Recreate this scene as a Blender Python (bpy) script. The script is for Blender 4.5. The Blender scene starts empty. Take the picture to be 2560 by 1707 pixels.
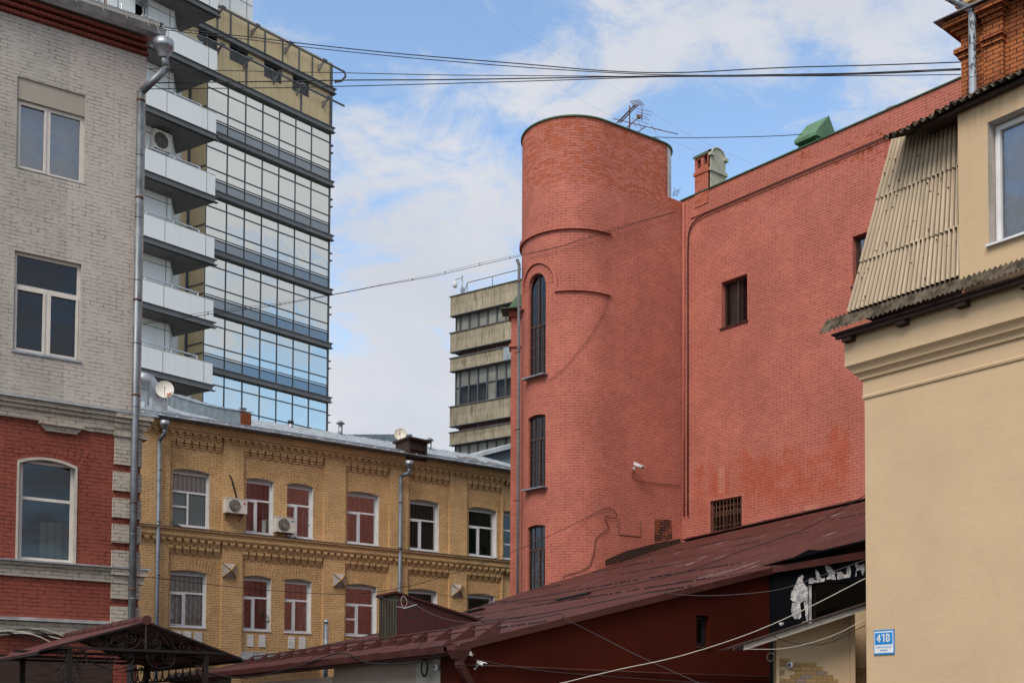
import bpy, math, random
from mathutils import Vector, Matrix
random.seed(7)
C = bpy.context.scene
# ------------------------------------------------------------------ camera
FPX, PITCH, ROLL = 3000.0, math.radians(2.33), math.radians(.267)
CY0 = 1679.93                       # principal point row in photo pixels (2560 x 1707)
EYE = Vector((0, 0, 1.7))
def cam2world(v):
    x, y, z = v
    cr, sr, cp, sp = math.cos(ROLL), math.sin(ROLL), math.cos(PITCH), math.sin(PITCH)
    x, y = cr*x - sr*y, sr*x + cr*y
    return Vector((x, cp*z - sp*y, sp*z + cp*y))
cam = bpy.data.cameras.new('camera'); camo = bpy.data.objects.new('camera', cam); C.collection.objects.link(camo)
rx, ry, rz = cam2world((1,0,0)), cam2world((0,1,0)), -cam2world((0,0,1))
camo.matrix_world = Matrix(((rx.x,ry.x,rz.x,0),(rx.y,ry.y,rz.y,0),(rx.z,ry.z,rz.z,1.7),(0,0,0,1)))
cam.sensor_fit = 'HORIZONTAL'; cam.sensor_width = 36; cam.lens = 36*FPX/2560
cam.shift_y = (CY0 - 853.5)/2560; cam.clip_end = 2000; cam.clip_start = .1
C.camera = camo
# ------------------------------------------------------------------ world and sun
SUN_EL, SUN_AZ = math.radians(48), math.radians(206)   # azimuth clockwise from +Y: the sun stands behind the camera, to the left
w = bpy.data.worlds.new('World'); C.world = w; w.use_nodes = True
nt = w.node_tree; nt.nodes.clear()
def nd(t, **k):
    n = nt.nodes.new(t)
    for a, b in k.items(): setattr(n, a, b)
    return n
def lk(a, b): nt.links.new(a, b)
def mth(op, a, b=None, c=None, clamp=False):
    n = nt.nodes.new('ShaderNodeMath'); n.operation = op; n.use_clamp = clamp
    for i, v in enumerate((a, b, c)):
        if v is None: continue
        if isinstance(v, (int, float)): n.inputs[i].default_value = v
        else: nt.links.new(v, n.inputs[i])
    return n.outputs[0]
sky = nd('ShaderNodeTexSky', sky_type='NISHITA', sun_disc=False)
sky.sun_elevation = SUN_EL; sky.sun_rotation = SUN_AZ; sky.air_density = 1.0; sky.dust_density = .6; sky.ozone_density = 1.6
tc = nd('ShaderNodeTexCoord'); sep = nd('ShaderNodeSeparateXYZ'); lk(tc.outputs['Generated'], sep.inputs[0])
zz = mth('MAXIMUM', sep.outputs[2], .0)
den = mth('ADD', zz, .22)
cx = mth('DIVIDE', sep.outputs[0], den); cy = mth('DIVIDE', sep.outputs[1], den)
cmb = nd('ShaderNodeCombineXYZ'); lk(cx, cmb.inputs[0]); lk(cy, cmb.inputs[1])
def noise(vec, scale, detail, rough, lac=2.0, dist=0, off=(0,0,0)):
    mp = nd('ShaderNodeMapping'); mp.inputs['Location'].default_value = off; lk(vec, mp.inputs[0])
    n = nd('ShaderNodeTexNoise'); n.inputs['Scale'].default_value = scale; n.inputs['Detail'].default_value = detail
    n.inputs['Roughness'].default_value = rough; n.inputs['Lacunarity'].default_value = lac; n.inputs['Distortion'].default_value = dist
    lk(mp.outputs[0], n.inputs[0]); return n.outputs['Fac']
n1 = noise(cmb.outputs[0], 1.9, 10, .60, dist=.5, off=(1.3,.4,0))
n2 = noise(cmb.outputs[0], 9.0, 8, .62, dist=.5, off=(5,2,0))
def blob(x, y, r, soft=None):
    """1 inside a cone of sky of angular radius r around the direction of photo point (x, y)"""
    d = cam2world(((x-1280)/FPX, -(y-CY0)/FPX, 1)).normalized() if not isinstance(x, Vector) else x
    dp = nd('ShaderNodeVectorMath', operation='DOT_PRODUCT'); lk(tc.outputs['Generated'], dp.inputs[0]); dp.inputs[1].default_value = d
    a = mth('ARCCOSINE', mth('MINIMUM', dp.outputs['Value'], .99999))
    mr = nd('ShaderNodeMapRange', interpolation_type='SMOOTHSTEP'); lk(a, mr.inputs[0])
    mr.inputs[1].default_value = 0; mr.inputs[2].default_value = r; mr.inputs[3].default_value = 1; mr.inputs[4].default_value = 0
    return mr.outputs[0]
nn_ = mth('ADD', mth('MULTIPLY', n1, .50), mth('MULTIPLY', n2, .50))
cov = mth('ADD', mth('MULTIPLY', mth('SUBTRACT', nn_, .5), 4.4), .68)
for (x, y, r, k) in ((760,-60,.20,-.62),(1080,30,.17,-.42),(1760,330,.075,-.55),(1960,300,.085,-.42),(1650,330,.06,-.30),(2080,200,.06,-.30),(900,60,.10,-.2),
                     (1130,400,.17,.30),(960,300,.15,.30),(980,720,.20,.20),(1900,50,.13,.26),(2260,70,.13,.26),(1500,170,.08,.26),(1020,1050,.14,.25)):
    cov = mth('ADD', cov, mth('MULTIPLY', blob(x, y, r), k))
# low in the east the sky is clear, higher up it is cloud: what the glass tower mirrors
east = blob(Vector((math.sin(math.radians(95))*math.cos(.13), math.cos(math.radians(95))*math.cos(.13), math.sin(.13))).normalized(), 0, .36)
cov = mth('ADD', cov, mth('MULTIPLY', east, -.85))
easthi = blob(Vector((math.sin(math.radians(92))*math.cos(.55), math.cos(math.radians(92))*math.cos(.55), math.sin(.55))).normalized(), 0, .5)
cov = mth('ADD', cov, mth('MULTIPLY', easthi, .45))
mask = nd('ShaderNodeMapRange', interpolation_type='SMOOTHSTEP'); lk(cov, mask.inputs[0])
mask.inputs[1].default_value = .22; mask.inputs[2].default_value = .92
n3 = noise(cmb.outputs[0], 3.2, 7, .6, off=(9,7,0))
shade = nd('ShaderNodeMapRange'); lk(n3, shade.inputs[0]); shade.inputs[1].default_value = .3; shade.inputs[2].default_value = .7
cc = nd('ShaderNodeMix', data_type='RGBA'); lk(shade.outputs[0], cc.inputs['Factor'])
cc.inputs['A'].default_value = (4.2, 4.42, 4.9, 1); cc.inputs['B'].default_value = (5.0, 5.15, 5.55, 1)
skc = nd('ShaderNodeMix', data_type='RGBA', blend_type='MULTIPLY'); skc.inputs['Factor'].default_value = 1
lk(sky.outputs[0], skc.inputs['A']); skc.inputs['B'].default_value = (1.80, 1.80, 1.72, 1)
mx = nd('ShaderNodeMix', data_type='RGBA'); lk(mask.outputs[0], mx.inputs['Factor']); lk(skc.outputs['Result'], mx.inputs['A']); lk(cc.outputs['Result'], mx.inputs['B'])
bg = nd('ShaderNodeBackground'); bg.inputs['Strength'].default_value = .10; lk(mx.outputs['Result'], bg.inputs[0])
wo = nd('ShaderNodeOutputWorld'); lk(bg.outputs[0], wo.inputs[0])
sl = bpy.data.lights.new('sun', 'SUN'); sl.energy = 2.2; sl.angle = math.radians(32); sl.color = (1, .93, .82)
so = bpy.data.objects.new('sun', sl); C.collection.objects.link(so)
sd = Vector((math.sin(SUN_AZ)*math.cos(SUN_EL), math.cos(SUN_AZ)*math.cos(SUN_EL), math.sin(SUN_EL)))
so.rotation_euler = sd.to_track_quat('Z', 'Y').to_euler(); so.location = (-30, -20, 60)
C.view_settings.view_transform = 'Standard'; C.view_settings.look = 'None'; C.view_settings.gamma = 1
C.view_settings.exposure = 0.55
C.cycles.max_bounces = 6; C.cycles.diffuse_bounces = 3; C.cycles.transparent_max_bounces = 8
# ------------------------------------------------------------------ points, planes
def ray(x, y):
    v = cam2world(((x-1280)/FPX, -(y-CY0)/FPX, 1)); return v/v.y
def at_depth(x, y, Y): return EYE + ray(x, y)*Y
def project(P):
    v = P - EYE; x, y, z = v.dot(rx), v.dot(ry), -v.dot(rz)
    return 1280 + FPX*x/z, CY0 - FPX*y/z
Z = Vector((0,0,1))
class Wall:
    """a vertical wall plane: s runs along it (to the right as seen from the yard), z is height, off is towards the yard"""
    def __init__(self, O, az=None, d=None):
        self.O = Vector((O[0], O[1], 0))
        if d is None:
            a = math.radians(az); d = Vector((math.sin(a), math.cos(a), 0))
            if az < 0: d = -d
        self.d = d; self.n = Vector((d.y, -d.x, 0))
    def pt(self, s, z, off=0): return self.O + self.d*s + self.n*off + Z*z
    def tan(self, s): return self.d
    def px(self, x, y, off=0):
        r = ray(x, y); o = self.O + self.n*off - EYE
        P = EYE + r*(o.dot(self.n)/r.dot(self.n))
        return (P - self.O).dot(self.d), P.z
    def s(self, x, y=1000, off=0): return self.px(x, y, off)[0]
    def z(self, x, y, off=0): return self.px(x, y, off)[1]
    def breaks(self, a, b): return []
class Curved(Wall):
    """flat wall for s >= 0 whose left end rolls round a half circle of radius r (s < 0)"""
    def __init__(self, T, az, r):
        Wall.__init__(self, T, az); self.r = r; self.c = self.O - self.n*r
    def pt(self, s, z, off=0):
        if s >= 0: return self.O + self.d*s + self.n*off + Z*z
        f = -s/self.r
        if f <= math.pi:
            v = self.n*math.cos(f) - self.d*math.sin(f); return self.c + v*(self.r+off) + Z*z
        return self.c - self.n*(self.r+off) + self.d*(-s - math.pi*self.r) + Z*z
    def tan(self, s):
        if s >= 0: return self.d
        f = -s/self.r; return self.d*math.cos(f) + self.n*math.sin(f)
    def px(self, x, y, off=0):
        best = None; N = 900; lo = -self.r*2.2
        for i in range(N+1):
            s = lo + (4.2-lo)*i/N; P = self.pt(s, 0, off); r_ = ray(x, y); zz_ = EYE.z + r_.z*P.y
            P.z = zz_; e = abs(project(P)[0]-x)
            tn = self.tan(s); nn = Vector((tn.y, -tn.x, 0))
            if nn.dot(EYE-P) < 0: continue
            if best is None or e < best[0]: best = (e, s, zz_)
        return best[1], best[2]
    def breaks(self, a, b):
        lo, hi = min(a, b), min(max(a, b), 0); out = []
        n = 44; st = math.pi*self.r/n
        k = 0
        while -k*st > lo - 1e-6:
            if lo < -k*st < hi + 1e-9: out.append(-k*st)
            k += 1
        return out
    def flat(self, s, off=0):
        t = self.tan(s); P = self.pt(s, 0, off); w_ = Wall((P.x, P.y), d=t); return w_
# ------------------------------------------------------------------ mesh builder
ROOT = {}
class MB:
    def __init__(self): self.v=[]; self.f=[]; self.uv=[]; self.mi=[]; self.sm=[]
    def face(self, pts, uvs=None, mi=0, sm=False):
        b = len(self.v); self.v += [Vector(p) for p in pts]; self.f.append(tuple(range(b, b+len(pts))))
        self.uv.append(uvs or [(0,0)]*len(pts)); self.mi.append(mi); self.sm.append(sm)
    def box(self, W, s0, s1, z0, z1, o0, o1, mi=0, skip=''):
        if s0 > s1: s0, s1 = s1, s0
        if z0 > z1: z0, z1 = z1, z0
        if o0 > o1: o0, o1 = o1, o0
        ss = [s0] + sorted(b for b in W.breaks(s0, s1) if s0 < b < s1) + [s1]
        p = W.pt
        for a, b in zip(ss, ss[1:]):
            self.face([p(a,z0,o1),p(b,z0,o1),p(b,z1,o1),p(a,z1,o1)], [(a,z0),(b,z0),(b,z1),(a,z1)], mi, len(ss)>2)
            if 'b' not in skip: self.face([p(b,z0,o0),p(a,z0,o0),p(a,z1,o0),p(b,z1,o0)], [(b,z0),(a,z0),(a,z1),(b,z1)], mi)
            self.face([p(a,z1,o1),p(b,z1,o1),p(b,z1,o0),p(a,z1,o0)], [(a,o1),(b,o1),(b,o0),(a,o0)], mi)
            self.face([p(a,z0,o0),p(b,z0,o0),p(b,z0,o1),p(a,z0,o1)], [(a,o0),(b,o0),(b,o1),(a,o1)], mi)
        self.face([p(s0,z0,o0),p(s0,z0,o1),p(s0,z1,o1),p(s0,z1,o0)], [(o0,z0),(o1,z0),(o1,z1),(o0,z1)], mi)
        self.face([p(s1,z0,o1),p(s1,z0,o0),p(s1,z1,o0),p(s1,z1,o1)], [(o1,z0),(o0,z0),(o0,z1),(o1,z1)], mi)
    def prism(self, pts, vec, mi=0, uvs=None):
        """a flat outline pushed along vec"""
        vec = Vector(vec); pts = [Vector(p) for p in pts]; q = [p+vec for p in pts]; n = len(pts)
        self.face(q, uvs, mi); self.face(pts[::-1], uvs[::-1] if uvs else None, mi)
        for i in range(n):
            j = (i+1) % n; L = (pts[j]-pts[i]).length; h = vec.length
            self.face([pts[i],pts[j],q[j],q[i]], [(0,0),(L,0),(L,h),(0,h)], mi)
    def hex(self, P, mi=0):
        """box from 8 corners: bottom a b c d, top a b c d"""
        a = [Vector(p) for p in P]
        for q in ((3,2,1,0),(4,5,6,7),(0,1,5,4),(1,2,6,5),(2,3,7,6),(3,0,4,7)):
            pts = [a[i] for i in q]; L = (pts[1]-pts[0]).length; h = (pts[3]-pts[0]).length
            self.face(pts, [(0,0),(L,0),(L,h),(0,h)], mi)
    def bar(self, a, b, wd, hg=None, up=Z, mi=0):
        a, b = Vector(a), Vector(b); hg = hg or wd; d = (b-a).normalized()
        if abs(d.dot(up)) > .98: up = Vector((1,0,0))
        s = d.cross(up).normalized()*wd/2; u = s.cross(d).normalized()*hg/2
        self.hex([a-s-u, a+s-u, b+s-u, b-s-u, a-s+u, a+s+u, b+s+u, b-s+u], mi)
    def tube(self, pts, r, seg=8, mi=0, cap=True, closed=False):
        pts = [Vector(p) for p in pts]; n = len(pts); rr = r if isinstance(r, (list, tuple)) else [r]*n
        rings = []; u = None; acc = 0
        for i, p in enumerate(pts):
            if closed: t = pts[(i+1) % n]-pts[i-1]
            else: t = (pts[min(i+1,n-1)]-pts[max(i-1,0)])
            t = t.normalized() if t.length > 1e-9 else Z
            if u is None:
                u = t.cross(Z)
                if u.length < 1e-3: u = t.cross(Vector((1,0,0)))
            else: u = u - t*u.dot(t)
            u = u.normalized(); v_ = t.cross(u)
            if i: acc += (pts[i]-pts[i-1]).length
            b = len(self.v)
            for k in range(seg):
                a = 2*math.pi*k/seg; self.v.append(p + (u*math.cos(a)+v_*math.sin(a))*rr[i])
            rings.append((b, acc))
        m = n if closed else n-1
        for i in range(m):
            b0, l0 = rings[i]; b1, l1 = rings[(i+1) % n]
            for k in range(seg):
                k2 = (k+1) % seg
                self.f.append((b0+k, b0+k2, b1+k2, b1+k)); c = 2*math.pi*rr[i]/seg
                self.uv.append([(k*c,l0),(k*c+c,l0),(k*c+c,l1),(k*c,l1)]); self.mi.append(mi); self.sm.append(True)
        if cap and not closed:
            for b, rev in ((rings[0][0], True), (rings[-1][0], False)):
                ix = list(range(b, b+seg)); ix = ix[::-1] if rev else ix
                self.f.append(tuple(ix)); self.uv.append([(0,0)]*seg); self.mi.append(mi); self.sm.append(False)
    def lathe(self, base, axis, prof, seg=20, mi=0):
        """prof: (distance along axis, radius)"""
        axis = Vector(axis).normalized(); self.tube([Vector(base)+axis*a for a, _ in prof], [max(q,1e-4) for _, q in prof], seg, mi)
    def wall(self, W, s0, s1, z0, z1, holes=(), off=0, mr=1, md=2, s_extra=(), z_extra=()):
        """wall face with openings; an opening is (a, b, zb, zt, rise, reveal depth, room depth)"""
        xs = {round(s0,5), round(s1,5)}; zs = {round(z0,5), round(z1,5)}
        for h in holes: xs |= {round(h[0],5), round(h[1],5)}; zs |= {round(h[2],5), round(h[3],5)}
        for b in W.breaks(s0, s1): xs.add(round(b,5))
        for e in s_extra: xs.add(round(e,5))
        for e in z_extra: zs.add(round(e,5))
        xs = sorted(x for x in xs if s0-1e-4 <= x <= s1+1e-4); zs = sorted(z for z in zs if z0-1e-4 <= z <= z1+1e-4); p = W.pt
        xs = [x for i, x in enumerate(xs) if i == 0 or x-xs[i-1] > 1e-4]
        cur = isinstance(W, Curved)
        for a, b in zip(xs, xs[1:]):
            for c, d in zip(zs, zs[1:]):
                m = ((a+b)/2, (c+d)/2)
                if any(h[0] < m[0] < h[1] and h[2] < m[1] < h[3] for h in holes): continue
                self.face([p(a,c,off),p(b,c,off),p(b,d,off),p(a,d,off)], [(a,c),(b,c),(b,d),(a,d)], 0, cur)
        for h in holes:
            a, b, c, d, rise, rd, bd = h
            # outline of the opening
            N = 14 if rise > 0 else 1
            top = []
            for k in range(N+1):
                s = a+(b-a)*k/N
                if rise > 0:
                    hw = (b-a)/2; R = (hw*hw+rise*rise)/(2*rise); z = d-rise+math.sqrt(max(R*R-(s-(a+b)/2)**2,0))-(R-rise)
                else: z = d
                top.append((s, z))
            if rise > 0:
                for (sa, za), (sb, zb) in zip(top, top[1:]):
                    self.face([p(sa,za,off),p(sb,zb,off),p(sb,d,off),p(sa,d,off)], [(sa,za),(sb,zb),(sb,d),(sa,d)], 0)
            loop = [(a,c)] + top + [(b,c)]
            n = len(loop)
            for i in range(n):
                (sa, za), (sb, zb) = loop[i], loop[(i+1) % n]
                for (oa, ob, mi) in ((off, off-rd, mr), (off-rd, off-bd, md)):
                    if abs(oa-ob) < 1e-5: continue
                    self.face([p(sa,za,oa),p(sb,zb,oa),p(sb,zb,ob),p(sa,za,ob)], [(sa+za,0),(sb+zb,0),(sb+zb,.2),(sa+za,.2)], mi)
            self.face([p(s,z,off-bd) for s, z in loop][::-1], [(s,z) for s, z in loop][::-1], md)
    def build(self, name, mats, parent=None, kind=None, label=None, cat=None, group=None):
        me = bpy.data.meshes.new(name)
        if parent is not None: base = ROOT[parent]
        else:
            xs = [q.x for q in self.v]; ys = [q.y for q in self.v]; zs_ = [q.z for q in self.v]
            base = Vector(((min(xs)+max(xs))/2, (min(ys)+max(ys))/2, min(zs_)))
        me.from_pydata([tuple(q-base) for q in self.v], [], self.f)
        ul = me.uv_layers.new(name='UVMap'); i = 0
        for u in self.uv:
            for q in u: ul.data[i].uv = q; i += 1
        if not isinstance(mats, (list, tuple)): mats = [mats]
        for m in mats: me.materials.append(m)
        me.polygons.foreach_set('material_index', self.mi); me.polygons.foreach_set('use_smooth', self.sm)
        me.update()
        o = bpy.data.objects.new(name, me); C.collection.objects.link(o)
        if parent is not None: o.parent = parent
        else: o.location = base
        ROOT[o] = base
        if kind: o['kind'] = kind
        if label: o['label'] = label
        if cat: o['category'] = cat
        if group: o['group'] = group
        return o
def thing(name, label, cat, loc, group=None):
    o = bpy.data.objects.new(name, None); C.collection.objects.link(o); o.location = Vector(loc); o.empty_display_size = .3
    o['label'] = label; o['category'] = cat
    if group: o['group'] = group
    ROOT[o] = Vector(loc); return o
def copy_thing(o, delta, label):
    """a copy of a thing and of its parts and sub-parts, shifted by delta"""
    def rec(q, par):
        c = q.copy(); C.collection.objects.link(c)
        if par is not None: c.parent = par
        ROOT[c] = ROOT[q] + Vector(delta)
        for ch in list(q.children): rec(ch, c)
        return c
    c = rec(o, None); c.location = o.location + Vector(delta); c['label'] = label; return c
# ------------------------------------------------------------------ materials
class M:
    def __init__(self, name, rough=.8, spec=.3, metal=0):
        self.m = bpy.data.materials.new(name); self.m.use_nodes = True; self.t = self.m.node_tree
        self.b = self.t.nodes['Principled BSDF']; self.b.inputs['Roughness'].default_value = rough
        self.b.inputs['Specular IOR Level'].default_value = spec; self.b.inputs['Metallic'].default_value = metal
        self.tc = self.n('ShaderNodeTexCoord'); self.uv = self.tc.outputs['UV']; self.ob = self.tc.outputs['Object']
    def n(self, t, **k):
        q = self.t.nodes.new(t)
        for a, b in k.items(): setattr(q, a, b)
        return q
    def set(self, sock, v):
        if isinstance(v, (int, float)): sock.default_value = v
        elif isinstance(v, tuple): sock.default_value = v if len(v) == len(sock.default_value) else v + (1,)
        else: self.t.links.new(v, sock)
    def math(self, op, a, b=None, clamp=False):
        q = self.n('ShaderNodeMath', operation=op, use_clamp=clamp); self.set(q.inputs[0], a)
        if b is not None: self.set(q.inputs[1], b)
        return q.outputs[0]
    def map(self, vec, scale=(1,1,1), loc=(0,0,0), rot=(0,0,0)):
        q = self.n('ShaderNodeMapping'); self.set(q.inputs[0], vec); q.inputs['Scale'].default_value = scale; q.inputs['Location'].default_value = loc
        q.inputs['Rotation'].default_value = rot; return q.outputs[0]
    def noise(self, vec, scale, detail=4, rough=.55, dist=0):
        q = self.n('ShaderNodeTexNoise'); self.set(q.inputs[0], vec); q.inputs['Scale'].default_value = scale
        q.inputs['Detail'].default_value = detail; q.inputs['Roughness'].default_value = rough; q.inputs['Distortion'].default_value = dist
        return q.outputs['Fac']
    def rng(self, v, a, b, c=0, d=1, smooth=True):
        q = self.n('ShaderNodeMapRange', interpolation_type='SMOOTHSTEP' if smooth else 'LINEAR'); self.set(q.inputs[0], v)
        for i, x in enumerate((a, b, c, d)): q.inputs[i+1].default_value = x
        return q.outputs[0]
    def mix(self, f, a, b, mode='MIX'):
        q = self.n('ShaderNodeMix', data_type='RGBA', blend_type=mode); self.set(q.inputs['Factor'], f); self.set(q.inputs['A'], a); self.set(q.inputs['B'], b)
        return q.outputs['Result']
    def sepxy(self, v):
        q = self.n('ShaderNodeSeparateXYZ'); self.set(q.inputs[0], v); return q.outputs
    def bump(self, h, strength=.3, dist=.01, prev=None):
        q = self.n('ShaderNodeBump'); q.inputs['Strength'].default_value = strength; q.inputs['Distance'].default_value = dist; self.set(q.inputs['Height'], h)
        if prev is not None: self.set(q.inputs['Normal'], prev)
        return q.outputs[0]
    def col(self, c): self.set(self.b.inputs['Base Color'], c); return self
    def nor(self, v): self.set(self.b.inputs['Normal'], v); return self
    def box(self, x0, x1, y0, y1, e=.03):
        """1 inside a rectangle of the wall's own (s, z) metres"""
        x, y, _ = self.sepxy(self.uv)
        a = self.math('MULTIPLY', self.rng(x, x0-e, x0+e), self.rng(x, x1-e, x1+e, 1, 0))
        b = self.math('MULTIPLY', self.rng(y, y0-e, y0+e), self.rng(y, y1-e, y1+e, 1, 0)); return self.math('MULTIPLY', a, b)
def plain(name, c, rough=.7, spec=.3, metal=0, var=.12, scale=3, bump=0, fine=60):
    m = M(name, rough, spec, metal); f = m.noise(m.ob, scale, 6, .6); f2 = m.noise(m.ob, fine, 3)
    lo = tuple(x*(1-var) for x in c); hi = tuple(min(x*(1+var), 1) for x in c)
    k = m.math('ADD', m.math('MULTIPLY', f, .7), m.math('MULTIPLY', f2, .3))
    m.col(m.mix(m.rng(k, .35, .65), lo, hi))
    if bump: m.nor(m.bump(f2, bump, .004))
    return m.m
def brick(name, c, course=.077, length=.255, joint=.011, jdark=.38, jvis=(.42,.60), bump=.5, var=.13, stain=None, blotch=None, dull=.12, rough=.85, after=None, percell=.10):
    """painted brickwork: worn joints that show in places only, uneven paint"""
    m = M(name, rough, .25)
    wob = m.n('ShaderNodeMix', data_type='RGBA'); wob.inputs['Factor'].default_value = .012
    nn = m.n('ShaderNodeTexNoise'); m.set(nn.inputs[0], m.uv); nn.inputs['Scale'].default_value = 2.2; nn.inputs['Detail'].default_value = 3
    m.set(wob.inputs['A'], m.uv); m.set(wob.inputs['B'], nn.outputs['Color'])
    wo2 = m.n('ShaderNodeMix', data_type='RGBA'); wo2.inputs['Factor'].default_value = .011; n2_ = m.n('ShaderNodeTexNoise'); m.set(n2_.inputs[0], m.uv); n2_.inputs['Scale'].default_value = 13; n2_.inputs['Detail'].default_value = 3
    m.set(wo2.inputs['A'], wob.outputs['Result']); m.set(wo2.inputs['B'], n2_.outputs['Color']); uv = wo2.outputs['Result']
    bt = m.n('ShaderNodeTexBrick'); bt.offset = .5; m.set(bt.inputs['Vector'], uv); bt.inputs['Scale'].default_value = 1
    bt.inputs['Mortar Size'].default_value = joint; bt.inputs['Mortar Smooth'].default_value = .35; bt.inputs['Brick Width'].default_value = length; bt.inputs['Row Height'].default_value = course
    bt.inputs['Color1'].default_value = (0,0,0,1); bt.inputs['Color2'].default_value = (1,1,1,1); bt.inputs['Mortar'].default_value = (.5,.5,.5,1)
    jt = bt.outputs['Fac']; cell = m.sepxy(bt.outputs['Color'])[0]
    big = m.noise(m.uv, .55, 5, .6); mid = m.noise(m.uv, 2.6, 6, .65); fine = m.noise(m.uv, 26, 5, .6)
    vis = m.rng(m.math('ADD', m.math('MULTIPLY', mid, .45), m.math('MULTIPLY', m.noise(m.uv, 8, 5, .65), .55)), jvis[0], jvis[1])
    base = m.mix(m.rng(big, .3, .7), tuple(x*(1-var) for x in c), tuple(min(1, x*(1+var)) for x in c))
    base = m.mix(m.math('MULTIPLY', m.rng(fine, .35, .7), dull*1.4), base, tuple(x*.6 for x in c))
    base = m.mix(m.math('MULTIPLY', cell, percell*2.6), base, tuple(x*.72 for x in c))
    run_ = m.noise(m.map(m.uv, scale=(4.5,.35,1)), 1.6, 6, .65); base = m.mix(m.math('MULTIPLY', m.rng(run_, .52, .74), .22), base, tuple(x*.62 for x in c)); base = m.mix(m.math('MULTIPLY', m.rng(run_, .44, .28), .16), base, tuple(min(1, x*1.3) for x in c))
    if blotch:                                     # (colour, threshold, softness): pale or dark areas of other paint
        for (bc, t0, t1, k, sc, off) in blotch:
            base = m.mix(m.math('MULTIPLY', m.rng(m.noise(m.map(m.uv, loc=off), sc, 6, .6, .4), t0, t1), k), base, bc)
    if after: base = after(m, base, cell, uv)
    jm = m.math('MULTIPLY', jt, vis)
    colr = m.mix(jm, base, m.mix(1.0, base, (jdark, jdark*.92, jdark*.88), 'MULTIPLY'))
    m.col(colr)
    h = m.math('SUBTRACT', m.math('MULTIPLY', fine, .35), m.math('MULTIPLY', jt, m.math('ADD', m.math('MULTIPLY', vis, .8), .2)))
    h = m.math('ADD', h, m.math('MULTIPLY', cell, .18))
    m.nor(m.bump(h, bump, .012)); return m.m
def plaster(name, c, var=.06, bump=.4, cracks=True, rough=.9, stains=()):
    m = M(name, rough, .2); a = m.noise(m.uv, .7, 7, .62); b = m.noise(m.uv, 5, 6, .6); f = m.noise(m.uv, 60, 4, .6)
    base = m.mix(m.rng(a, .3, .7), tuple(x*(1-var) for x in c), tuple(min(1, x*(1+var*.7)) for x in c))
    base = m.mix(m.math('MULTIPLY', m.rng(b, .5, .75), .14), base, tuple(x*.78 for x in c))
    base = m.mix(m.math('MULTIPLY', m.rng(f, .62, .75), .25), base, tuple(x*.7 for x in c))
    vo = m.n('ShaderNodeTexVoronoi', feature='DISTANCE_TO_EDGE'); m.set(vo.inputs['Vector'], m.map(m.uv, scale=(.8,1.25,1))); vo.inputs['Scale'].default_value = 1.3
    wv = m.n('ShaderNodeMix', data_type='RGBA'); wv.inputs['Factor'].default_value = .12; nz_ = m.n('ShaderNodeTexNoise'); m.set(nz_.inputs[0], m.uv); nz_.inputs['Scale'].default_value = 3; nz_.inputs['Detail'].default_value = 6; m.set(wv.inputs['A'], m.map(m.uv, scale=(.8,1.25,1))); m.set(wv.inputs['B'], nz_.outputs['Color']); m.set(vo.inputs['Vector'], wv.outputs['Result'])
    crk = m.math('MULTIPLY', m.rng(vo.outputs['Distance'], .0, .006, 1, 0), m.rng(m.noise(m.uv, .9, 3), .54, .62)); base = m.mix(m.math('MULTIPLY', crk, .30), base, tuple(x*.45 for x in c))
    base = m.mix(m.math('MULTIPLY', m.rng(m.noise(m.map(m.uv, scale=(3.5,.3,1)), 1.4, 6, .6), .54, .76), .09), base, tuple(x*.6 for x in c))
    x, y, _ = m.sepxy(m.uv)
    streak = m.noise(m.map(m.uv, scale=(5, .35, 1)), 1.0, 6, .6)
    for (z0, z1, k) in stains:
        base = m.mix(m.math('MULTIPLY', m.math('MULTIPLY', m.rng(y, z0, z1), m.rng(streak, .45, .7)), k), base, tuple(q*.35 for q in c))
    m.col(base)
    lo = m.noise(m.map(m.uv, scale=(.8,1.6,1)), 2.2, 4, .6, .6)
    n1_ = m.bump(lo, .10, .03); m.nor(m.bump(m.math('ADD', m.math('MULTIPLY', f, .6), b), bump, .012, n1_)); return m.m
def glassy(name, c=(.02,.024,.028), rough=.03, ior=1.75, tint=None):
    m = M(name, rough, .5); m.b.inputs['IOR'].default_value = ior; m.col(c)
    m.nor(m.bump(m.noise(m.ob, .9, 2), .02, .05)); return m.m
def pane(name, tint=(.75,.8,.8), ior=1.6, wav=.006, add=.08):
    """window pane: lets the room show, mirrors the yard at a slant"""
    m = M(name); t = m.t; out = [q for q in t.nodes if q.type == 'OUTPUT_MATERIAL'][0]
    tr = m.n('ShaderNodeBsdfTransparent'); tr.inputs[0].default_value = tint + (1,)
    gl = m.n('ShaderNodeBsdfGlossy'); gl.inputs['Roughness'].default_value = .02; gl.inputs[0].default_value = (.92,.95,1,1)
    fr = m.n('ShaderNodeFresnel'); fr.inputs[0].default_value = ior
    bm = m.bump(m.noise(m.ob, 1.1, 2), wav, .05); m.set(gl.inputs['Normal'], bm)
    mxs = m.n('ShaderNodeMixShader'); f = m.math('ADD', fr.outputs[0], add, True); m.set(mxs.inputs[0], f); m.set(mxs.inputs[1], tr.outputs[0]); m.set(mxs.inputs[2], gl.outputs[0])
    m.set(out.inputs[0], mxs.outputs[0]); return m.m
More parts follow.
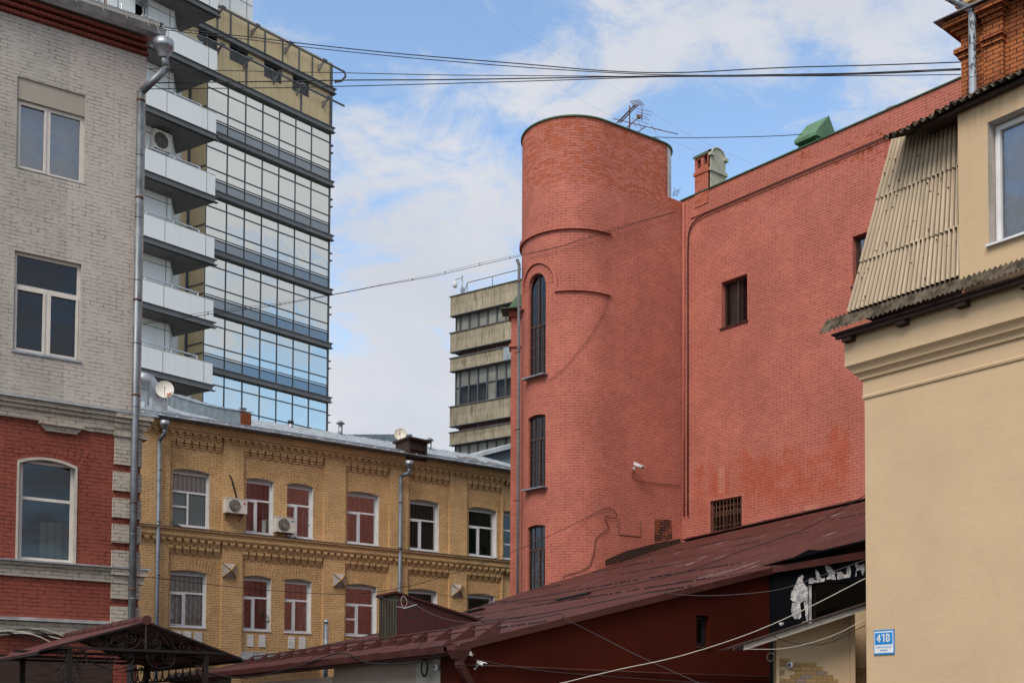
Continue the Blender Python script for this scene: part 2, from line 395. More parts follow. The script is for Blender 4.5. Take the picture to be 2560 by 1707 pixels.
def metal(name, c=(.34,.36,.39), rough=.42, rust=.25, rustc=(.16,.07,.03), met=.75, streak=True):
    m = M(name, rough, .5, met); a = m.noise(m.ob, 3, 6, .62); f = m.noise(m.map(m.ob, scale=(14,14,2.5)), 1, 5, .6)
    base = m.mix(m.rng(a, .3, .7), tuple(x*.72 for x in c), tuple(min(1, x*1.18) for x in c))
    base = m.mix(m.math('MULTIPLY', m.rng(f, .45, .7), .3), base, tuple(x*.6 for x in c))
    base = m.mix(m.math('MULTIPLY', m.rng(m.noise(m.ob, 2.2, 7, .7), .60, .72), rust), base, rustc)
    m.col(base); m.set(m.b.inputs['Roughness'], m.rng(a, .2, .8, rough*.8, rough*1.5, False)); m.nor(m.bump(a, .08, .02)); return m.m
def wood(name, c, along=(1,12,1)):
    m = M(name, .85, .15); f = m.noise(m.map(m.uv, scale=along), 3, 6, .65); base = m.mix(m.rng(f, .3, .7), tuple(x*.6 for x in c), tuple(x*1.25 for x in c))
    m.col(base); m.nor(m.bump(f, .4, .005)); return m.m
# painted walls
def grey_after(m, base, cell, uv):
    x, y, _ = m.sepxy(m.uv)
    # right part of the bay was painted once more, a pinker tone; a vertical edge
    base = m.mix(m.math('MULTIPLY', m.rng(x, GS-.012, GS+.012), .55), base, (.475,.41,.37))
    base = m.mix(m.math('MULTIPLY', m.rng(m.noise(m.uv, 6, 7, .7), .66, .71), .5), base, (.30,.13,.075)); return base
GS = -1.55
MAT = {}
def mats():
    A = MAT
    A['grey_brick'] = brick('grey_painted_brick', (.405,.368,.332), joint=.009, jdark=.54, jvis=(.42,.60), bump=.8, blotch=[((.36,.33,.29),.5,.64,.5,.9,(3,1,0)), ((.47,.425,.375),.52,.66,.5,1.4,(8,4,0))], after=grey_after)
    A['grey_trim'] = brick('grey_trim_brick', (.41,.36,.30), joint=.010, jdark=.42, jvis=(.40,.60), bump=1.0, blotch=[((.35,.31,.26),.48,.62,.6,2,(2,6,0)), ((.40,.25,.19),.6,.68,.45,4,(1,1,0))])
    A['red_lower'] = brick('dark_red_painted_brick', (.225,.058,.039), joint=.011, jdark=.5, jvis=(.40,.60), bump=1.2, var=.16)
    def tower_after(m, base, cell, uv):
        x, y, _ = m.sepxy(m.uv)
        nz = m.noise(m.uv, 5, 7, .65); nzb = m.noise(m.map(m.uv, scale=(1,2.4,1)), 3.2, 5, .6)
        # repointed, weathered band under the parapet with bare orange bricks
        top = m.math('MULTIPLY', m.rng(y, 16.9, 17.5), m.rng(m.math('ADD', m.math('MULTIPLY', cell, .35), nzb), .645, .72))
        base = m.mix(m.math('MULTIPLY', top, .75), base, (.36,.085,.035))
        dirty = m.math('MULTIPLY', m.rng(y, 15.6, 17.6), m.rng(nz, .45, .7)); base = m.mix(m.math('MULTIPLY', dirty, .35), base, (.27,.115,.085))
        return base
    A['tower_brick'] = brick('salmon_red_painted_brick', (.455,.146,.105), joint=.011, jdark=.50, jvis=(.38,.60), bump=.55, after=tower_after, blotch=[((.50,.18,.135),.52,.7,.4,.8,(4,2,0)), ((.37,.11,.075),.54,.72,.35,1.1,(9,9,0))])
    A['wall_brick'] = None   # filled by the red building, which knows where its patches sit
    A['yellow_brick'] = brick('ochre_painted_brick', (.595,.375,.180), course=.083, length=.26, joint=.011, jdark=.42, jvis=(.36,.58), bump=.6, blotch=[((.50,.305,.135),.5,.66,.6,.9,(3,5,0)), ((.67,.45,.235),.55,.7,.5,1.6,(6,1,0))])
    A['arch_brick'] = brick('ochre_arch_brick', (.385,.225,.085), course=.26, length=.083, joint=.011, jdark=.42, jvis=(.3,.55), bump=.7)
    A['arch_red'] = brick('dark_red_arch_brick', (.27,.056,.030), course=.26, length=.085, joint=.014, jdark=.45, jvis=(.25,.5), bump=1.0)
    def orange_after(m, base, cell, uv):
        base = m.mix(m.math('MULTIPLY', m.rng(cell, .3, .9), .5), base, (.40,.135,.045))
        return m.mix(m.math('MULTIPLY', m.rng(m.noise(m.uv, 1.6, 5, .6), .48, .62), .7), base, (.17,.042,.02))
    A['orange_brick'] = brick('bare_orange_brick', (.36,.115,.04), joint=.010, jdark=.16, jvis=(.0,.12), bump=.7, after=orange_after, percell=.25, course=.082)
    A['bare_brick'] = brick('bare_brick', (.26,.075,.03), joint=.012, jdark=.3, jvis=(.2,.3), bump=.7)
    A['repair_brick'] = brick('brown_repair_brick', (.10,.040,.028), joint=.012, jdark=.4, jvis=(.2,.4), bump=.9, after=lambda m, b, c, u: m.mix(m.rng(m.noise(m.uv, 4, 6, .7), .48, .60), b, (.30,.095,.06)))
    A['boss_grey'] = plain('grey_boss_stone', (.34,.30,.275), .85, .2, var=.15, scale=5); A['boss_rust'] = plain('rusty_yellow_ridge', (.30,.17,.05), .8, .2, var=.35, scale=8)
    A['burnt_brick'] = brick('sooty_old_brick', (.055,.028,.02), joint=.012, jdark=.45, jvis=(.2,.4), bump=.9, after=lambda m, b, c, u: m.mix(m.rng(m.noise(m.uv, 5, 6, .7), .60, .66), b, (.16,.05,.025)))
    A['veneer'] = brick('veneer', (.36,.225,.10), joint=.004, jdark=.5, bump=.5)
    A['plaster'] = plaster('sand_yellow_plaster', (.545,.395,.245))
    A['plaster_up'] = plaster('sand_yellow_plaster_stained', (.545,.39,.24), stains=((9.55, 10.2, .55),))
    A['plaster_old'] = plaster('old_grey_plaster', (.27,.205,.165))
    A['plaster_patch'] = plaster('grey_beige_render', (.33,.295,.25))
    A['panel_beige'] = plaster('pinkish_beige_board', (.40,.285,.23))
    A['white'] = plain('white_paint', (.66,.65,.66), .5, .4, var=.08)
    A['reveal'] = plain('whitewashed_reveal', (.60,.575,.555), .85, .2, var=.14, scale=2.5, bump=.3)
    A['chimney_pale'] = plain('pale_green_grey_render', (.38,.37,.30), .85, .2, var=.15, scale=2.5, bump=.3)
    A['lattice'] = plain('pale_grille_rod', (.40,.37,.34), .6, .3)
    A['cowl_green'] = metal('green_sheet_hood', (.085,.185,.095), .5, .08, met=.1)
    A['blind_grey'] = plain('drawn_blind', (.50,.48,.43), .9, .1, var=.2, scale=.7)
    A['pipe_dark'] = plain('dull_dark_downpipe', (.10,.10,.108), .6, .3, var=.2)
    A['reveal_grey'] = plain('grey_painted_reveal', (.40,.36,.32), .85, .2, var=.14, scale=4, bump=.3)
    A['pvc_old'] = plain('aged_white_frame', (.55,.505,.46), .5, .4, var=.08)
    A['brown'] = plain('brown_window_frame', (.055,.026,.018), .45, .4, var=.15)
    A['dark_frame'] = plain('dark_grey_profile', (.075,.083,.093), .45, .4, var=.12)
    A['ledge'] = plain('dark_grey_cladding', (.15,.153,.158), .5, .4, var=.14, scale=1.5)
    A['soffit'] = plain('charcoal_soffit_panel', (.17,.165,.16), .7, .3, var=.12, scale=.8)
    A['room'] = plain('dim_room', (.10,.085,.075), .9, .1)
    A['void'] = plain('unlit_interior', (.008,.008,.008), .9, .1)
    A['pane'] = pane('window_pane', add=.15)
    A['pane_reflect'] = pane('window_pane_reflecting', add=.34); A['pane_dark'] = pane('window_pane_dark', tint=(.42,.46,.45), ior=1.45, add=.02); A['pane_blind'] = pane('window_pane_far', tint=(.85,.85,.82), ior=1.3, add=0)
    A['mirror'] = None
    A['zinc'] = metal('zinc_sheet'); A['zinc_light'] = metal('galvanised_sheet', (.46,.49,.52), .38, .18)
    A['pipe_old'] = metal('weathered_downpipe', (.20,.215,.235), .45, .35, (.20,.16,.08))
    A['pipe_blue'] = metal('blue_grey_downpipe', (.165,.19,.225), .5, .15, met=.5)
    A['roof_sheet'] = metal('standing_seam_sheet', (.34,.37,.40), .62, .12, (.34,.15,.07), met=.1)
    A['blue_sheet'] = metal('blue_grey_flat_sheet', (.155,.195,.215), .6, .12, met=.25)
    A['rusty'] = metal('rusty_rod', (.14,.06,.035), .7, .6, met=.3)
    A['iron'] = metal('dark_wrought_iron', (.020,.012,.010), .5, .35, (.06,.028,.018), met=.5)
    A['maroon_roof'] = None
    A['maroon_metal'] = metal('maroon_painted_metal', (.062,.012,.008), .55, .15, (.11,.04,.025), met=.0)
    A['green_cap'] = metal('green_painted_sheet', (.055,.105,.055), .6, .12, met=.2)
    A['white_clad'] = None
    A['slate'] = metal('asbestos_sheet', (.33,.27,.20), .9, .35, (.05,.045,.035), met=0)
    A['dish'] = plain('dish_enamel', (.55,.53,.47), .5, .4)
    A['ac'] = plain('air_conditioner_casing', (.56,.52,.46), .5, .4, var=.06)
    A['black'] = plain('black_plastic', (.012,.012,.013), .5, .4)
    A['cable'] = plain('black_cable', (.014,.013,.014), .6, .3)
    A['cable_white'] = plain('off_white_cable', (.42,.385,.33), .6, .3)
    A['cable_grey'] = plain('grey_cable', (.06,.056,.06), .6, .3)
    A['leaf'] = plain('green_leaf', (.05,.10,.03), .5, .4, var=.4, scale=20)
    A['pot'] = plain('terracotta_pot', (.28,.10,.05), .7)
    A['curtain'] = plain('pale_curtain', (.42,.36,.33), .9, .1, var=.2, scale=8)
    A['blue_sign'] = plain('blue_enamel', (.01,.21,.55), .3, .5, var=.03)
    A['sign_white'] = plain('white_enamel', (.70,.70,.70), .3, .5, var=.03)
    A['red_mark'] = plain('red_mark', (.50,.02,.02), .5)
    A['teal_mark'] = plain('blue_green_mark', (.02,.22,.32), .5)
    A['bird'] = plain('pigeon_grey', (.05,.05,.058), .7, var=.3, scale=20)
    A['wood_dark'] = wood('dark_weathered_board', (.05,.032,.027)); A['wood_grey'] = wood('grey_weathered_board', (.33,.29,.25), (2,30,1))
    # louvred ochre cladding
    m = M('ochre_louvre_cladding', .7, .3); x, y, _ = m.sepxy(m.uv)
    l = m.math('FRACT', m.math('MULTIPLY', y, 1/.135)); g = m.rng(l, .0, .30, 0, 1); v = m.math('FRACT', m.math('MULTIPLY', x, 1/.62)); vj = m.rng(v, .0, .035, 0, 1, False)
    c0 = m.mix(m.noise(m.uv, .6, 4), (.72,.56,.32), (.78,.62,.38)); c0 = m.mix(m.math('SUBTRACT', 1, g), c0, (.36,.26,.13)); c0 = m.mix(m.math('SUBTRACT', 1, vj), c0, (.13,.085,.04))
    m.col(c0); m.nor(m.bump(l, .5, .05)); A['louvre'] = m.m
    # white composite panels
    m = M('white_composite_panel', .38, .45); f = m.noise(m.ob, .35, 4); s_ = m.noise(m.map(m.ob, scale=(3,3,.12)), 1, 5, .6)
    c0 = m.mix(f, (.66,.69,.70), (.76,.78,.78)); c0 = m.mix(m.math('MULTIPLY', m.rng(s_, .55, .75), .18), c0, (.33,.30,.26)); m.col(c0); A['white_clad'] = m.m
    # mirror glass of the tower
    m = M('sky_mirror_glass', .04, .5); out = [q for q in m.t.nodes if q.type == 'OUTPUT_MATERIAL'][0]
    gl = m.n('ShaderNodeBsdfGlossy'); gl.inputs[0].default_value = (.78,.78,.71,1); gl.inputs['Roughness'].default_value = .03
    df = m.n('ShaderNodeBsdfDiffuse'); df.inputs[0].default_value = (.05,.06,.065,1)
    m.set(gl.inputs['Normal'], m.bump(m.noise(m.map(m.ob, scale=(1,1,1)), .45, 3), .05, .25)); ms = m.n('ShaderNodeMixShader'); ms.inputs[0].default_value = .93
    m.set(ms.inputs[1], df.outputs[0]); m.set(ms.inputs[2], gl.outputs[0]); m.set(out.inputs[0], ms.outputs[0]); A['mirror'] = m.m
    m2 = M('dark_spandrel_glass', .05, .5); out = [q for q in m2.t.nodes if q.type == 'OUTPUT_MATERIAL'][0]
    gl = m2.n('ShaderNodeBsdfGlossy'); gl.inputs[0].default_value = (.30,.335,.35,1); gl.inputs['Roughness'].default_value = .04
    df = m2.n('ShaderNodeBsdfDiffuse'); df.inputs[0].default_value = (.035,.05,.065,1); ms = m2.n('ShaderNodeMixShader'); ms.inputs[0].default_value = .8
    m2.set(ms.inputs[1], df.outputs[0]); m2.set(ms.inputs[2], gl.outputs[0]); m2.set(out.inputs[0], ms.outputs[0]); A['mirror_dark'] = m2.m
    # maroon corrugated roof: fine ribs run down the slope (u across them)
    m = M('maroon_corrugated_roof', .6, .2); x, y, _ = m.sepxy(m.uv)
    rb = m.math('SINE', m.math('MULTIPLY', x, 2*math.pi/.10)); f = m.noise(m.uv, .8, 6, .65); f2 = m.noise(m.map(m.uv, scale=(3.2,.40,1)), 1.5, 7, .7)
    c0 = m.mix(m.rng(f, .3, .7), (.060,.017,.0135), (.100,.032,.025)); c0 = m.mix(m.math('MULTIPLY', m.rng(m.noise(m.map(m.uv, scale=(.5,3,1)), 2, 6, .7), .5, .7), .35), c0, (.05,.014,.012))
    lap = m.math('FRACT', m.math('MULTIPLY', m.math('ADD', y, m.math('MULTIPLY', m.noise(m.uv, .5, 2), .25)), 1/1.8)); lm_ = m.math('MULTIPLY', m.math('MULTIPLY', m.rng(lap, 0, .11, 1, 0), m.rng(rb, -.3, .6)), m.rng(m.noise(m.uv, 1.1, 4), .40, .56))  # lap dashes: shade of the open sheet ends painted dark
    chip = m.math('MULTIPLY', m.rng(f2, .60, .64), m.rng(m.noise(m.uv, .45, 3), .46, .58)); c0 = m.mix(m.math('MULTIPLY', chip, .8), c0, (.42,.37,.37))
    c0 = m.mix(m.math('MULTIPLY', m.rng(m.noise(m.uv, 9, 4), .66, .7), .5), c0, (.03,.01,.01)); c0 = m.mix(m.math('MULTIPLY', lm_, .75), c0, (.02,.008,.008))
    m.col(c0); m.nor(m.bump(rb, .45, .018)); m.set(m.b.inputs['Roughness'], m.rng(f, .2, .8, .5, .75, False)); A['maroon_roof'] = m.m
    # maroon render wall with scuffs
    m = M('maroon_painted_render', .85, .12); f = m.noise(m.uv, .7, 6, .65); f2 = m.noise(m.uv, 7, 7, .7); s_ = m.noise(m.map(m.uv, scale=(9,.4,1)), 1, 6, .65)
    c0 = m.mix(m.rng(f, .3, .7), (.044,.0056,.0026), (.066,.009,.004)); c0 = m.mix(m.math('MULTIPLY', m.rng(s_, .6, .8), .3), c0, (.10,.025,.015)); c0 = m.mix(m.math('MULTIPLY', m.rng(f2, .70, .72), .7), c0, (.35,.28,.25))
    m.col(c0); m.nor(m.bump(f2, .25, .01)); A['maroon_wall'] = m.m
    # maroon vertical boarding and mossy corrugated sheet of the roof hatch
    m = M('maroon_profiled_sheet', .5, .35); x, y, _ = m.sepxy(m.uv); q = m.math('FRACT', m.math('MULTIPLY', x, 1/.17)); c0 = m.mix(m.rng(q, 0, .12, 1, 0), (.050,.012,.012), (.02,.006,.006)); c0 = m.mix(m.math('MULTIPLY', m.noise(m.uv, 2, 5), .4), c0, (.075,.022,.02)); m.col(c0); A['maroon_board'] = m.m
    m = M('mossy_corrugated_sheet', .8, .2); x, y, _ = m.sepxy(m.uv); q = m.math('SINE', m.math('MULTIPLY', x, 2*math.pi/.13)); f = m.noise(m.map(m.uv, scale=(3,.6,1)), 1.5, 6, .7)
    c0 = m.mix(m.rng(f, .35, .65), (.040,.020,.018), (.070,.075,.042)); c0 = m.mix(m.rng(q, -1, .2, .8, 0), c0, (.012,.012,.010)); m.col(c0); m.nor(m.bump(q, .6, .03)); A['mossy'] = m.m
    # black board with torn remains of paint, glossy black film
    m = M('black_sign_panel', .7, .03); m.col(m.mix(m.noise(m.uv, 1.2, 5), (.003,.0035,.0045), (.007,.008,.010))); m.nor(m.bump(m.noise(m.uv, 1.4, 4), .15, .02)); A['black_panel'] = m.m
    m = M('torn_backing', .85, .2); f = m.noise(m.uv, 4, 7, .7); c0 = m.mix(m.rng(f, .45, .58), (.28,.28,.30), (.64,.62,.60)); m.col(c0); m.nor(m.bump(f, .5, .02)); A['torn'] = m.m
    # pressed concrete panels with a diamond
    m = M('beige_pressed_panel', .8, .25); x, y, _ = m.sepxy(m.uv)
    fx = m.math('ABSOLUTE', m.math('SUBTRACT', m.math('FRACT', x), .5)); fy = m.math('ABSOLUTE', m.math('SUBTRACT', m.math('FRACT', y), .5)); dm = m.math('ABSOLUTE', m.math('SUBTRACT', fx, fy))
    c0 = m.mix(m.rng(m.noise(m.uv, .8, 4), .3, .7), (.29,.245,.17), (.37,.32,.235)); c0 = m.mix(m.math('MULTIPLY', m.rng(dm, 0, .05, 1, 0), .35), c0, (.20,.16,.09))
    gr = m.math('MULTIPLY', m.rng(m.noise(m.map(m.uv, scale=(1.6,.5,1)), 1.8, 6, .7), .5, .68), .75); c0 = m.mix(gr, c0, (.085,.065,.038)); m.col(c0); m.nor(m.bump(m.math('ADD', fx, fy), .6, .2)); A['diamond'] = m.m
    # corrugated asbestos-cement: dirt and painted rib shade in the hollows
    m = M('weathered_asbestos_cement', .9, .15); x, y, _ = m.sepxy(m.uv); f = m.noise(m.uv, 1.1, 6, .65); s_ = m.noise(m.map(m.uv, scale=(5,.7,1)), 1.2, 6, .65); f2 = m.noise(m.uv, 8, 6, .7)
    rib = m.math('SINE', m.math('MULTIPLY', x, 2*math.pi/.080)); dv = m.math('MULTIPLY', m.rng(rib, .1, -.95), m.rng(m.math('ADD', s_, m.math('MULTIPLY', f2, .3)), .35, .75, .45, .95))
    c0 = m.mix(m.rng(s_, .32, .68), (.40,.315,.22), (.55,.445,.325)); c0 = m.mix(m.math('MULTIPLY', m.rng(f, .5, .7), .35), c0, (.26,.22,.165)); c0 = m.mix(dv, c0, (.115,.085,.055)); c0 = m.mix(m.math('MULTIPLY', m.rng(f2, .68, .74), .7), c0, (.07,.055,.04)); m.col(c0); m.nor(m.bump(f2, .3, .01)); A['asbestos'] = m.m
    m = M('mossy_asbestos_edge', .95, .1); f = m.noise(m.ob, 5, 7, .7); c0 = m.mix(m.rng(f, .35, .65), (.035,.028,.020), (.13,.105,.075)); m.col(c0); m.nor(m.bump(f, .7, .02)); A['slate_dark'] = m.m
    m = M('asphalt_yard', .9, .2); f = m.noise(m.ob, .4, 6, .6); f2 = m.noise(m.ob, 40, 3); m.col(m.mix(f, (.04,.04,.042), (.065,.063,.06))); m.nor(m.bump(f2, .3, .01)); A['ground'] = m.m
    # vertical blinds
    m = M('vertical_blinds', .8, .2); x, y, _ = m.sepxy(m.uv); q = m.math('FRACT', m.math('MULTIPLY', x, 1/.09)); m.col(m.mix(m.rng(q, 0, .25, 1, 0), (.40,.42,.38), (.20,.21,.19))); A['blinds'] = m.m
    m = M('red_reflection_curtain', .9, .1); x, y, _ = m.sepxy(m.uv); q = m.math('SINE', m.math('MULTIPLY', x, 2*math.pi/.21)); m.col(m.mix(m.rng(q, -1, 1), (.30,.13,.10), (.52,.27,.21))); A['drape_reflect'] = m.m  # reddish curtain coloured to imitate the red tower's reflection in the panes
    m = M('folded_curtain', .9, .1); x, y, _ = m.sepxy(m.uv); q = m.math('SINE', m.math('MULTIPLY', x, 2*math.pi/.16)); m.col(m.mix(m.rng(q, -1, 1), (.42,.33,.29), (.64,.53,.47))); A['drape'] = m.m
mats()
# ------------------------------------------------------------------ the yard
def ground():
    b = MB(); b.face([(-400,-60,0),(400,-60,0),(400,600,0),(-400,600,0)], [(0,0),(1,0),(1,1),(0,1)])
    b.build('ground', MAT['ground'], kind='structure')
ground()
def window(root, W, s0, s1, z0, z1, off, fm, bars=(), sashes=(), th=.06, dp=.07, glass='pane', sill=None, curtain=None, name='window', lattice=None, sash_th=.045):
    """frame (the part) with its glass, sill and curtain as sub-parts; bars ('v'|'h', where, from, to) in fractions"""
    b = MB(); w_, h_ = s1-s0, z1-z0
    b.box(W, s0, s0+th, z0, z1, off-dp, off); b.box(W, s1-th, s1, z0, z1, off-dp, off)
    b.box(W, s0+th, s1-th, z0, z0+th, off-dp, off-.001); b.box(W, s0+th, s1-th, z1-th, z1, off-dp, off-.001)
    for k, a, c, d in bars:
        if k == 'v': b.box(W, s0+a*w_-th*.55, s0+a*w_+th*.55, z0+c*h_, z0+d*h_, off-dp, off-.002)
        else: b.box(W, s0+c*w_, s0+d*w_, z0+a*h_-th*.55, z0+a*h_+th*.55, off-dp, off-.003)
    for a, c, d, e in sashes:
        q = (s0+a*w_+th*.5, s0+c*w_-th*.5, z0+d*h_+th*.5, z0+e*h_-th*.5); t = sash_th; o = off+.014
        b.box(W, q[0], q[0]+t, q[2], q[3], off-dp, o); b.box(W, q[1]-t, q[1], q[2], q[3], off-dp, o)
        b.box(W, q[0]+t, q[1]-t, q[2], q[2]+t, off-dp, o-.001); b.box(W, q[0]+t, q[1]-t, q[3]-t, q[3], off-dp, o-.001)
    f = b.build(name, MAT[fm] if isinstance(fm, str) else fm, root)
    g = MB(); o = off-dp*.5; g.face([W.pt(s0,z0,o),W.pt(s1,z0,o),W.pt(s1,z1,o),W.pt(s0,z1,o)], [(s0,z0),(s1,z0),(s1,z1),(s0,z1)]); g.build('glass', MAT[glass], f)
    if sill:
        m_, ov, pr, t = sill; q = MB(); q.box(W, s0-ov, s1+ov, z0-t, z0, off-dp, pr); q.build('sill', MAT[m_], f)
    if curtain:
        for (m_, a, c, d, e, o2) in curtain:
            q = MB(); q.face([W.pt(s0+a*w_,z0+d*h_,off-o2),W.pt(s0+c*w_,z0+d*h_,off-o2),W.pt(s0+c*w_,z0+e*h_,off-o2),W.pt(s0+a*w_,z0+e*h_,off-o2)], [(a*w_,d*h_),(c*w_,d*h_),(c*w_,e*h_),(a*w_,e*h_)]); q.build('curtain', MAT[m_], f)
    if lattice:
        m_, pitch, o2 = lattice; q = MB(); n = int((w_+h_)/pitch)+1; r = .008
        for sg in (1, -1):
            for k in range(-n, n):
                # diagonal rods cut to the frame
                a = s0 + k*pitch*1.0; pts = []
                for i in range(2):
                    pass
                zc0, zc1 = z0, z1; sa = a; sb = a + (h_/1.15)
                if sg < 0: sa, sb = sb, sa
                P = [(sa, z0), (sb, z1)]
                # clip in s
                (x0, y0), (x1, y1) = P
                if abs(x1-x0) < 1e-6: continue
                t0, t1 = 0.0, 1.0
                for lo, hi in ((s0+.05, s1-.05),):
                    ta, tb = (lo-x0)/(x1-x0), (hi-x0)/(x1-x0)
                    if ta > tb: ta, tb = tb, ta
                    t0, t1 = max(t0, ta), min(t1, tb)
                if t1-t0 < .03: continue
                A_ = W.pt(x0+(x1-x0)*t0, y0+(y1-y0)*t0, off-o2); B_ = W.pt(x0+(x1-x0)*t1, y0+(y1-y0)*t1, off-o2)
                q.tube([A_, B_], r, 4, cap=False)
        q.build('lattice_grille', MAT[m_], f)
    return f
def pipe_run(pts, r, mat, parent, name='downpipe', clamps=(), clampm='rusty', seg=14):
    """a sheet-metal pipe with sharp mitred elbows and seams"""
    b = MB(); P = [Vector(p) for p in pts]
    for i, (a, c) in enumerate(zip(P, P[1:])):
        d = (c-a).normalized(); b.tube([a-d*r*.25, c+d*r*.25], r, seg)
        L = (c-a).length; n = max(1, int(L/1.25))
        for k in range(0, n+1):
            q = a+(c-a)*(k/n); b.tube([q-d*.012, q+d*.012], r*1.06, seg)
    o = b.build(name, MAT[mat], parent)
    for q in clamps:
        c = MB(); q = Vector(q); c.tube([q-Z*.018, q+Z*.018], r*1.14, seg); c.tube([q+Vector((-.02,.02,0)), q+Vector((-.09,.13,0))*1.3], .012, 5); c.build('pipe_clamp', MAT[clampm], o)
    return o
# ------------------------------------------------------------------ grey and red corner house on the left
P0 = at_depth(365, 238, 24.8); G = Wall((P0.x, P0.y), 55.7)
def grey_house():
    W = G; base = W.pt(-3.0, 0, -2)
    R_ = thing('corner_house', 'brick corner house, pale grey above and dark red with grey quoins below', 'house', base)
    SL = -5.5
    zc = W.z(355, 1044)                        # flashing of the cornice between the storeys
    ze = W.z(369, 144)                         # underside of the red eave bricks
    zstr = W.z(272, 1454)                      # bottom of the lower string course
    # ---- openings
    a1, b1 = W.s(43, 240), W.s(214, 240); t1 = W.z(214, 239.5); u1 = W.z(205, 459)
    a2, b2 = W.s(36.6, 640), W.s(204, 660); t2 = W.z(204, 660.6); u2 = W.z(203, 903)
    a3, b3 = W.s(48, 1200), W.s(188, 1180); t3 = W.z(107, 1149); u3 = W.z(183, 1408); sp = W.z(188, 1173)
    up = MB(); up.wall(W, SL, 0, zc, ze+.35, [(a1,b1,u1,t1,0,.13,.6), (a2,b2,u2,t2,0,.13,.6)])
    RW = Wall((W.O.x, W.O.y), d=-W.n); up.wall(RW, 0, 9, zc, ze+.35)
    BW = Wall(W.pt(SL,0,-9), d=-W.d); up.wall(BW, SL, 0, zc, ze+.35)
    up.build('upper_wall', [MAT['grey_brick'], MAT['reveal_grey'], MAT['room']], R_)
    lo = MB(); lo.wall(W, SL, 0, 0, zc, [(a3,b3,u3,t3,t3-sp,.16,.7)]); lo.wall(RW, 0, 9, 0, zc)
    lo.build('lower_wall', [MAT['red_lower'], MAT['reveal_grey'], MAT['room']], R_)
    # brick arch over the red window (worn fan of bricks)
    q = MB(); sc = (a3+b3)/2; rad = 1.55; zc0 = t3 - rad
    for k in range(15):
        f = -.46 + .92*k/14
        for j in range(2):
            r0, r1 = rad+.14+j*.16, rad+.285+j*.16
            aw = .022
            P_ = [(sc+math.sin(f+e)*r, zc0+math.cos(f+e)*r) for r, e in ((r0,-aw),(r0,aw),(r1,aw),(r1,-aw))]
            q.prism([W.pt(s, z, 0.0) for s, z in P_], W.n*.008, uvs=[(s, z) for s, z in P_])
    q.build('brick_arch', MAT['red_lower'], R_)
    # ---- cornice between the storeys
    c = MB(); fl = MB()
    fl.prism([W.pt(SL,zc,.22),W.pt(SL,zc+.012,.22),W.pt(SL,zc+.11,.0),W.pt(SL,zc+.09,.0)], W.d*(-SL+.32)); fl.build('cornice_flashing', MAT['zinc'], R_)
    for (h0, h1, o) in ((-.09,-.004,.17), (-.17,-.09,.12), (-.37,-.17,.07)): c.box(W, SL, -.55, zc+h0, zc+h1, 0, o)
    sa, sb = W.s(95,1060), W.s(207,1095)
    c.box(W, SL, sa-1.2, zc-.45, zc-.37, 0, .05)
    c.box(W, sa, sb, zc-.44, zc-.372, 0, .13)
    zz_ = zc-.44; c.prism([W.pt(sa+.03,zz_,0),W.pt(sb-.03,zz_,0),W.pt(sb-.14,zz_-.11,0),W.pt(sa+.14,zz_-.11,0)], W.n*.07, uvs=[(0,0),(1,0),(1,.1),(0,.1)])
    c.box(W, sb, -.55, zc-.44, zc-.372, 0, .045)
    c.build('cornice', MAT['grey_trim'], R_)
    # pier capital at the corner
    k = MB()
    for (h0, h1, o, e) in ((-.10,-.004,.21,.22), (-.19,-.10,.16,.16), (-.30,-.19,.12,.10), (-.42,-.30,.09,.06), (-.475,-.42,.13,.13)):
        k.box(W, -.55, .0+e, zc+h0, zc+h1, -.6, o)
    k.build('pier_capital', MAT['grey_trim'], R_)
    # quoins
    for i, (ya, yb) in enumerate(((1100,1168),(1186,1233),(1251,1299),(1316,1361),(1380,1421),(1463,1500),(1518,1559))):
        z0, z1 = W.z(345, yb), W.z(345, ya); b = MB(); b.box(W, -.53-(.02 if i else 0), .03, z0, z1, -.5, .085); b.build('quoin', MAT['grey_trim'], R_)
    pl = MB(); pl.box(W, -.48, .008, 0, zc-.475, -.4, .03); pl.build('corner_pier', MAT['red_lower'], R_)
    # string course under the red window and its corner capital
    zs1, zs0 = W.z(322, 1421), W.z(272, 1455)
    st = MB(); st.box(W, SL, -.56, zs0, zs1-.10, 0, .06); st.box(W, SL, -.56, zs1-.10, zs1-.03, 0, .11)
    st.box(W, -.56, .10, zs0-.02, zs1-.16, -.5, .10); st.box(W, -.58, .16, zs1-.16, zs1-.03, -.5, .16); st.build('string_course', MAT['grey_trim'], R_)
    sf = MB(); sf.prism([W.pt(SL,zs1-.03,.19),W.pt(SL,zs1-.018,.19),W.pt(SL,zs1+.03,.0),W.pt(SL,zs1+.01,.0)], W.d*(-SL+.24)); sf.build('string_flashing', MAT['zinc'], R_)
    # lower band
    zl1, zl0 = W.z(280, 1556), W.z(200, 1588)
    lb = MB(); lb.box(W, SL, .03, zl0, zl1-.03, 0, .10); lb.build('plinth_band', MAT['grey_trim'], R_)
    lf = MB(); lf.prism([W.pt(SL,zl1-.05,.20),W.pt(SL,zl1-.03,.20),W.pt(SL,zl1+.03,.0),W.pt(SL,zl1-.02,.0)], W.d*(-SL+.1)); lf.build('band_flashing', MAT['zinc_light'], R_)
    # ---- red eave bricks, roof edge and gutter
    e = MB(); n = 2
    for j in range(3):
        zt = ze+.11*j; o1 = .05+.06*j
        pts = []
        e.box(W, SL, .02-.03*j, zt, zt+.085, -.3, o1)
        e.tube([W.pt(SL, zt+.042, o1), W.pt(.02-.03*j, zt+.042, o1)], .042, 8)
    e.build('eave_bricks', MAT['red_lower'], R_)
    zg = ze+.36
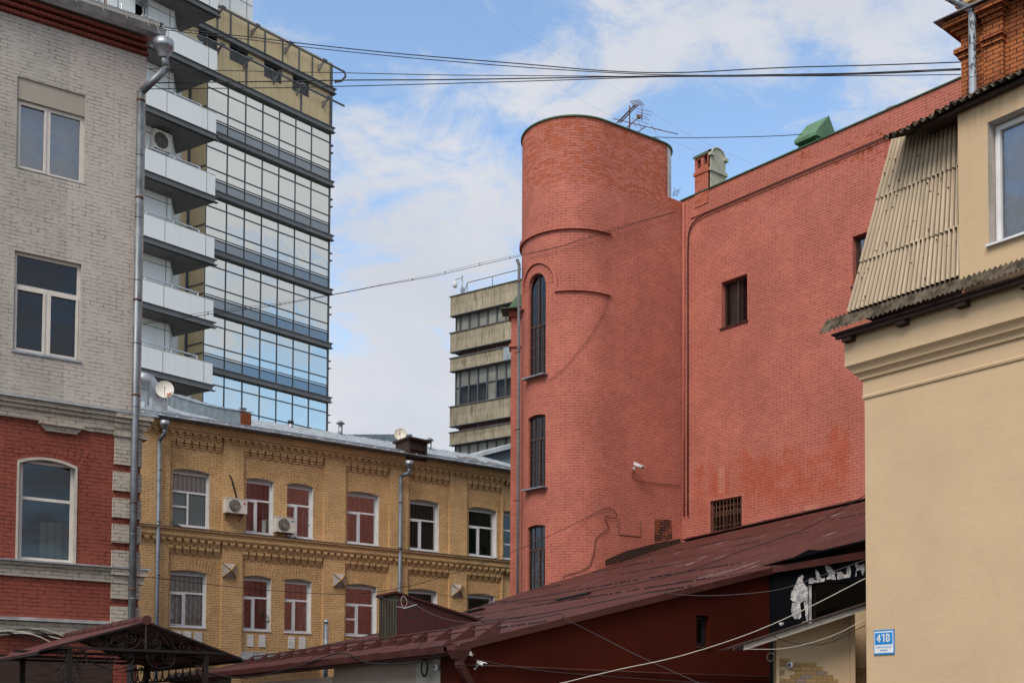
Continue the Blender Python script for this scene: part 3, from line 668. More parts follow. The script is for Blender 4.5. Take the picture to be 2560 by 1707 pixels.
    r = MB(); r.prism([W.pt(SL,zg,.42),W.pt(SL,zg+.17,.48),W.pt(SL,zg+.19,.46),W.pt(SL,zg+.02,.0),W.pt(SL,zg,.0)], W.d*(-SL+.12)); r.build('eave_fascia', MAT['pvc_old'], R_)
    g2 = MB(); g2.prism([W.pt(SL,zg-.06,.30),W.pt(SL,zg-.02,.42),W.pt(SL,zg+.09,.50),W.pt(SL,zg+.095,.49),W.pt(SL,zg+.0,.38),W.pt(SL,zg-.02,.30)], W.d*(-SL+.26)); g2.build('gutter', MAT['zinc_light'], R_)
    rf = MB(); A_, B_ = W.pt(SL,zg+.19,.5), W.pt(.2,zg+.19,.5); rise = 1.1
    rf.face([A_,B_,W.pt(.2,zg+.19+rise,-6),W.pt(SL,zg+.19+rise,-6)], [(0,0),(6,0),(6,7),(0,7)]); rf.face([B_, W.pt(.2,zg+.19,-9), W.pt(.2,zg+.19+rise,-6)]); rf.build('roof', MAT['roof_sheet'], R_)
    b = MB()
    for x in (114, 190, 257, 317, 371):
        s = W.s(x, 60, .48)
        b.bar(W.pt(s,zg+.02,.50), W.pt(s,zg+.19,.50), .03, .012)
    s = W.s(395, 95, .5); b.bar(W.pt(s-.1,zg+.24,.45), W.pt(s+.03,zg-.1,.56), .05, .01); b.build('gutter_bracket', MAT['plaster_patch'], R_)
    q = MB(); q.box(W, SL, .12, zg+.172, zg+.192, .44, .485); q.build('roof_edge_highlight', MAT['white'], R_)  # white strip stands in for the bright lit line along the fascia
    # ---- windows
    z1 = W.z(205, 289); window(R_, W, a1+.005, b1, u1, z1, -.085, 'pvc_old', bars=[('v',.47,0,1)], sashes=[(0,.47,0,1)], th=.075, sill=('zinc',.02,.0,.03), curtain=[('curtain',0,1,0,1,.35)])
    q = MB(); q.box(W, a1, b1, z1, t1, -.5, -.03); q.build('infill_panel', MAT['plaster_patch'], R_)
    window(R_, W, a2+.005, b2, u2, t2, -.085, 'pvc_old', bars=[('h',.665,0,1),('v',.5,0,.665)], sashes=[(0,.5,0,.665),(.5,1,0,.665)], th=.06, sill=('zinc',.03,.03,.04), glass='pane_dark')
    window(R_, W, a3+.04, b3, u3+.02, t3-.02, -.13, 'pvc_old', bars=[('h',.62,0,1)], th=.055, sill=('pvc_old',.0,-.02,.03), glass='pane_dark', curtain=[('drape',.45,1,0,.42,.30)])
    su = MB()        # painted surround of the arched window
    N = 14; hw = (b3-a3)/2; rs = t3-sp; Rr = (hw*hw+rs*rs)/(2*rs)
    out = [(a3-.045,u3-.02)]
    inn = [(a3+.0,u3-.02)]
    for i in range(N+1):
        s = a3+(b3-a3)*i/N; z = t3-rs+math.sqrt(max(Rr*Rr-(s-(a3+b3)/2)**2,0))-(Rr-rs); f = (i/N*2-1)
        inn.append((s, z)); out.append((s+f*.045, z+.05))
    inn.append((b3,u3-.02)); out.append((b3+.045,u3-.02))
    for i in range(len(inn)-1):
        P_ = [inn[i], out[i], out[i+1], inn[i+1]]; su.prism([W.pt(s,z,-.02) for s, z in P_], W.n*.038)
    su.build('window_surround', MAT['reveal_grey'], R_)
    # ---- downpipe with funnel
    o = .16; s0 = W.s(352, 256, o); s1 = W.s(416, 170, .5)
    def at(x, y, o_): s, z = W.px(x, y, o_); return W.pt(s, z, o_)
    pA, pB, pC = at(409,146,.50), at(416,172,.48), at(352,232,o)
    pD = W.pt(s0, 0.2, o)
    cl = [W.pt(s0, W.z(352,y,o), o) for y in (252, 496, 752, 990, 1258, 1474)]
    pipe_run([pA+Z*.05, pB, pC, pD], .076, 'pipe_old', R_, clamps=cl)
    f = MB(); f.lathe(pA, Z, [(0,.085),(.01,.088),(.20,.185),(.205,.19),(.22,.205),(.36,.208),(.365,.19),(.25,.15)], 20); f.build('rain_funnel', MAT['zinc'], R_)
    # shut door and dark panelling, widened to imitate the shade under the canopy
    d = MB(); d.box(W, -2.9, -1.6, 0, 2.35, 0, .05); d.box(W, -2.8, -2.3, .2, 2.2, .05, .07); d.box(W, -2.2, -1.7, .2, 2.2, .05, .07); d.build('door', MAT['wood_dark'], R_)
    d = MB(); d.box(W, SL, -2.92, .0, 2.95, 0, .03); d.box(W, -1.58, -.49, 0, 2.95, 0, .034); d.box(W, -2.92, -1.58, 2.36, 2.95, 0, .03)
    for k in range(7): d.box(W, SL+.15+k*.62, SL+.15+k*.62+.04, 0, 2.9, .03, .045) if SL+.15+k*.62 < -3 or SL+.15+k*.62 > -1.5 else None
    d.build('entrance_shade_panels', MAT['wood_dark'], R_)
    return R_
grey_house()
# rusty rods standing on the grey roof's edge, and a bundle of cables at the foot of the wall
def rods():
    zg = G.z(369,144)+.6
    for i, (x0, x1, ya, yb, lab) in enumerate(((231.5,229.5,-40,44,'rusty thin rod on the grey roof edge, left one of the close pair'),(244,246.5,-40,46,'rusty thin rod on the grey roof edge, right one of the close pair'),(258,263,-20,50,'rusty bent rod of the bunch of rods nearest the gutter funnel'))):
        o = -.2; s, z = G.px(x0, yb, o); s2, z2 = G.px(x1, ya, o); b = MB(); b.tube([G.pt(s,z-.4,o), G.pt(s2,z2,o)], .013, 6)
        if i == 2:
            b.tube([G.pt(s+.09,z-.4,o), G.pt(s2+.02,z2-.1,o)], .011, 6); b.tube([G.pt(s-.02,z-.4,o), G.pt(s2-.01,z2,o)], .011, 6); b.tube([G.pt(s-.05,z2,o), G.pt(s+.05,z2,o)], .012, 6)
        b.build('roof_rod', MAT['rusty'], None, label=lab, cat='rod', group='rusty rods on the grey roof')
    s, z = G.px(203, 36, -.5); s2, z2 = G.px(246, -4, -.5); b = MB(); b.bar(G.pt(s,z-.3,-.5), G.pt(s2+.2,z2+.25,-.5), .06, .03); b.build('roof_strut', MAT['zinc'], None, label='grey slanting metal strut on the roof behind the rusty rods', cat='strut')
    for i in range(6):
        b = MB(); pts = []
        for k in range(12):
            f = k/11; x = -20+190*f; y = 1590-16*math.sin(f*2.6+.3*i)+4*math.sin(7*f+i*1.9)+i*2.0 + 26*max(0,f-.6)
            s, zz_ = G.px(x, y, .16); pts.append(G.pt(s, zz_, .14+.012*i))
        b.tube(pts, .014, 6); dark = i % 2
        b.build('wall_cable', MAT['cable' if dark else 'cable_white'], None, label=('black' if dark else 'off-white')+' cable sagging in the bundle under the red wall, '+('first','second','third','fourth','fifth','sixth')[i]+' from the top', cat='cable', group='cable bundle under the red wall')
rods()
# ------------------------------------------------------------------ long ochre brick house behind
P0 = at_depth(430, 1300, 40.0); Y = Wall((P0.x, P0.y), 54.2)
def yellow_house():
    W = Y; R_ = thing('brick_house', 'long two storey ochre brick house with toothed brick cornices and white framed windows', 'house', W.pt(6, 0, -3))
    S0, S1 = W.s(345), W.s(1292)+1.6
    ze = W.z(600, 1080)                       # top of brickwork under the gutter
    def zs(pts): return sum(W.z(x, y) for x, y in pts)/len(pts)
    # openings: left px, right px of the two rows
    ups = ((438,530),(622,690),(724,789),(875,953),(1031,1103),(1177.5,1247),(1259,1300)); dns = ((436,526),(619,687),(721,787),(873,950),(1028.5,1100),(1177,1243))
    ut = zs(((484,1171.6),(656,1195.5),(756,1209),(914,1228.6),(1067,1248))); ub = zs(((530,1318),(690,1335),(789,1344.5),(953,1362.6),(1103,1377)))
    dt = zs(((481,1422),(653,1438),(754,1447),(911,1458.6),(1064,1474))); db = zs(((526,1568),(687,1575),(787,1581)))
    H = []
    for row, t, b in ((ups, ut, ub), (dns, dt, db)):
        for a, c in row: H.append((W.s(a), W.s(c), b, t, .075, .25, .75))
    zb0, zb1 = W.z(358.8,1316), W.z(358.8,1334)      # string course top and bottom of its plain band
    REC = -.11
    w_ = MB(); w_.wall(W, S0, S1, 0, ze, H, off=REC)
    E_ = Wall(W.pt(S0,0,REC), d=W.n); w_.wall(Wall(W.pt(S1,0,REC), d=-W.n), 0, 9, 0, ze); w_.wall(Wall(W.pt(S1,0,-9), d=-W.d), 0, S1-S0, 0, ze)
    w_.build('wall', [MAT['yellow_brick'], MAT['reveal'], MAT['room']], R_)
    # pilasters
    pil = [(345,423),(557,608),(811,864),(974,1021),(1125,1168),(1255.5,1258.3)]
    for a, b in pil:
        q = MB(); q.box(W, W.s(a,1300,0), W.s(b,1300,0), 0, ze-.02, REC, 0); q.build('pilaster', MAT['yellow_brick'], R_)
    bays = [(pil[i][1], pil[i+1][0]) for i in range(len(pil)-1)]
    # entablature bands and toothed corbels, on two levels
    def level(ztop, hband, name, flash):
        b = MB(); b.box(W, S0, S1, ztop-hband, ztop, REC, .13); b.box(W, S0, S1, ztop-hband-.08, ztop-hband, REC, .085)
        b.box(W, S0, S1, ztop, ztop+.07, REC, .19) if flash else None
        b.build(name, MAT['yellow_brick'], R_)
        # small two-step brackets all along
        q = MB(); s = S0; zt = ztop-hband-.08
        while s < S1-.2:
            q.box(W, s, s+.15, zt-.085, zt, REC, .10); q.box(W, s+.02, s+.13, zt-.165, zt-.085, REC, .05); s += .272
        q.build('bracket_course', MAT['yellow_brick'], R_)
        # stepped drop corbels inside each bay
        q = MB(); zt2 = zt-.24
        for a, c in bays:
            sa, sb = W.s(a), W.s(c); n = max(2, round((sb-sa)/.285)); p = (sb-sa)/n
            q.box(W, sa, sb, zt2, zt, REC, -.004)
            for k in range(n):
                m = sa+(k+.5)*p
                q.box(W, m-p*.40, m+p*.40, zt2-.10, zt2, REC, .0+.012); q.box(W, m-p*.30, m+p*.30, zt2-.185, zt2-.10, REC, -.03); q.box(W, m-p*.22, m+p*.22, zt2-.26, zt2-.185, REC, -.06)
        q.build('corbel_course', MAT['yellow_brick'], R_)
    level(ze, .22, 'cornice', False); level(zb0, .20, 'string_course', True)
    f = MB(); f.box(W, S0, S1, zb0+.072, zb0+.085, REC, .22); f.build('ledge_flashing', MAT['pipe_old'], R_)
    # arches of standing bricks over the windows
    for a, c, zb, zt, rise, _, _ in H:
        q = MB(); m = (a+c)/2; hw = (c-a)/2; R = (hw*hw+rise*rise)/(2*rise); fm = math.asin(min(1, hw/R))*1.25; n = max(9, int(2*fm*R/.10))
        for ring in range(2):
            r0, r1 = R+.012+ring*.24, R+.235+ring*.24
            for k in range(n):
                fa, fb = -fm+2*fm*k/n+.011, -fm+2*fm*(k+1)/n-.011
                P_ = [(m+math.sin(g)*r, zt-R+math.cos(g)*r) for r, g in ((r0,fa),(r0,fb),(r1,fb),(r1,fa))]
                q.prism([W.pt(s, z, REC) for s, z in P_], W.n*.014, uvs=[(s, z) for s, z in P_])
        q.build('window_arch', MAT['yellow_brick'], R_)
    # windows
    rnd = random.Random(3)
    for i, (a, c, zb, zt, rise, _, _) in enumerate(H):
        up = i < 7; k = i if up else i-7; off = REC-.17
        bars, sash, cur, lat, gl = [('h',.64,0,1),('v',.44,0,.64)], [(0,.44,0,.64)], [], None, 'pane_reflect' if k in (1,2,3,4,5) else 'pane_blind'
        if up and k == 0: cur = [('drape',0,1,.64,1,.10),('blinds',0,1,0,.64,.11)]; bars = [('h',.64,0,1),('v',.46,0,.64),('h',.36,0,.46)]; sash = []
        elif not up and k == 0: cur = [('drape',.0,1,0,1,.14)]; lat = ('lattice', .30, .09)
        elif k in (1, 2): cur = [('drape_reflect',0,1,.64,1,.16),('drape',.68,1,0,.64,.22)] if not up else [('drape_reflect',0,.55,0,1,.2),('drape_reflect',0,1,.64,1,.17),('drape',.78,1,0,.64,.3)]; lat = ('lattice', .26, .09)
        elif k == 3: lat = ('lattice', .28, .09); cur = [('drape_reflect',0,.62,0,1,.2),('drape_reflect',0,1,.64,1,.16)] if up else [('pot',.42,.80,0,1,.3)]; bars = bars + ([('h',.33,0,.44)] if not up else [])
        elif k == 4: cur = [('drape',0,1,0,.62,.2),('drape',0,1,.64,1,.15)]
        elif k == 5: cur = [('drape',0,1,0,1,.10)] if not up else [('drape',.58,1,0,1,.25),('curtain',0,1,.64,1,.3)]
        if k == 6: bars = [('h',.64,0,1),('h',.33,0,1)]; sash = []; gl = 'pane_dark'
        window(R_, W, a, c, zb, zt-.11, off, 'white', bars=bars, sashes=sash, th=.058, glass=gl, curtain=cur, lattice=lat)
        q = MB(); q.box(W, a-.015, c+.015, zb-.05, zb, off-.05, REC+.035); q.build('window_sill', MAT['white'], R_)
        # plaster cap under the arch, above the frame
        q = MB(); q.box(W, a, c, zt-.11, zt, off-.05, off+.02); q.build('window_head', MAT['reveal_grey'], R_)
    # whitewashed brick tablets below the lower windows
    for xs in ((440,464),(470,490),(497,517),(628,645),(658,674),(731,747),(758,774)):
        a, b = W.s(xs[0]), W.s(xs[1]); zt = db-.16; q = MB()
        for j in range(4):
            q.box(W, a+.004*(j % 2), b-.004*(j % 2), zt-.43+j*.108, zt-.43+j*.108+.094, REC-.01, REC+.03)
        q.box(W, a+.01, b-.01, zt-.425, zt-.01, REC-.02, REC+.022); q.build('white_tablet', MAT['reveal'], R_)
    # sheet hoods over the cellar openings
    for x0, x1, y0, y1 in ((500,537,1606,1622),(607,703,1612,1629),(709,792,1616,1630)):
        a, b = W.s(x0,1620,.3), W.s(x1,1620,.3); zt, zb_ = db-.78, db-1.05
        q = MB(); q.face([W.pt(a-.06,zb_,.42),W.pt(b+.06,zb_,.42),W.pt(b-.10,zt,.0),W.pt(a+.10,zt,.0)], [(0,0),(2,0),(2,.5),(0,.5)]); q.face([W.pt(a-.06,zb_-.02,.42),W.pt(b+.06,zb_-.02,.42),W.pt(b+.06,zb_,.42),W.pt(a-.06,zb_,.42)])
        q.face([W.pt(a-.06,zb_,.42),W.pt(a+.10,zt,.0),W.pt(a-.06,zb_,0)]); q.face([W.pt(b+.06,zb_,.42),W.pt(b-.10,zt,.0),W.pt(b+.06,zb_,0)]); q.build('cellar_hood', MAT['zinc'], R_)
    # pyramid bosses on the pilasters
    for x, y in ((573,1426),(847,1451),(1142,1475)):
        s, z = W.px(x, y, 0); r = .245; q = MB()
        q.box(W, s-r, s+r, z-r, z+r, -.02, .022); q.build('boss_plate', MAT['boss_grey'], R_)
        q = MB(); ap = W.pt(s, z, .20); cn = [W.pt(s-r,z-r,.024),W.pt(s+r,z-r,.024),W.pt(s+r,z+r,.024),W.pt(s-r,z+r,.024)]
        for i in range(4): q.face([cn[i],cn[(i+1)%4],ap])
        for i in range(4): q.bar(cn[i]+W.n*.006, ap+W.n*.004, .055, .03, mi=1)
        q.build('pyramid_boss', [MAT['boss_grey'], MAT['boss_rust']], R_)
    # ---- roof
    zr = ze+.05; OV = .42
    sr0 = S0-.2
    def roofpt(s, f): return W.pt(s, zr+.02+f*1.95, OV-f*6.0)
    b = MB(); b.face([roofpt(S0,0),roofpt(S1,0),roofpt(S1,1),roofpt(S0,1)], [(0,0),(S1-S0,0),(S1-S0,6),(0,6)])
    b.face([roofpt(S1,1),roofpt(S0,1),W.pt(S0,ze,-10),W.pt(S1,ze,-10)]); b.face([roofpt(S0,0),roofpt(S0,1),W.pt(S0,ze,-10),W.pt(S0,ze,0)]); b.face([roofpt(S1,0),roofpt(S1,1),W.pt(S1,ze,-10),W.pt(S1,ze,0)])
    s = S0+.1
    while s < S1:
        b.bar(roofpt(s,0)+Z*.012, roofpt(s+.25,.995)+Z*.012, .022, .04); s += .58
    b.build('roof', MAT['roof_sheet'], R_)
    q = MB(); q.box(W, S0, S1, ze+.0, ze+.045, -.1, .36); q.box(W, S0, S1, ze+.045, ze+.065, .30, .40); q.build('eave_board', MAT['blue_sheet'], R_)
    q = MB(); q.prism([W.pt(S0,zr-.02,.37),W.pt(S0,zr-.015,.50),W.pt(S0,zr+.012,.50),W.pt(S0,zr+.01,.37)], W.d*(S1-S0)); q.build('eave_edge', MAT['zinc_light'], R_)
    q = MB(); q.prism([roofpt(S0,.05)+Z*.0,roofpt(S0,.05)+Z*.085-W.n*.04,roofpt(S0,.062)+Z*.085,roofpt(S0,.062)+Z*.0], W.d*(S1-S0)); q.build('standing_gutter', MAT['pipe_old'], R_)
    def rp(x, y, f):
        """point on the roof slope f up from the eave, under photo column x"""
        off = OV-f*6.0; s = W.s(x, y, off); return roofpt(s, f)
    # fire wall running up the roof on the left
    a, b2 = rp(600,1050,.10), rp(425,1013,.80); h = Z*.52; t = W.d*.42; q = MB()
    N = 8; pts = [a+(b2-a)*(k/N)+Z*(.08*math.sin(math.pi*k/N)*-1) for k in range(N+1)]
    for p_, r_ in zip(pts, pts[1:]): q.hex([p_-Z*.6, p_+t-Z*.6, r_+t-Z*.6, r_-Z*.6, p_+h, p_+t+h, r_+t+h, r_+h])
    fw = q.build('fire_wall', MAT['blue_sheet'], R_)
    q = MB(); q.hex([a-Z*.5+t*.04-W.n*-.004, a+t*.96-Z*.5+W.n*.004, a+t*.96-Z*.5-W.n*.1, a+t*.04-Z*.5-W.n*.1, a+t*.04+h*.92+W.n*.05, a+t*.96+h*.92+W.n*.05, a+t*.96+h*.92-W.n*.1, a+t*.04+h*.92-W.n*.1]); q.build('fire_wall_end', MAT['bare_brick'], fw)
    q = MB()
    for p_, r_ in zip(pts, pts[1:]): q.hex([p_+h+W.n*.06-t*.1, p_+t*1.1+h+W.n*.06, r_+t*1.1+h, r_+h-t*.1, p_+h+Z*.03+W.n*.06-t*.1, p_+t*1.1+h+Z*.03+W.n*.06, r_+t*1.1+h+Z*.03, r_+h+Z*.03-t*.1])
    q.build('fire_wall_capping', MAT['zinc_light'], fw)
    # vent duct with a bent head
    f = .30; p_ = rp(379,1040,f); p2 = rp(418,1043,f); wv = (p2-p_); wv.z = 0; dv = -W.n*.75; top = W.pt(0,0,0); zt = W.z(400, 995, OV-f*6)
    q = MB(); z0 = p_.z-.4; A_ = Vector((p_.x,p_.y,z0)); q.hex([A_, A_+wv, A_+wv+dv, A_+dv]+[v+Z*(zt-z0) for v in (A_, A_+wv, A_+wv+dv, A_+dv)]); du = q.build('vent_duct', MAT['zinc_light'], R_)
    q = MB(); c0 = A_+wv*.45+dv*.5; cz = Vector((c0.x,c0.y,zt)); q.tube([cz-Z*.2, cz+Z*.35, cz+Z*.62-W.d*.25, cz+Z*.68-W.d*.75], .27, 16); q.build('duct_elbow', MAT['zinc'], du)
    # small pipes
    for x, yt, yb, f, r, cap in ((607,1026,1062,.62,.10,0),(726.5,1055,1078,.72,.095,1),(851,1062,1096,.86,.09,2),(1074,1104,1140,.75,.09,2),(474,1000,1030,.95,.10,2)):
        p_ = rp(x, yb, f); zt = W.z(x, yt, OV-f*6.0); q = MB(); q.tube([Vector((p_.x,p_.y,p_.z-.2)), Vector((p_.x,p_.y,zt))], r, 14); o = q.build('vent_pipe', MAT['zinc'], R_)
        q = MB(); c0 = Vector((p_.x,p_.y,zt))
        if cap == 0: q.tube([c0+Z*.06, c0+Z*.075], r*1.5, 14)
        elif cap == 1: q.tube([c0-Z*.05, c0+Z*.04], r*1.3, 14)
        else: q.lathe(c0+Z*.05, Z, [(0,r*2.0),(.03,r*1.9),(.13,.02)], 14)
        for k in range(3): q.bar(c0+Vector((math.cos(k*2.1)*r*.9, math.sin(k*2.1)*r*.9, -.04)), c0+Vector((math.cos(k*2.1)*r*.9, math.sin(k*2.1)*r*.9, .09)), .015)
        q.build('pipe_cap', MAT['pipe_old' if cap != 1 else 'black'], o)
    # big sheet-clad dormer wall behind the middle of the roof
    q = MB(); f = .97; yo = OV-f*6.0
    a, c = W.s(836,1095,yo), W.s(1031,1085,yo); z0 = zr+.2; za, zc_ = W.z(860,1092,yo), W.z(1031,1085,yo)
    q.hex([W.pt(a-.3,z0,yo),W.pt(c,z0,yo),W.pt(c,z0,yo-5),W.pt(a-.3,z0,yo-5), W.pt(a-.3,za,yo),W.pt(c,zc_,yo),W.pt(c,zc_,yo-5),W.pt(a-.3,za,yo-5)]); q.build('sheet_dormer', MAT['blue_sheet'], R_)
    # louvred timber shaft
    f = .0; yo = .36; a, c = W.s(1022,1140,yo), W.s(1068,1145,yo); z0, z1 = W.z(1045,1146,yo)-.02, W.z(1022,1096,yo); q = MB(); dd = 1.0
    q.box(W, a, a+.07, z0, z1, yo-dd, yo); q.box(W, c-.07, c, z0, z1, yo-dd, yo); q.box(W, a+.07, c-.07, z0, z1, yo-dd, yo-.09)
    n = 9
    for k in range(n):
        zz_ = z0+.35+(z1-z0-.40)*k/n; q.hex([W.pt(a+.07,zz_,yo),W.pt(c-.07,zz_,yo),W.pt(c-.07,zz_+.05,yo-.085),W.pt(a+.07,zz_+.05,yo-.085),W.pt(a+.07,zz_+.10,yo-.03),W.pt(c-.07,zz_+.10,yo-.03),W.pt(c-.07,zz_+.12,yo-.085),W.pt(a+.07,zz_+.12,yo-.085)])
    sh = q.build('louvred_shaft', MAT['wood_dark'], R_)
    q = MB(); q.hex([W.pt(a-.08,z1,yo+.12),W.pt(c+.12,z1-.04,yo+.12),W.pt(c+.12,z1-.04,yo-dd-.1),W.pt(a-.08,z1,yo-dd-.1)]+[v+Z*.07 for v in (W.pt(a-.08,z1,yo+.12),W.pt(c+.12,z1-.04,yo+.12),W.pt(c+.12,z1-.04,yo-dd-.1),W.pt(a-.08,z1,yo-dd-.1))]); q.build('shaft_lid', MAT['wood_dark'], sh)
    # skylight box
    f = .80; yo = OV-f*6.0; a, c = W.s(1080,1136,yo), W.s(1112,1136,yo); zt = W.z(1086,1120,yo); q = MB()
    q.hex([W.pt(a,zt-.6,yo+.3),W.pt(c,zt-.6,yo+.3),W.pt(c,zt-.4,yo-.7),W.pt(a,zt-.4,yo-.7),W.pt(a,zt-.32,yo+.3),W.pt(c,zt-.32,yo+.3),W.pt(c,zt,yo-.6),W.pt(a,zt,yo-.6)]); q.build('roof_skylight', MAT['zinc'], R_)
    # broken slates at the right end
    q = MB(); rnd = random.Random(5)
    for k in range(60):
        t = rnd.random(); p_ = rp(1140+130*t, 1160, .06+.50*(1-t)*rnd.random()+.02)+Z*.05; a = rnd.uniform(-.5,.5); dv = (W.d*math.cos(a)+W.n*math.sin(a))*rnd.uniform(.12,.4); q.bar(p_, p_+dv-Z*.02, rnd.uniform(.03,.09), .015)
    o = q.build('broken_slate_edge', MAT['wood_grey'], R_)
    # ---- downpipes
    def at(x, y, o): s, z = W.px(x, y, o); return W.pt(s, z, o)
    for (fx, fy0, fy1, ex, ey, px_) in ((411.5,1056,1072,398.7,1100,398.7),(1022.5,1154,1170,1001.5,1190,1001.6)):
        pA, pB = at(fx, fy1, .42), at(fx, fy1+12, .42); pC = at(ex, ey, .13); pD = W.pt(W.s(px_, 1200, .13), .1, .13)
        cl = [Vector((pD.x,pD.y,pC.z-k*1.75-1.0)) for k in range(5)]
        pipe_run([pA, pB, pC, pD], .068, 'pipe_blue', R_, clamps=cl)
        q = MB(); q.lathe(pA-Z*.03, Z, [(0,.075),(.16,.15),(.17,.158),(.30,.162)], 18); q.build('rain_funnel', MAT['zinc'], R_)
    return R_
yellow_house()
# grey sheet-clad house with a sloping eave, between the ochre house and the red tower
def sheet_house():
    W = Wall(at_depth(1178,1150,54).xy, 78); R_ = thing('sheet_clad_house', 'blue grey sheet clad wall and small roof squeezed between the ochre house and red tower', 'house', W.pt(1,0,-2))
    a, c = W.s(1175), W.s(1300); za, zc_ = W.z(1178,1151), W.z(1282,1118); b = MB()
    b.hex([W.pt(a,0,0),W.pt(c,0,0),W.pt(c,0,-4),W.pt(a,0,-4),W.pt(a,za,0),W.pt(c,zc_,0),W.pt(c,zc_,-4),W.pt(a,za,-4)]); b.build('wall', MAT['blue_sheet'], R_)
    b = MB(); b.hex([W.pt(a-.35,za-.10,.35),W.pt(c,zc_+.02,.35),W.pt(c,zc_+.02,-4),W.pt(a-.35,za-.10,-4),W.pt(a-.35,za+.04,.35),W.pt(c,zc_+.22,.35),W.pt(c,zc_+1.0,-4),W.pt(a-.35,za+.9,-4)]); b.build('roof', MAT['roof_sheet'], R_)
sheet_house()
# ------------------------------------------------------------------ tall salmon red building with its round stair tower
PC = at_depth(1706, 900, 36.0)
RW = Wall((PC.x, PC.y), -39.8)
_f = Wall((PC.x, PC.y), 55.0); TL = 3.07
TW = Curved((PC - _f.d*TL).xy, 55.0, 1.51)
def red_building():
    W = TW; R_ = thing('red_brick_building', 'tall salmon red painted brick building with a round stair tower and few windows', 'building', PC + Vector((2,2,0)) - Z*PC.z)
    ztop = W.z(1435, 291.6); zsh = RW.z(1706, 503); zp = zsh
    r = RW
    # ---------------- flank wall
    S1 = r.s(2500)
    a1, b1, t1, u1 = r.s(1804), r.s(1869), r.z(1836, 695), r.z(1836, 811)
    a2, b2, t2, u2 = r.s(2134), r.s(2205), r.z(2134, 591), r.z(2134, 716)
    a3, b3, t3, u3 = r.s(1776), r.s(1854.6), r.z(1815, 1246), r.z(1815, 1356)
    P1 = [r.px(x, y) for x, y in ((1742,1120),(2120,1120),(1742,1275),(2120,1275))]
    sa, sb = r.s(1735), r.s(2125); za, zb = r.z(1900,1290), r.z(1950,1120)
    pk = [r.px(x, y) for x, y in ((2165,372),(2000,400),(1860,505),(2110,395),(2230,375))]
    def after(m, base, cell, uv):
        x, y, _ = m.sepxy(m.uv); nz = m.noise(m.uv, 1.7, 6, .6); nf = m.noise(m.uv, 6, 7, .65)
        # rust coloured wash with a ragged upper edge and pale runs in it
        e = m.noise(m.map(m.uv, scale=(1.1,.25,1)), 1.4, 4, .55)
        up = m.rng(m.math('SUBTRACT', y, m.math('MULTIPLY', m.math('SUBTRACT', e, .5), 2.2)), zb-.25, zb+.05, 1, 0)
        lo = m.rng(m.math('SUBTRACT', y, m.math('MULTIPLY', m.math('SUBTRACT', nz, .5), 1.8)), za-.2, za+.5)
        k = m.math('MULTIPLY', m.math('MULTIPLY', up, lo), m.math('MULTIPLY', m.rng(x, sa-.2, sa+.3), m.rng(x, sb-.2, sb+.2, 1, 0)))
        base = m.mix(m.math('MULTIPLY', k, m.rng(nz, .33, .60, .10, .90)), base, (.40,.092,.048))
        runs = m.math('MULTIPLY', m.rng(m.math('FRACT', m.math('MULTIPLY', x, 1/.93)), 0, .035, 1, 0), m.rng(m.noise(m.map(m.uv, scale=(1,.8,1)), 1.2, 3), .5, .56))
        base = m.mix(m.math('MULTIPLY', m.math('MULTIPLY', runs, k), .6), base, (.46,.25,.2))
        # paler repainted rectangles low down
        for (x0, x1, y0, y1) in ((1873,1905,1300,1335),(1938,1972,1292,1322),(2010,2046,1258,1300),(1795,1812,1165,1235),(1855,1885,1330,1352)):
            p, q = r.px(x0, y1), r.px(x1, y0); base = m.mix(m.math('MULTIPLY', m.box(p[0], q[0], p[1], q[1], .05), .6), base, (.52,.22,.165))
        # bare orange brick where the paint has gone
        tot = None
        for (cs, cz), rad in zip(pk, (1.25,.8,.35,.6,.6)):
            dx = m.math('DIVIDE', m.math('SUBTRACT', x, cs), rad); dy = m.math('DIVIDE', m.math('SUBTRACT', y, cz), rad*.55)
            d = m.math('ADD', m.math('MULTIPLY', dx, dx), m.math('MULTIPLY', dy, dy)); f = m.rng(d, 0, 1.0, 1, 0)
            tot = f if tot is None else m.math('MAXIMUM', tot, f)
        pe = m.rng(m.math('ADD', m.math('MULTIPLY', tot, .16), m.math('ADD', m.math('MULTIPLY', nf, .75), m.math('MULTIPLY', cell, .10))), .60, .635)
        base = m.mix(m.math('MULTIPLY', pe, m.rng(tot, .02, .3)), base, (.34,.06,.018))
        dirt = m.math('MULTIPLY', m.rng(y, zp-1.9, zp-.2), m.rng(nf, .45, .65)); base = m.mix(m.math('MULTIPLY', dirt, .25), base, (.24,.12,.09))
        return base
    MAT['wall_brick'] = brick('salmon_red_flank_brick', (.455,.146,.105), joint=.011, jdark=.48, jvis=(.36,.58), bump=.55, after=after, blotch=[((.50,.18,.135),.52,.7,.4,.7,(4,2,0)), ((.37,.11,.075),.54,.72,.35,1.2,(1,9,0))])
    b = MB(); b.wall(r, 0, S1, 0, zsh, [(a1,b1,u1,t1,0,.20,.9), (a2,b2,u2,t2,0,.20,.9), (a3,b3,u3,t3,0,.18,.5)])
    b.build('flank_wall', [MAT['wall_brick'], MAT['tower_brick'], MAT['room']], R_)
    b = MB(); bk = 11
    b.face([r.pt(0,zsh,-.001), r.pt(S1,zsh,-.001), r.pt(S1,zsh+1.5,-bk), r.pt(0,zsh+1.5,-bk)], [(0,0),(9,0),(9,9),(0,9)]); b.face([r.pt(S1,0,0), r.pt(S1,0,-bk), r.pt(S1,zsh+1.5,-bk), r.pt(S1,zsh,0)])
    b.face([r.pt(0,0,-bk), r.pt(S1,0,-bk), r.pt(S1,zsh+1.5,-bk), r.pt(0,zsh+1.5,-bk)]); b.build('roof', MAT['green_cap'], R_)
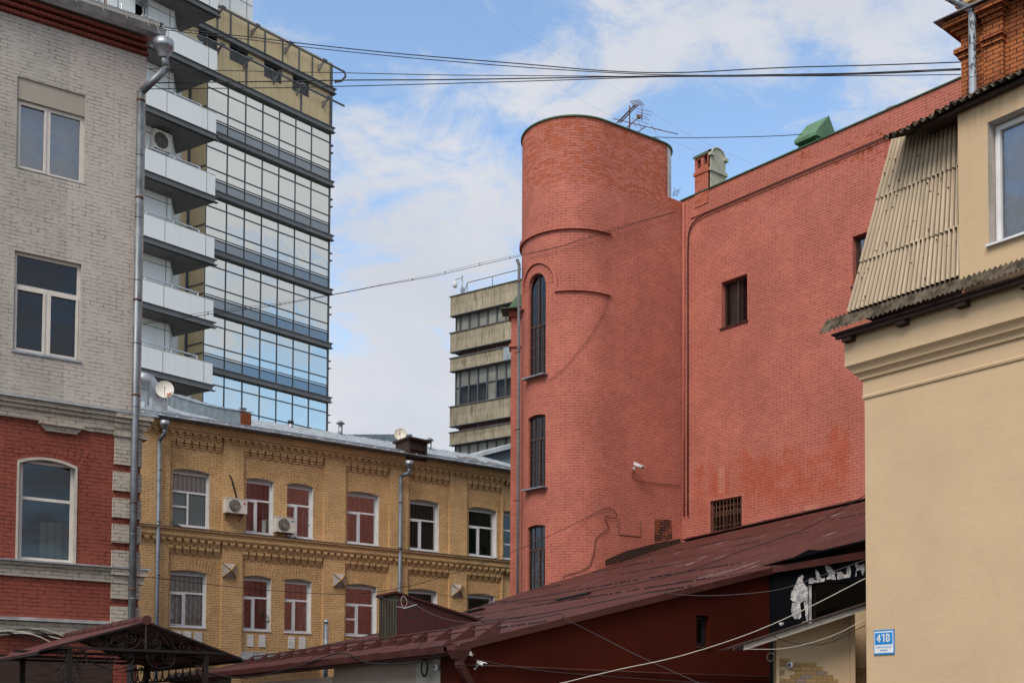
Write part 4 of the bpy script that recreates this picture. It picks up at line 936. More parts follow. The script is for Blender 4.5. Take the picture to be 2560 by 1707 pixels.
    q = MB(); q.box(r, -.05, S1, zsh+.004, zsh+.04, -.35, .04); q.build('parapet_cap', MAT['green_cap'], R_)
    q = MB(); q.box(r, .35, S1, zsh-.66, zsh-.60, -.01, .035); q.build('parapet_ledge', MAT['tower_brick'], R_)
    def rpt(x, y, o=.04): s, z = r.px(x, y, o); return r.pt(s, z, o)
    sx = r.s(1713); q = MB(); zl = zsh-.72; q.tube([r.pt(S1,zl,.05), r.pt(1.0,zl-.0,.05), r.pt(.62,zl-.05,.05), r.pt(.40,zl-.18,.05), r.pt(.29,zl-.42,.05), r.pt(.26,zl-1,.05), r.pt(.26,zl-4,.05), r.pt(.25,r.z(1712,1290),.05)], .022, 7)
    q.build('conduit', MAT['maroon_metal'], R_)
    q = MB(); q.tube([r.pt(.10,zsh-.1,.05), r.pt(.10,r.z(1708,1290),.05)], .03, 7); q.build('conduit', MAT['tower_brick'], R_)
    # windows of the flank
    window(R_, r, a1, b1, u1, t1, -.16, 'brown', bars=[('v',.52,0,1)], th=.06, glass='pane_dark', sill=('maroon_metal',.04,.05,.04), curtain=[('curtain',0,.5,0,1,.25)])
    window(R_, r, a2, b2, u2, t2, -.16, 'brown', bars=[('v',.45,0,1)], th=.06, glass='pane', sill=('maroon_metal',.04,.05,.04))
    w3 = window(R_, r, a3, b3, u3, t3, -.12, 'brown', bars=[('v',.34,0,1),('v',.68,0,1),('h',.70,0,1)], th=.05, glass='pane_dark')
    q = MB(); n = 9
    for k in range(n):
        s = a3+(b3-a3)*(k+.5)/n; q.tube([r.pt(s,u3,-.03), r.pt(s,t3,-.03)], .010, 5)
        for zf in (.18, .42, .66, .86):
            zc = u3+(t3-u3)*zf; rr = (b3-a3)/n*.45; q.tube([r.pt(s+rr*math.cos(t), zc+rr*.9*math.sin(t), -.03) for t in [math.pi+math.pi*i/6 for i in range(7)]], .008, 4)
    for zf in (.03, .30, .72, .97): q.tube([r.pt(a3,u3+(t3-u3)*zf,-.03), r.pt(b3,u3+(t3-u3)*zf,-.03)], .012, 5)
    q.build('window_grille', MAT['rusty'], w3)
    q = MB(); q.box(r, a3-.11, a3, u3, t3+.10, -.05, .02); q.box(r, b3, b3+.11, u3, t3+.10, -.05, .02); q.box(r, a3, b3, t3, t3+.10, -.05, .02); q.build('window_surround', MAT['tower_brick'], R_)
    # ---------------- tower
    se = W.s(1655, 480); sL = -math.pi*W.r - 2.2
    def op(x0, x1, xt, yt, yb, rise=None):
        sc = W.s((x0+x1)/2); h = .5*abs(W.s(x1)-W.s(x0)); zt, zb_ = W.z(xt, yt), W.z((x0+x1)/2, yb); return [sc-h, sc+h, zb_, zt, h if rise is None else rise, .13, .7]
    T1 = op(1318,1360,1342,684,941); T2 = op(1315,1357.5,1338,1037,1221,.06); T3 = op(1314,1357,1337,1312,1480,.05)
    T2[0], T2[1] = T1[0], T1[1]; T3[0], T3[1] = T1[0], T1[1]
    b = MB(); b.wall(W, sL, TL, 0, zsh-.02, [T2, T3, T1]); b.wall(W, sL, se, zsh-.02, ztop)
    # rounded shoulder at the right of the tower top
    rr = .85; cc = W.pt(se,0,-rr); N = 10; red_n = 2
    def arc(k, o=0): f = math.pi/2*k/N; v = W.n*math.cos(f)+W.d*math.sin(f); return cc+v*(rr+o)
    for k in range(N):
        p, q = arc(k), arc(k+1); u = se+rr*math.pi/2*k/N; v = se+rr*math.pi/2*(k+1)/N
        b.face([p+Z*(zsh-.05), q+Z*(zsh-.05), q+Z*ztop, p+Z*ztop], [(u,zsh),(v,zsh),(v,ztop),(u,ztop)], 0 if k < red_n else 3, True)
    e0 = arc(N); b.face([e0+Z*(zsh-.05), e0-W.n*2.0+Z*(zsh-.05), e0-W.n*2.0+Z*ztop, e0+Z*ztop], [(0,0),(2,0),(2,2),(0,2)], 3)
    # lid of the tower and of its shoulder
    ring = [W.pt(s, 0, 0) for s in [se]+sorted([x for x in W.breaks(sL, se)], reverse=True)]
    b.face([p+Z*(ztop-.02) for p in ring]+[e0-W.n*2.0+Z*(ztop-.02)]+[arc(k)+Z*(ztop-.02) for k in range(N, 0, -1)], None, 3)
    b.face([W.pt(se-.1,zsh-.02,0), W.pt(TL,zsh-.02,0), W.pt(TL,zsh-.02,-2), W.pt(se-.1,zsh-.02,-2)], None, 0)
    b.build('tower_wall', [MAT['tower_brick'], MAT['tower_brick'], MAT['room'], MAT['reveal']], R_)
    q = MB(); q.box(W, sL, se, ztop, ztop+.04, -.12, .045)
    for k in range(N):
        p, p2, o, o2 = arc(k,.05), arc(k+1,.05), arc(k,-.12), arc(k+1,-.12); q.hex([p+Z*ztop, p2+Z*ztop, o2+Z*ztop, o+Z*ztop, p+Z*(ztop+.04), p2+Z*(ztop+.04), o2+Z*(ztop+.04), o+Z*(ztop+.04)])
    q.build('tower_cap', MAT['green_cap'], R_)
    # string mouldings and the hood over the arched window
    zm1 = W.z(1435, 563); zm2 = W.z(1440, 718); sE = W.s(1525, 578)
    q = MB(); q.box(W, -math.pi*W.r*.95, sE, zm1-.12, zm1, -.02, .075); q.build('string_moulding', MAT['tower_brick'], R_)
    q = MB(); sc = (T1[0]+T1[1])/2; hw = (T1[1]-T1[0])/2; ro = hw+.37; zs = T1[3]-hw
    q.box(W, sc+ro-.05, sE, zm2-.11, zm2, -.02, .07); q.box(W, -math.pi*W.r*.9, sc-ro+.05, zm2-.30, zm2-.20, -.02, .07)
    N2 = 22
    for k in range(N2):
        f0, f1 = math.pi*k/N2, math.pi*(k+1)/N2
        def pp(f, rad, o): return W.pt(sc+math.cos(f)*rad, zs+math.sin(f)*rad, o)
        q.hex([pp(f1,ro-.09,-.02), pp(f0,ro-.09,-.02), pp(f0,ro-.09,.06), pp(f1,ro-.09,.06), pp(f1,ro,-.02), pp(f0,ro,-.02), pp(f0,ro,.06), pp(f1,ro,.06)])
    q.box(W, sc+ro-.09, sc+ro, zm2-.11, zs, -.02, .06); q.box(W, sc-ro, sc-ro+.09, zm2-.30, zs, -.02, .06); q.build('window_hood', MAT['tower_brick'], R_)
    q = MB()
    for k in range(13):
        f0, f1 = math.pi*k/13+.012, math.pi*(k+1)/13-.012
        P_ = [W.pt(sc+math.cos(f)*rad, zs+math.sin(f)*rad, .0) for f, rad in ((f1,hw+.02),(f0,hw+.02),(f0,ro-.12),(f1,ro-.12))]
        q.prism(P_, W.tan(sc).cross(Z)*.012, uvs=[(0,0),(.08,0),(.08,.25),(0,.25)])
    q.build('brick_arch', MAT['tower_brick'], R_)
    F = W.flat(sc, -.11); ww = hw+.03
    def muntins(z0, z1, cols, rows, a=-1, c=1):
        out = []
        return out
    h1 = T1[3]-T1[2]; tr = (W.z(1342,812)-T1[2])/h1
    bars = [('v',.5,0,1),('h',tr,0,1)]+[('v',f,0,tr) for f in (.27,.73)]+[('h',tr*k/5,0,1) for k in (1,2,3,4)]
    def tower_window(T, bars, thin):
        f = window(R_, F, -ww, ww, T[2], T[3], 0, 'brown', bars=bars, th=.055, dp=.06, glass='pane_dark', sill=('zinc',.05,.26,.04))
        q = MB(); w_, h_ = 2*ww, T[3]-T[2]
        for k, a, c, d in thin:
            if k == 'v': q.box(F, -ww+a*w_-.012, -ww+a*w_+.012, T[2]+c*h_, T[2]+d*h_, -.05, -.012)
            else: q.box(F, -ww+c*w_, -ww+d*w_, T[2]+a*h_-.012, T[2]+a*h_+.012, -.05, -.013)
        q.build('glazing_bars', MAT['brown'], f)
    tower_window(T1, [('v',.5,0,1),('h',tr,0,1)], [('v',.27,0,tr),('v',.74,0,tr)]+[('h',tr*k/5,0,1) for k in (1,2,3,4)])
    t2r = (W.z(1340,1095)-T2[2])/(T2[3]-T2[2]); tower_window(T2, [('v',.58,0,t2r),('h',t2r,0,1)], [('v',.29,0,t2r),('v',.80,0,t2r),('v',.33,t2r,1),('v',.66,t2r,1),('h',(1+t2r)/2,0,1)]+[('h',t2r*k/5,0,1) for k in (1,2,3,4)])
    t3r = (W.z(1340,1372)-T3[2])/(T3[3]-T3[2]); tower_window(T3, [('v',.58,0,t3r),('h',t3r,0,1)], [('v',.29,0,t3r),('v',.80,0,t3r),('v',.33,t3r,1),('v',.66,t3r,1),('h',(1+t3r)/2,0,1)]+[('h',t3r*k/4,0,1) for k in (1,2,3)])
    # back of the tower: lower annex edge with cornice seen left of the drainpipe
    A_ = Wall(at_depth(1277, 1000, 37.6).xy, 91); s1 = A_.s(1330); zt = A_.z(1284, 792); q = MB()
    q.box(A_, 0, s1, 0, zt, -5, 0); zc = A_.z(1281, 860); q.box(A_, -.06, s1, zc-.1, zc, -.5, .05); q.box(A_, -.07, s1, zt, zt+.22, -.5, .07); q.build('annex_wall', MAT['tower_brick'], R_)
    q = MB(); q.hex([A_.pt(-.33,zt+.17,.3),A_.pt(s1,zt+.22,.3),A_.pt(s1,zt+.22,-.5),A_.pt(-.28,zt+.17,-.5),A_.pt(-.33,zt+.20,.3),A_.pt(s1,zt+.24,.3),A_.pt(s1,zt+.24,-.5),A_.pt(-.28,zt+.20,-.5)]); q.hex([A_.pt(-.1,zt+.22,.1),A_.pt(s1,zt+.22,.1),A_.pt(s1,zt+.22,-1),A_.pt(-.1,zt+.22,-1),A_.pt(.16,zt+.75,-.2),A_.pt(s1,zt+.9,-.2),A_.pt(s1,zt+.9,-.6),A_.pt(.16,zt+.75,-.6)]); q.build('annex_roof', MAT['green_cap'], R_)
    # drainpipe at the tower's left edge
    P = at_depth(1297.3, 770, 35.0); pt_ = [Vector((P.x, P.y, A_.z(1296,740))), Vector((P.x, P.y, .1))]
    pipe_run([Vector((P.x-.05,P.y+.3,pt_[0].z+.25)), pt_[0], pt_[1]], .046, 'pipe_dark', R_, clamps=[Vector((P.x,P.y,z)) for z in (pt_[0].z-.5, pt_[0].z-2.6, pt_[0].z-4.9, pt_[0].z-7.0)])
    # ---------------- chimney, cowl, roof dome
    c0, c1 = r.s(1738,470), r.s(1772,470); zb_, zc = r.z(1740,520), r.z(1738,392); dp = .72
    q = MB(); h = [(c0+.10,c0+.24,zc-.42,zc-.16,0,.15,.5),(c0+.36,c0+.50,zc-.38,zc-.12,0,.15,.5)]
    q.wall(r, c0, c1, zb_, zc, h, off=.02); q.box(r, c0-.04, c1+.03, zc-.62, zc-.53, -dp, .05, skip=''); q.box(r, c0, c1, zb_, zc, -dp, -.52)
    ch = q.build('chimney', [MAT['tower_brick'], MAT['tower_brick'], MAT['void']], R_)
    sid = Wall(r.pt(c1,0,-.05), d=-r.n); q = MB(); zh = zc-.10; w2 = dp-.05; zb_ = zsh+.055
    pts = [(0,zb_),(w2,zb_),(w2,zh)]+[(w2/2+w2/2*math.cos(t)*.9, zh+0.25*math.sin(t)) for t in [math.pi*k/10 for k in range(11)]]+[(0,zh)]
    q.prism([sid.pt(s,z,.003) for s, z in pts], sid.n*.04); q.box(sid, -.05, w2+.05, zc-.62, zc-.52, 0, .09); q.box(sid, -.07, .1, zh-.06, zh+.03, 0, .11); q.box(sid, w2-.1, w2+.07, zh-.06, zh+.03, 0, .11)
    ring = [(w2/2+w2/2*math.cos(t)*.92, zh+.26*math.sin(t)) for t in [math.pi*k/10 for k in range(11)]]
    q.tube([sid.pt(s,z,.045) for s, z in ring], .03, 6); q.build('chimney_side', MAT['chimney_pale'], ch)
    q = MB(); n = 8
    for k in range(n):
        a_, b_ = math.pi*k/n, math.pi*(k+1)/n
        def cp(t, s): return r.pt(s, zh+.22*math.sin(t), .06-(dp+.08)*(1-math.cos(t))/2)
        q.face([cp(a_,c0-.06), cp(a_,c1+.0), cp(b_,c1+.0), cp(b_,c0-.06)]); 
    q.build('chimney_cap', MAT['green_cap'], ch)
    a_, b_ = r.s(2003,350,-.5), r.s(2058,330,-.5); z0 = zsh+.02; zt = r.z(2068,297,-.8); q = MB(); zm = z0+.30
    for s in (a_+.08, b_-.08):
        for o in (-.35,-1.05): q.box(r, s-.04, s+.04, z0-.1, zm+.05, o-.04, o+.04)
    q.box(r, a_+.1, b_-.1, z0-.1, z0+.06, -1.1, -.30)
    co = q.build('vent_cowl', MAT['cowl_green'], R_)
    q = MB(); q.prism([r.pt(a_,zm,-.18), r.pt(a_,zm+.10,-.18), r.pt(a_+.05,zt,-.70), r.pt(a_,zm+.10,-1.22), r.pt(a_,zm,-1.22)], r.d*(b_-a_)); q.build('cowl_hood', MAT['cowl_green'], co)
    s, z = r.px(2225, 262, -.6); q = MB(); q.lathe(r.pt(s,zsh-.2,-.9), Z, [(0,.42),(.45,.42),(.62,.34),(.72,.15),(.74,.02)], 16); q.build('vent_dome', MAT['bare_brick'], R_)
    # scorched and patched brickwork at the shed roof
    def flat_patch(pts, m_, name, o=.012):
        q = MB(); q.prism([W.pt(*W.px(x, y), 0) for x, y in pts], W.n*o, uvs=[W.px(x, y) for x, y in pts]); return q.build(name, MAT[m_], R_)
    flat_patch([(1637,1298),(1678,1298),(1680,1345),(1660,1350),(1636,1352)], 'repair_brick', 'brick_repair')
    flat_patch([(1512,1400),(1560,1378),(1640,1357),(1700,1346),(1702,1368),(1640,1382),(1560,1402),(1514,1412)], 'burnt_brick', 'sooty_brickwork', .02)
    flat_patch([(1639,1299),(1650,1299),(1648,1325),(1638,1320)], 'bare_brick', 'brick_repair', .018)
    q = MB(); f0 = [W.px(x, y, .01) for x, y in ((1547,1293),(1547,1336),(1601,1341),(1601,1300))]; q.tube([W.pt(s, z, .01) for s, z in f0], .010, 5); q.build('old_bracket', MAT['rusty'], R_)
    return R_
red_building()
# ------------------------------------------------------------------ office tower with mirror glass and white balconies
GL = Wall(at_depth(828, 300, 80.0).xy, 42.2)
def office_tower():
    W = GL; R_ = thing('office_tower', 'tall office tower with mirror glass bands, ochre louvred top floor and stacked white balconies', 'building', W.pt(-6,0,-6))
    sl = W.s(516, 330); wsl = -sl
    zl = [W.z(829, 312.4+135.7*i, .35) for i in range(9)]
    LH = .36                                       # ledge height
    vx = [516,570.4,615,657.9,699.5,740.5,780.2]; vs = [sl]+[W.s(x, 330) for x in vx[1:]]+[0.0]
    core = MB(); dback = 9
    ob = Vector((-.85,.53,0))                      # the flank of the glass block leans off the square
    A_, B_ = W.pt(sl,0,-.12), W.pt(0,0,-.12); zt = zl[0]+.0
    core.hex([A_-W.n*.4, B_-W.n*.4, B_-W.n*dback, A_-W.n*dback]+[v+Z*zt for v in (A_-W.n*.4, B_-W.n*.4, B_-W.n*dback, A_-W.n*dback)]); core.build('core', MAT['void'], R_)
    for i in range(7):
        z1, z0 = zl[i]-LH, zl[i+1]; h = z1-z0
        rows = [(0,.20,'mirror_dark'),(.20,.40,'mirror'),(.40,.795,'mirror'),(.795,1,'mirror')]
        for j in range(7):
            a, c = vs[j], vs[j+1]; first = None; rnd = random.Random(i*11+j)
            for k, (f0, f1, m_) in enumerate(rows[::-1]):
                tl = rnd.uniform(-.006, .006); q = MB(); za, zb = z0+f0*h, z0+f1*h
                q.face([W.pt(a,za,-.05+tl),W.pt(c,za,-.05-tl),W.pt(c,zb,-.05-tl*.5),W.pt(a,zb,-.05+tl)], [(a,za),(c,za),(c,zb),(a,zb)])
                if first is None: first = q.build('window', MAT[m_], R_)
                else: q.build('spandrel' if f0 == 0 else 'pane', MAT[m_], first)
        q = MB()
        for s in vs[1:-1]: q.box(W, s-.032, s+.032, z0, z1, -.08, -.01)
        q.box(W, sl, sl+.06, z0, z1, -.08, .03); q.box(W, -.06, 0, z0, z1, -.08, .03)
        for f in (.20, .40, .795): q.box(W, sl, 0, z0+f*h-.032, z0+f*h+.032, -.08, -.012)
        q.box(W, sl, 0, z0+.235*h, z0+.25*h, -.08, -.015)
        q.build('mullion_grid', MAT['dark_frame'], R_)
        # small fins on the far corner
        q = MB()
        for f in (.60,.75): q.box(W, -.02, .22, z0+f*h, z0+f*h+.03, -.3, .05)
        q.build('corner_fin', MAT['dark_frame'], R_)
    for i in range(8):
        q = MB(); z = zl[i]; q.box(W, sl, .12, z-LH+.04, z-.04, -.1, .15); q.box(W, sl, .22, z-.04, z, -.1, .23); q.box(W, sl, .22, z-LH, z-LH+.04, -.1, .23); q.build('floor_ledge', MAT['ledge'], R_)
    # flank in ochre louvres
    q = MB(); A2 = W.pt(sl,0,0); E2 = A2+ob*1.5; zt = W.z(826,160)
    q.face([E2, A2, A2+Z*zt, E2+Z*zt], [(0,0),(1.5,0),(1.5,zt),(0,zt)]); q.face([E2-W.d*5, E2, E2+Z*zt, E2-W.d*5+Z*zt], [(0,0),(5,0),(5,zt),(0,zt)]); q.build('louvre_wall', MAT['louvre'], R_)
    q = MB()
    for i in range(7):
        for f in (.22,.42): z = zl[i+1]+f*3.2; q.hex([A2+W.n*.02-W.d*.03+Z*z, E2+W.n*.02-W.d*.03+Z*z, E2-W.d*.06+Z*z, A2-W.d*.06+Z*z]+[v+Z*.09 for v in (A2+W.n*.02-W.d*.03+Z*z, E2+W.n*.02-W.d*.03+Z*z, E2-W.d*.06+Z*z, A2-W.d*.06+Z*z)])
    q.bar(E2+W.n*.04, E2+W.n*.04+Z*zt, .16); q.build('louvre_trim', MAT['dark_frame'], R_)
    # ochre top storeys with windows under the upper ledge
    zB = W.z(833,219,.30); zT = W.z(826,160); hol = []
    for x0, x1 in ((496,543),(574,620),(661,704),(732,773)): hol.append((W.s(x0,90 if x0<560 else 130), W.s(x1,100 if x0<560 else 150), zB-LH-.98, zB-LH, 0, .15, .8))
    slL = hol[0][0]-2.5
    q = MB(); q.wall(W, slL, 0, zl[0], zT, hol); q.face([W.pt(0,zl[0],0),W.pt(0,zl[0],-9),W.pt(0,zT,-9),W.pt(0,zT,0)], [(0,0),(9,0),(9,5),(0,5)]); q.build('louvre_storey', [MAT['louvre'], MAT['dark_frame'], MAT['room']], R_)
    for h in hol: window(R_, W, h[0], h[1], h[2], h[3], -.04, 'dark_frame', bars=[('v',.48,0,1)], th=.08, glass='pane_dark')
    q = MB(); q.box(W, slL, .12, zB-LH+.04, zB-.04, -.1, .22); q.box(W, slL, .22, zB-.04, zB, -.1, .32); q.box(W, slL, .22, zB-LH, zB-LH+.04, -.1, .32); q.build('floor_ledge', MAT['ledge'], R_)
    for x, y in ((543,60),(576,75),(620,95),(662,120),(706,140),(747,160),(780,180)): s = W.s(x, y); q = MB(); q.box(W, s-.045, s+.045, zB, zT, 0, .05); q.build('louvre_post', MAT['dark_frame'], R_)
    for x, y in ((615,200),(752,250)): s = W.s(x, y); q = MB(); q.box(W, s-.05, s+.05, zl[0], zB-LH-1.0, 0, .06); q.build('louvre_post', MAT['dark_frame'], R_)
    q = MB()
    q.box(W, -.16, .02, zl[0], zT, -.1, .10); q.build('louvre_trim', MAT['dark_frame'], R_)
    q = MB(); q.box(W, slL, .05, zT, zT+.05, -9, .05); q.box(W, slL, W.s(788,138,-1.2), zT+.05, zT+.42, -9, -1.2); q.build('roof', MAT['louvre'], R_)
    # two tubular rails on triangular brackets
    for zr, xs, cx in ((W.z(835,167,.7), (547,634,719,803), 845), (W.z(835,253,.7), (547,616,691,750,815), 845)):
        q = MB(); q.tube([W.pt(W.s(xs[0],100,.7)-1.4,zr,.45), W.pt(W.s(xs[0],100,.7)-.8,zr,.7), W.pt(.55,zr,.7)] + ([W.pt(.85,zr-.08,.45), W.pt(.85,zr-.25,.0), W.pt(.5,zr-.35,-.3)] if zr > zB else []), .07, 8); rl = q.build('roof_rail', MAT['ledge'], R_)
        for x in xs:
            s = W.s(x, 120, .35); q = MB(); q.prism([W.pt(s,zr+.02,.75),W.pt(s,zr-.45,.0),W.pt(s,zr+.02,.0)], W.d*.05); q.box(W, s-.12, s+.2, zr+.06, zr+.15, .6, .8); q.build('rail_bracket', MAT['ledge'], rl)
    # white wing and its balconies
    wo = at_depth(431, 344, 67.1); WW = Wall(wo.xy, 42.2); bo = at_depth(541, 197, 67.6); BW = Wall(bo.xy, 42.2); st = 161*67.6/3000
    zk = bo.z
    hol = [(WW.s(338,30),WW.s(371,30),WW.z(350,44),WW.z(350,5),0,.3,.9)]
    q = MB(); q.wall(WW, -22, 0, 0, zk+18, hol); q.face([WW.pt(0,0,0),E2-W.d*.5,E2-W.d*.5+Z*(zk+18),WW.pt(0,zk+18,0)]); wg = q.build('white_wing', [MAT['white_clad'], MAT['white_clad'], MAT['room']], R_)
    q = MB(); zz_ = 20.0
    while zz_ < zk+18:
        q.box(WW, -22, 0, zz_, zz_+.035, -.02, .012); zz_ += st/2
    for k in range(14): q.box(WW, -.30-k*1.62, -.265-k*1.62, 0, zk+18, -.02, .010)
    q.build('panel_joint', MAT['dark_frame'], wg)
    q = MB(); q.tube([WW.pt(WW.s(357,3),WW.z(357,3),0), WW.pt(WW.s(357,3),WW.z(357,3),.12)], .26, 16); q.build('wall_lamp', MAT['zinc'], R_)
    window(R_, WW, *hol[0][:4], -.2, 'white', bars=[('v',.75,0,1)], th=.08, glass='pane_dark')
    # set back slab above the roof
    o2 = -2.0; q = MB(); sR = W.s(631,30,o2); q.box(W, sl-6, sR, zT-1, zT+14, o2-7, o2); tw = q.build('upper_slab', MAT['white_clad'], R_)
    q = MB()
    for k in range(1,9): q.box(W, sL_ if False else sl-6, sR, zT-1+k*1.75, zT-1+k*1.75+.04, o2-.05, o2+.012)
    for x in (574.5,617): s = W.s(x,20,o2); q.box(W, s-.02, s+.02, zT-1, zT+14, o2-.05, o2+.010)
    q.build('panel_joint', MAT['dark_frame'], tw)
    skew = Vector((-.855,.52,0)); dep = 3.45
    s_left = BW.s(353.5, 36)
    for i in range(-1, 7):
        z = zk-st*i; q = MB()
        # slab: skewed plan, dark soffit, channel fascia
        a = s_left if i <= 0 else s_left; fl, fr = BW.pt(a,z,0), BW.pt(0,z,0); bl, br = fl+skew*dep-BW.d*.0, fr+skew*dep
        q.hex([fl, fr, br, bl, fl+Z*.34, fr+Z*.34, br+Z*.34, bl+Z*.34]); bal = q.build('balcony', MAT['soffit'], R_)
        q = MB()
        for s in (-2.2,-4.4,-6.6): q.bar(BW.pt(s,z-.004,0), BW.pt(s,z-.004,0)+skew*dep, .03, .012)
        q.bar(BW.pt(a,z-.004,0)+skew*1.7, BW.pt(0,z-.004,0)+skew*1.7, .03, .012); q.build('soffit_joint', MAT['dark_frame'], bal)
        q = MB(); q.box(BW, a-.1, .18, z, z+.035, -.1, .14); q.box(BW, a-.1, .18, z+.30, z+.335, -.1, .14); q.box(BW, a-.02, .03, z+.035, z+.30, -.1, .04)
        q.bar(fr+Z*.17+BW.d*.03, br+Z*.17+BW.d*.03, .05, .28); q.build('edge_channel', MAT['ledge'], bal)
        q = MB(); t = .10; q.box(BW, a, 0, z+.34, z+1.56, -t, .05); q.hex([fr-Z*-.34-BW.d*t, fr+Z*.34, fr+skew*.95*dep+Z*.34, fr+skew*.95*dep-BW.d*t+Z*.34]+[v+Z*1.22 for v in (fr+Z*.34-BW.d*t, fr+Z*.34, fr+skew*.95*dep+Z*.34, fr+skew*.95*dep-BW.d*t+Z*.34)])
        q.hex([fl+Z*.34, fl+Z*.34+BW.d*t, fl+skew*.95*dep+Z*.34+BW.d*t, fl+skew*.95*dep+Z*.34]+[v+Z*1.22 for v in (fl+Z*.34, fl+Z*.34+BW.d*t, fl+skew*.95*dep+Z*.34+BW.d*t, fl+skew*.95*dep+Z*.34)]); pr = q.build('parapet', MAT['white_clad'], bal)
        q = MB()
        for s in (-.58,-3.2,-6.1): q.box(BW, s-.018, s+.018, z+.34, z+1.555, .02, .058)
        q.box(BW, a, .0, z+1.56, z+1.585, -t, .06); q.build('parapet_joint', MAT['plaster_patch'], bal)
        q = MB(); zr = z+1.92
        q.bar(BW.pt(a+.3,zr,-.4), BW.pt(-.75,zr,-.4), .07); q.bar(BW.pt(-.75,zr,-.4), BW.pt(-.75,zr,-.4)+skew*2.6, .07)
        for s in (-.75,-2.4,-4.1,-5.8): q.bar(BW.pt(s,z+1.4,-.4), BW.pt(s,zr,-.4), .07)
        q.build('railing', MAT['zinc_light'], bal)
    return R_
office_tower()
# ------------------------------------------------------------------ beige office block far behind
def beige_block():
    W = Wall(at_depth(1126, 743, 100.0).xy, -55.4); R_ = thing('office_block', 'distant beige panel office block with dark window bands and rails on its flat roof', 'building', W.pt(8,0,-5))
    S1 = 9.0; RE = -.40; z = lambda y, o=0: W.z(1126, y, o)
    zt = z(743); q = MB(); q.box(W, .3, S1, 0, zt-.2, -12, RE-.5); q.build('core', MAT['room'], R_)
    pw = W.s(1148.3,800)-W.s(1126,800)
    for y0, y1 in ((743,790),(834,880),(897,928),(1018,1065.5),(1082,1112),(1205,1250)):
        a, b = z(y1), z(y0); q = MB(); s = 0; k = 0
        while s < S1:
            w_ = pw*.85 if k == 0 else pw; e = .014
            q.face([W.pt(s+e,a,0),W.pt(s+w_-e,a,0),W.pt(s+w_-e,b,0),W.pt(s+e,b,0)], [(k+37*y0,0+y0*3),(k+1+37*y0,y0*3),(k+1+37*y0,1+y0*3),(k+37*y0,1+y0*3)]); s += w_; k += 1
        sp_ = q.build('spandrel_band', MAT['diamond'], R_); q = MB(); q.box(W, 0, S1, a, b, -12, -.03); q.build('band_core', MAT['ledge'], sp_)
        q = MB(); q.box(W, -.08, S1, b-.0, b+.05, -.5, .10); q.box(W, -.05, S1, a-.05, a, -.5, .03); q.build('band_trim', MAT['ledge'], R_)
    def row(y0, y1, trans=None, slot=False):
        a, b = W.z(1131, y1, RE), W.z(1131, y0, RE); s = .25; k = 0
        while s < S1-.5:
            w_ = pw*.5 if k == 0 else pw
            bars = [('h',trans,0,1)] if trans else []
            f = window(R_, W, s, s+w_, a, b, RE, 'dark_frame', bars=bars, th=.06, dp=.12, glass='pane_blind', curtain=[('blind_grey',0,1,(trans or 0) if (k*7+int(y0)) % 4 else 0,1,.14)])
            s += w_; k += 1
    row(790,834); row(928,1018,.52); row(1112,1205,.5)
    for y0, y1 in ((880,897),(1065.5,1082)):
        q = MB(); a, b = W.z(1131,y1,RE), W.z(1131,y0,RE); q.box(W, .9, S1, a, b, RE-.3, RE); q.build('vent_slot', MAT['maroon_metal'], R_)
        for k in range(5): q = MB(); q.box(W, pw*2.85+k*pw*2, pw*2.85+.08+k*pw*2, a, b, RE, RE+.05); q.build('slot_post', MAT['dark_frame'], R_)
    q = MB(); k = 0; s = pw*5.85; b0, b1 = z(928), z(897)
    for j in range(12): q.box(W, s+.02+j*pw/12, s+.02+j*pw/12+pw/20, b0, b1, -.02, .05)
    q.box(W, s, s+pw, b0, b1, -.03, .03); q.build('corrugated_panel', MAT['zinc_light'], R_)
    q = MB(); zr = zt+.05
    for dz in (.55, 1.05): q.tube([W.pt(.6,zr+dz*.5+.2,-1.2), W.pt(1.4,zr+dz,-.5), W.pt(S1,zr+dz,-.5)], .03, 6) if dz > .6 else None
    for k in range(4): q.tube([W.pt(1.4+k*2.6,zr,-.5), W.pt(1.4+k*2.6,zr+1.05,-.5)], .03, 6)
    q.build('roof_railing', MAT['rusty'], R_)
    # camera mast on the roof corner
    t = thing('camera_mast', 'white dome camera on a thin mast at the beige office block roof corner', 'security camera', W.pt(.85,zt,-.5))
    q = MB(); q.tube([W.pt(.85,zt-.1,-.5), W.pt(.85,W.z(1141,686),-.5)], .07, 8); q.box(W, .75, 1.05, zt, zt+.75, -.6, -.4); q.build('mast', MAT['zinc'], t)
    q = MB(); zz_ = W.z(1141,690); q.tube([W.pt(.85,zz_,-.5), W.pt(.3,zz_,-.5), W.pt(.1,zz_-.1,-.5), W.pt(.1,zz_-.25,-.5)], .07, 8); q.lathe(W.pt(.1,zz_-.22,-.5), -Z, [(0,.15),(.15,.20),(.35,.21),(.48,.16),(.56,.02)], 14); q.build('camera_dome', MAT['white'], t)
beige_block()
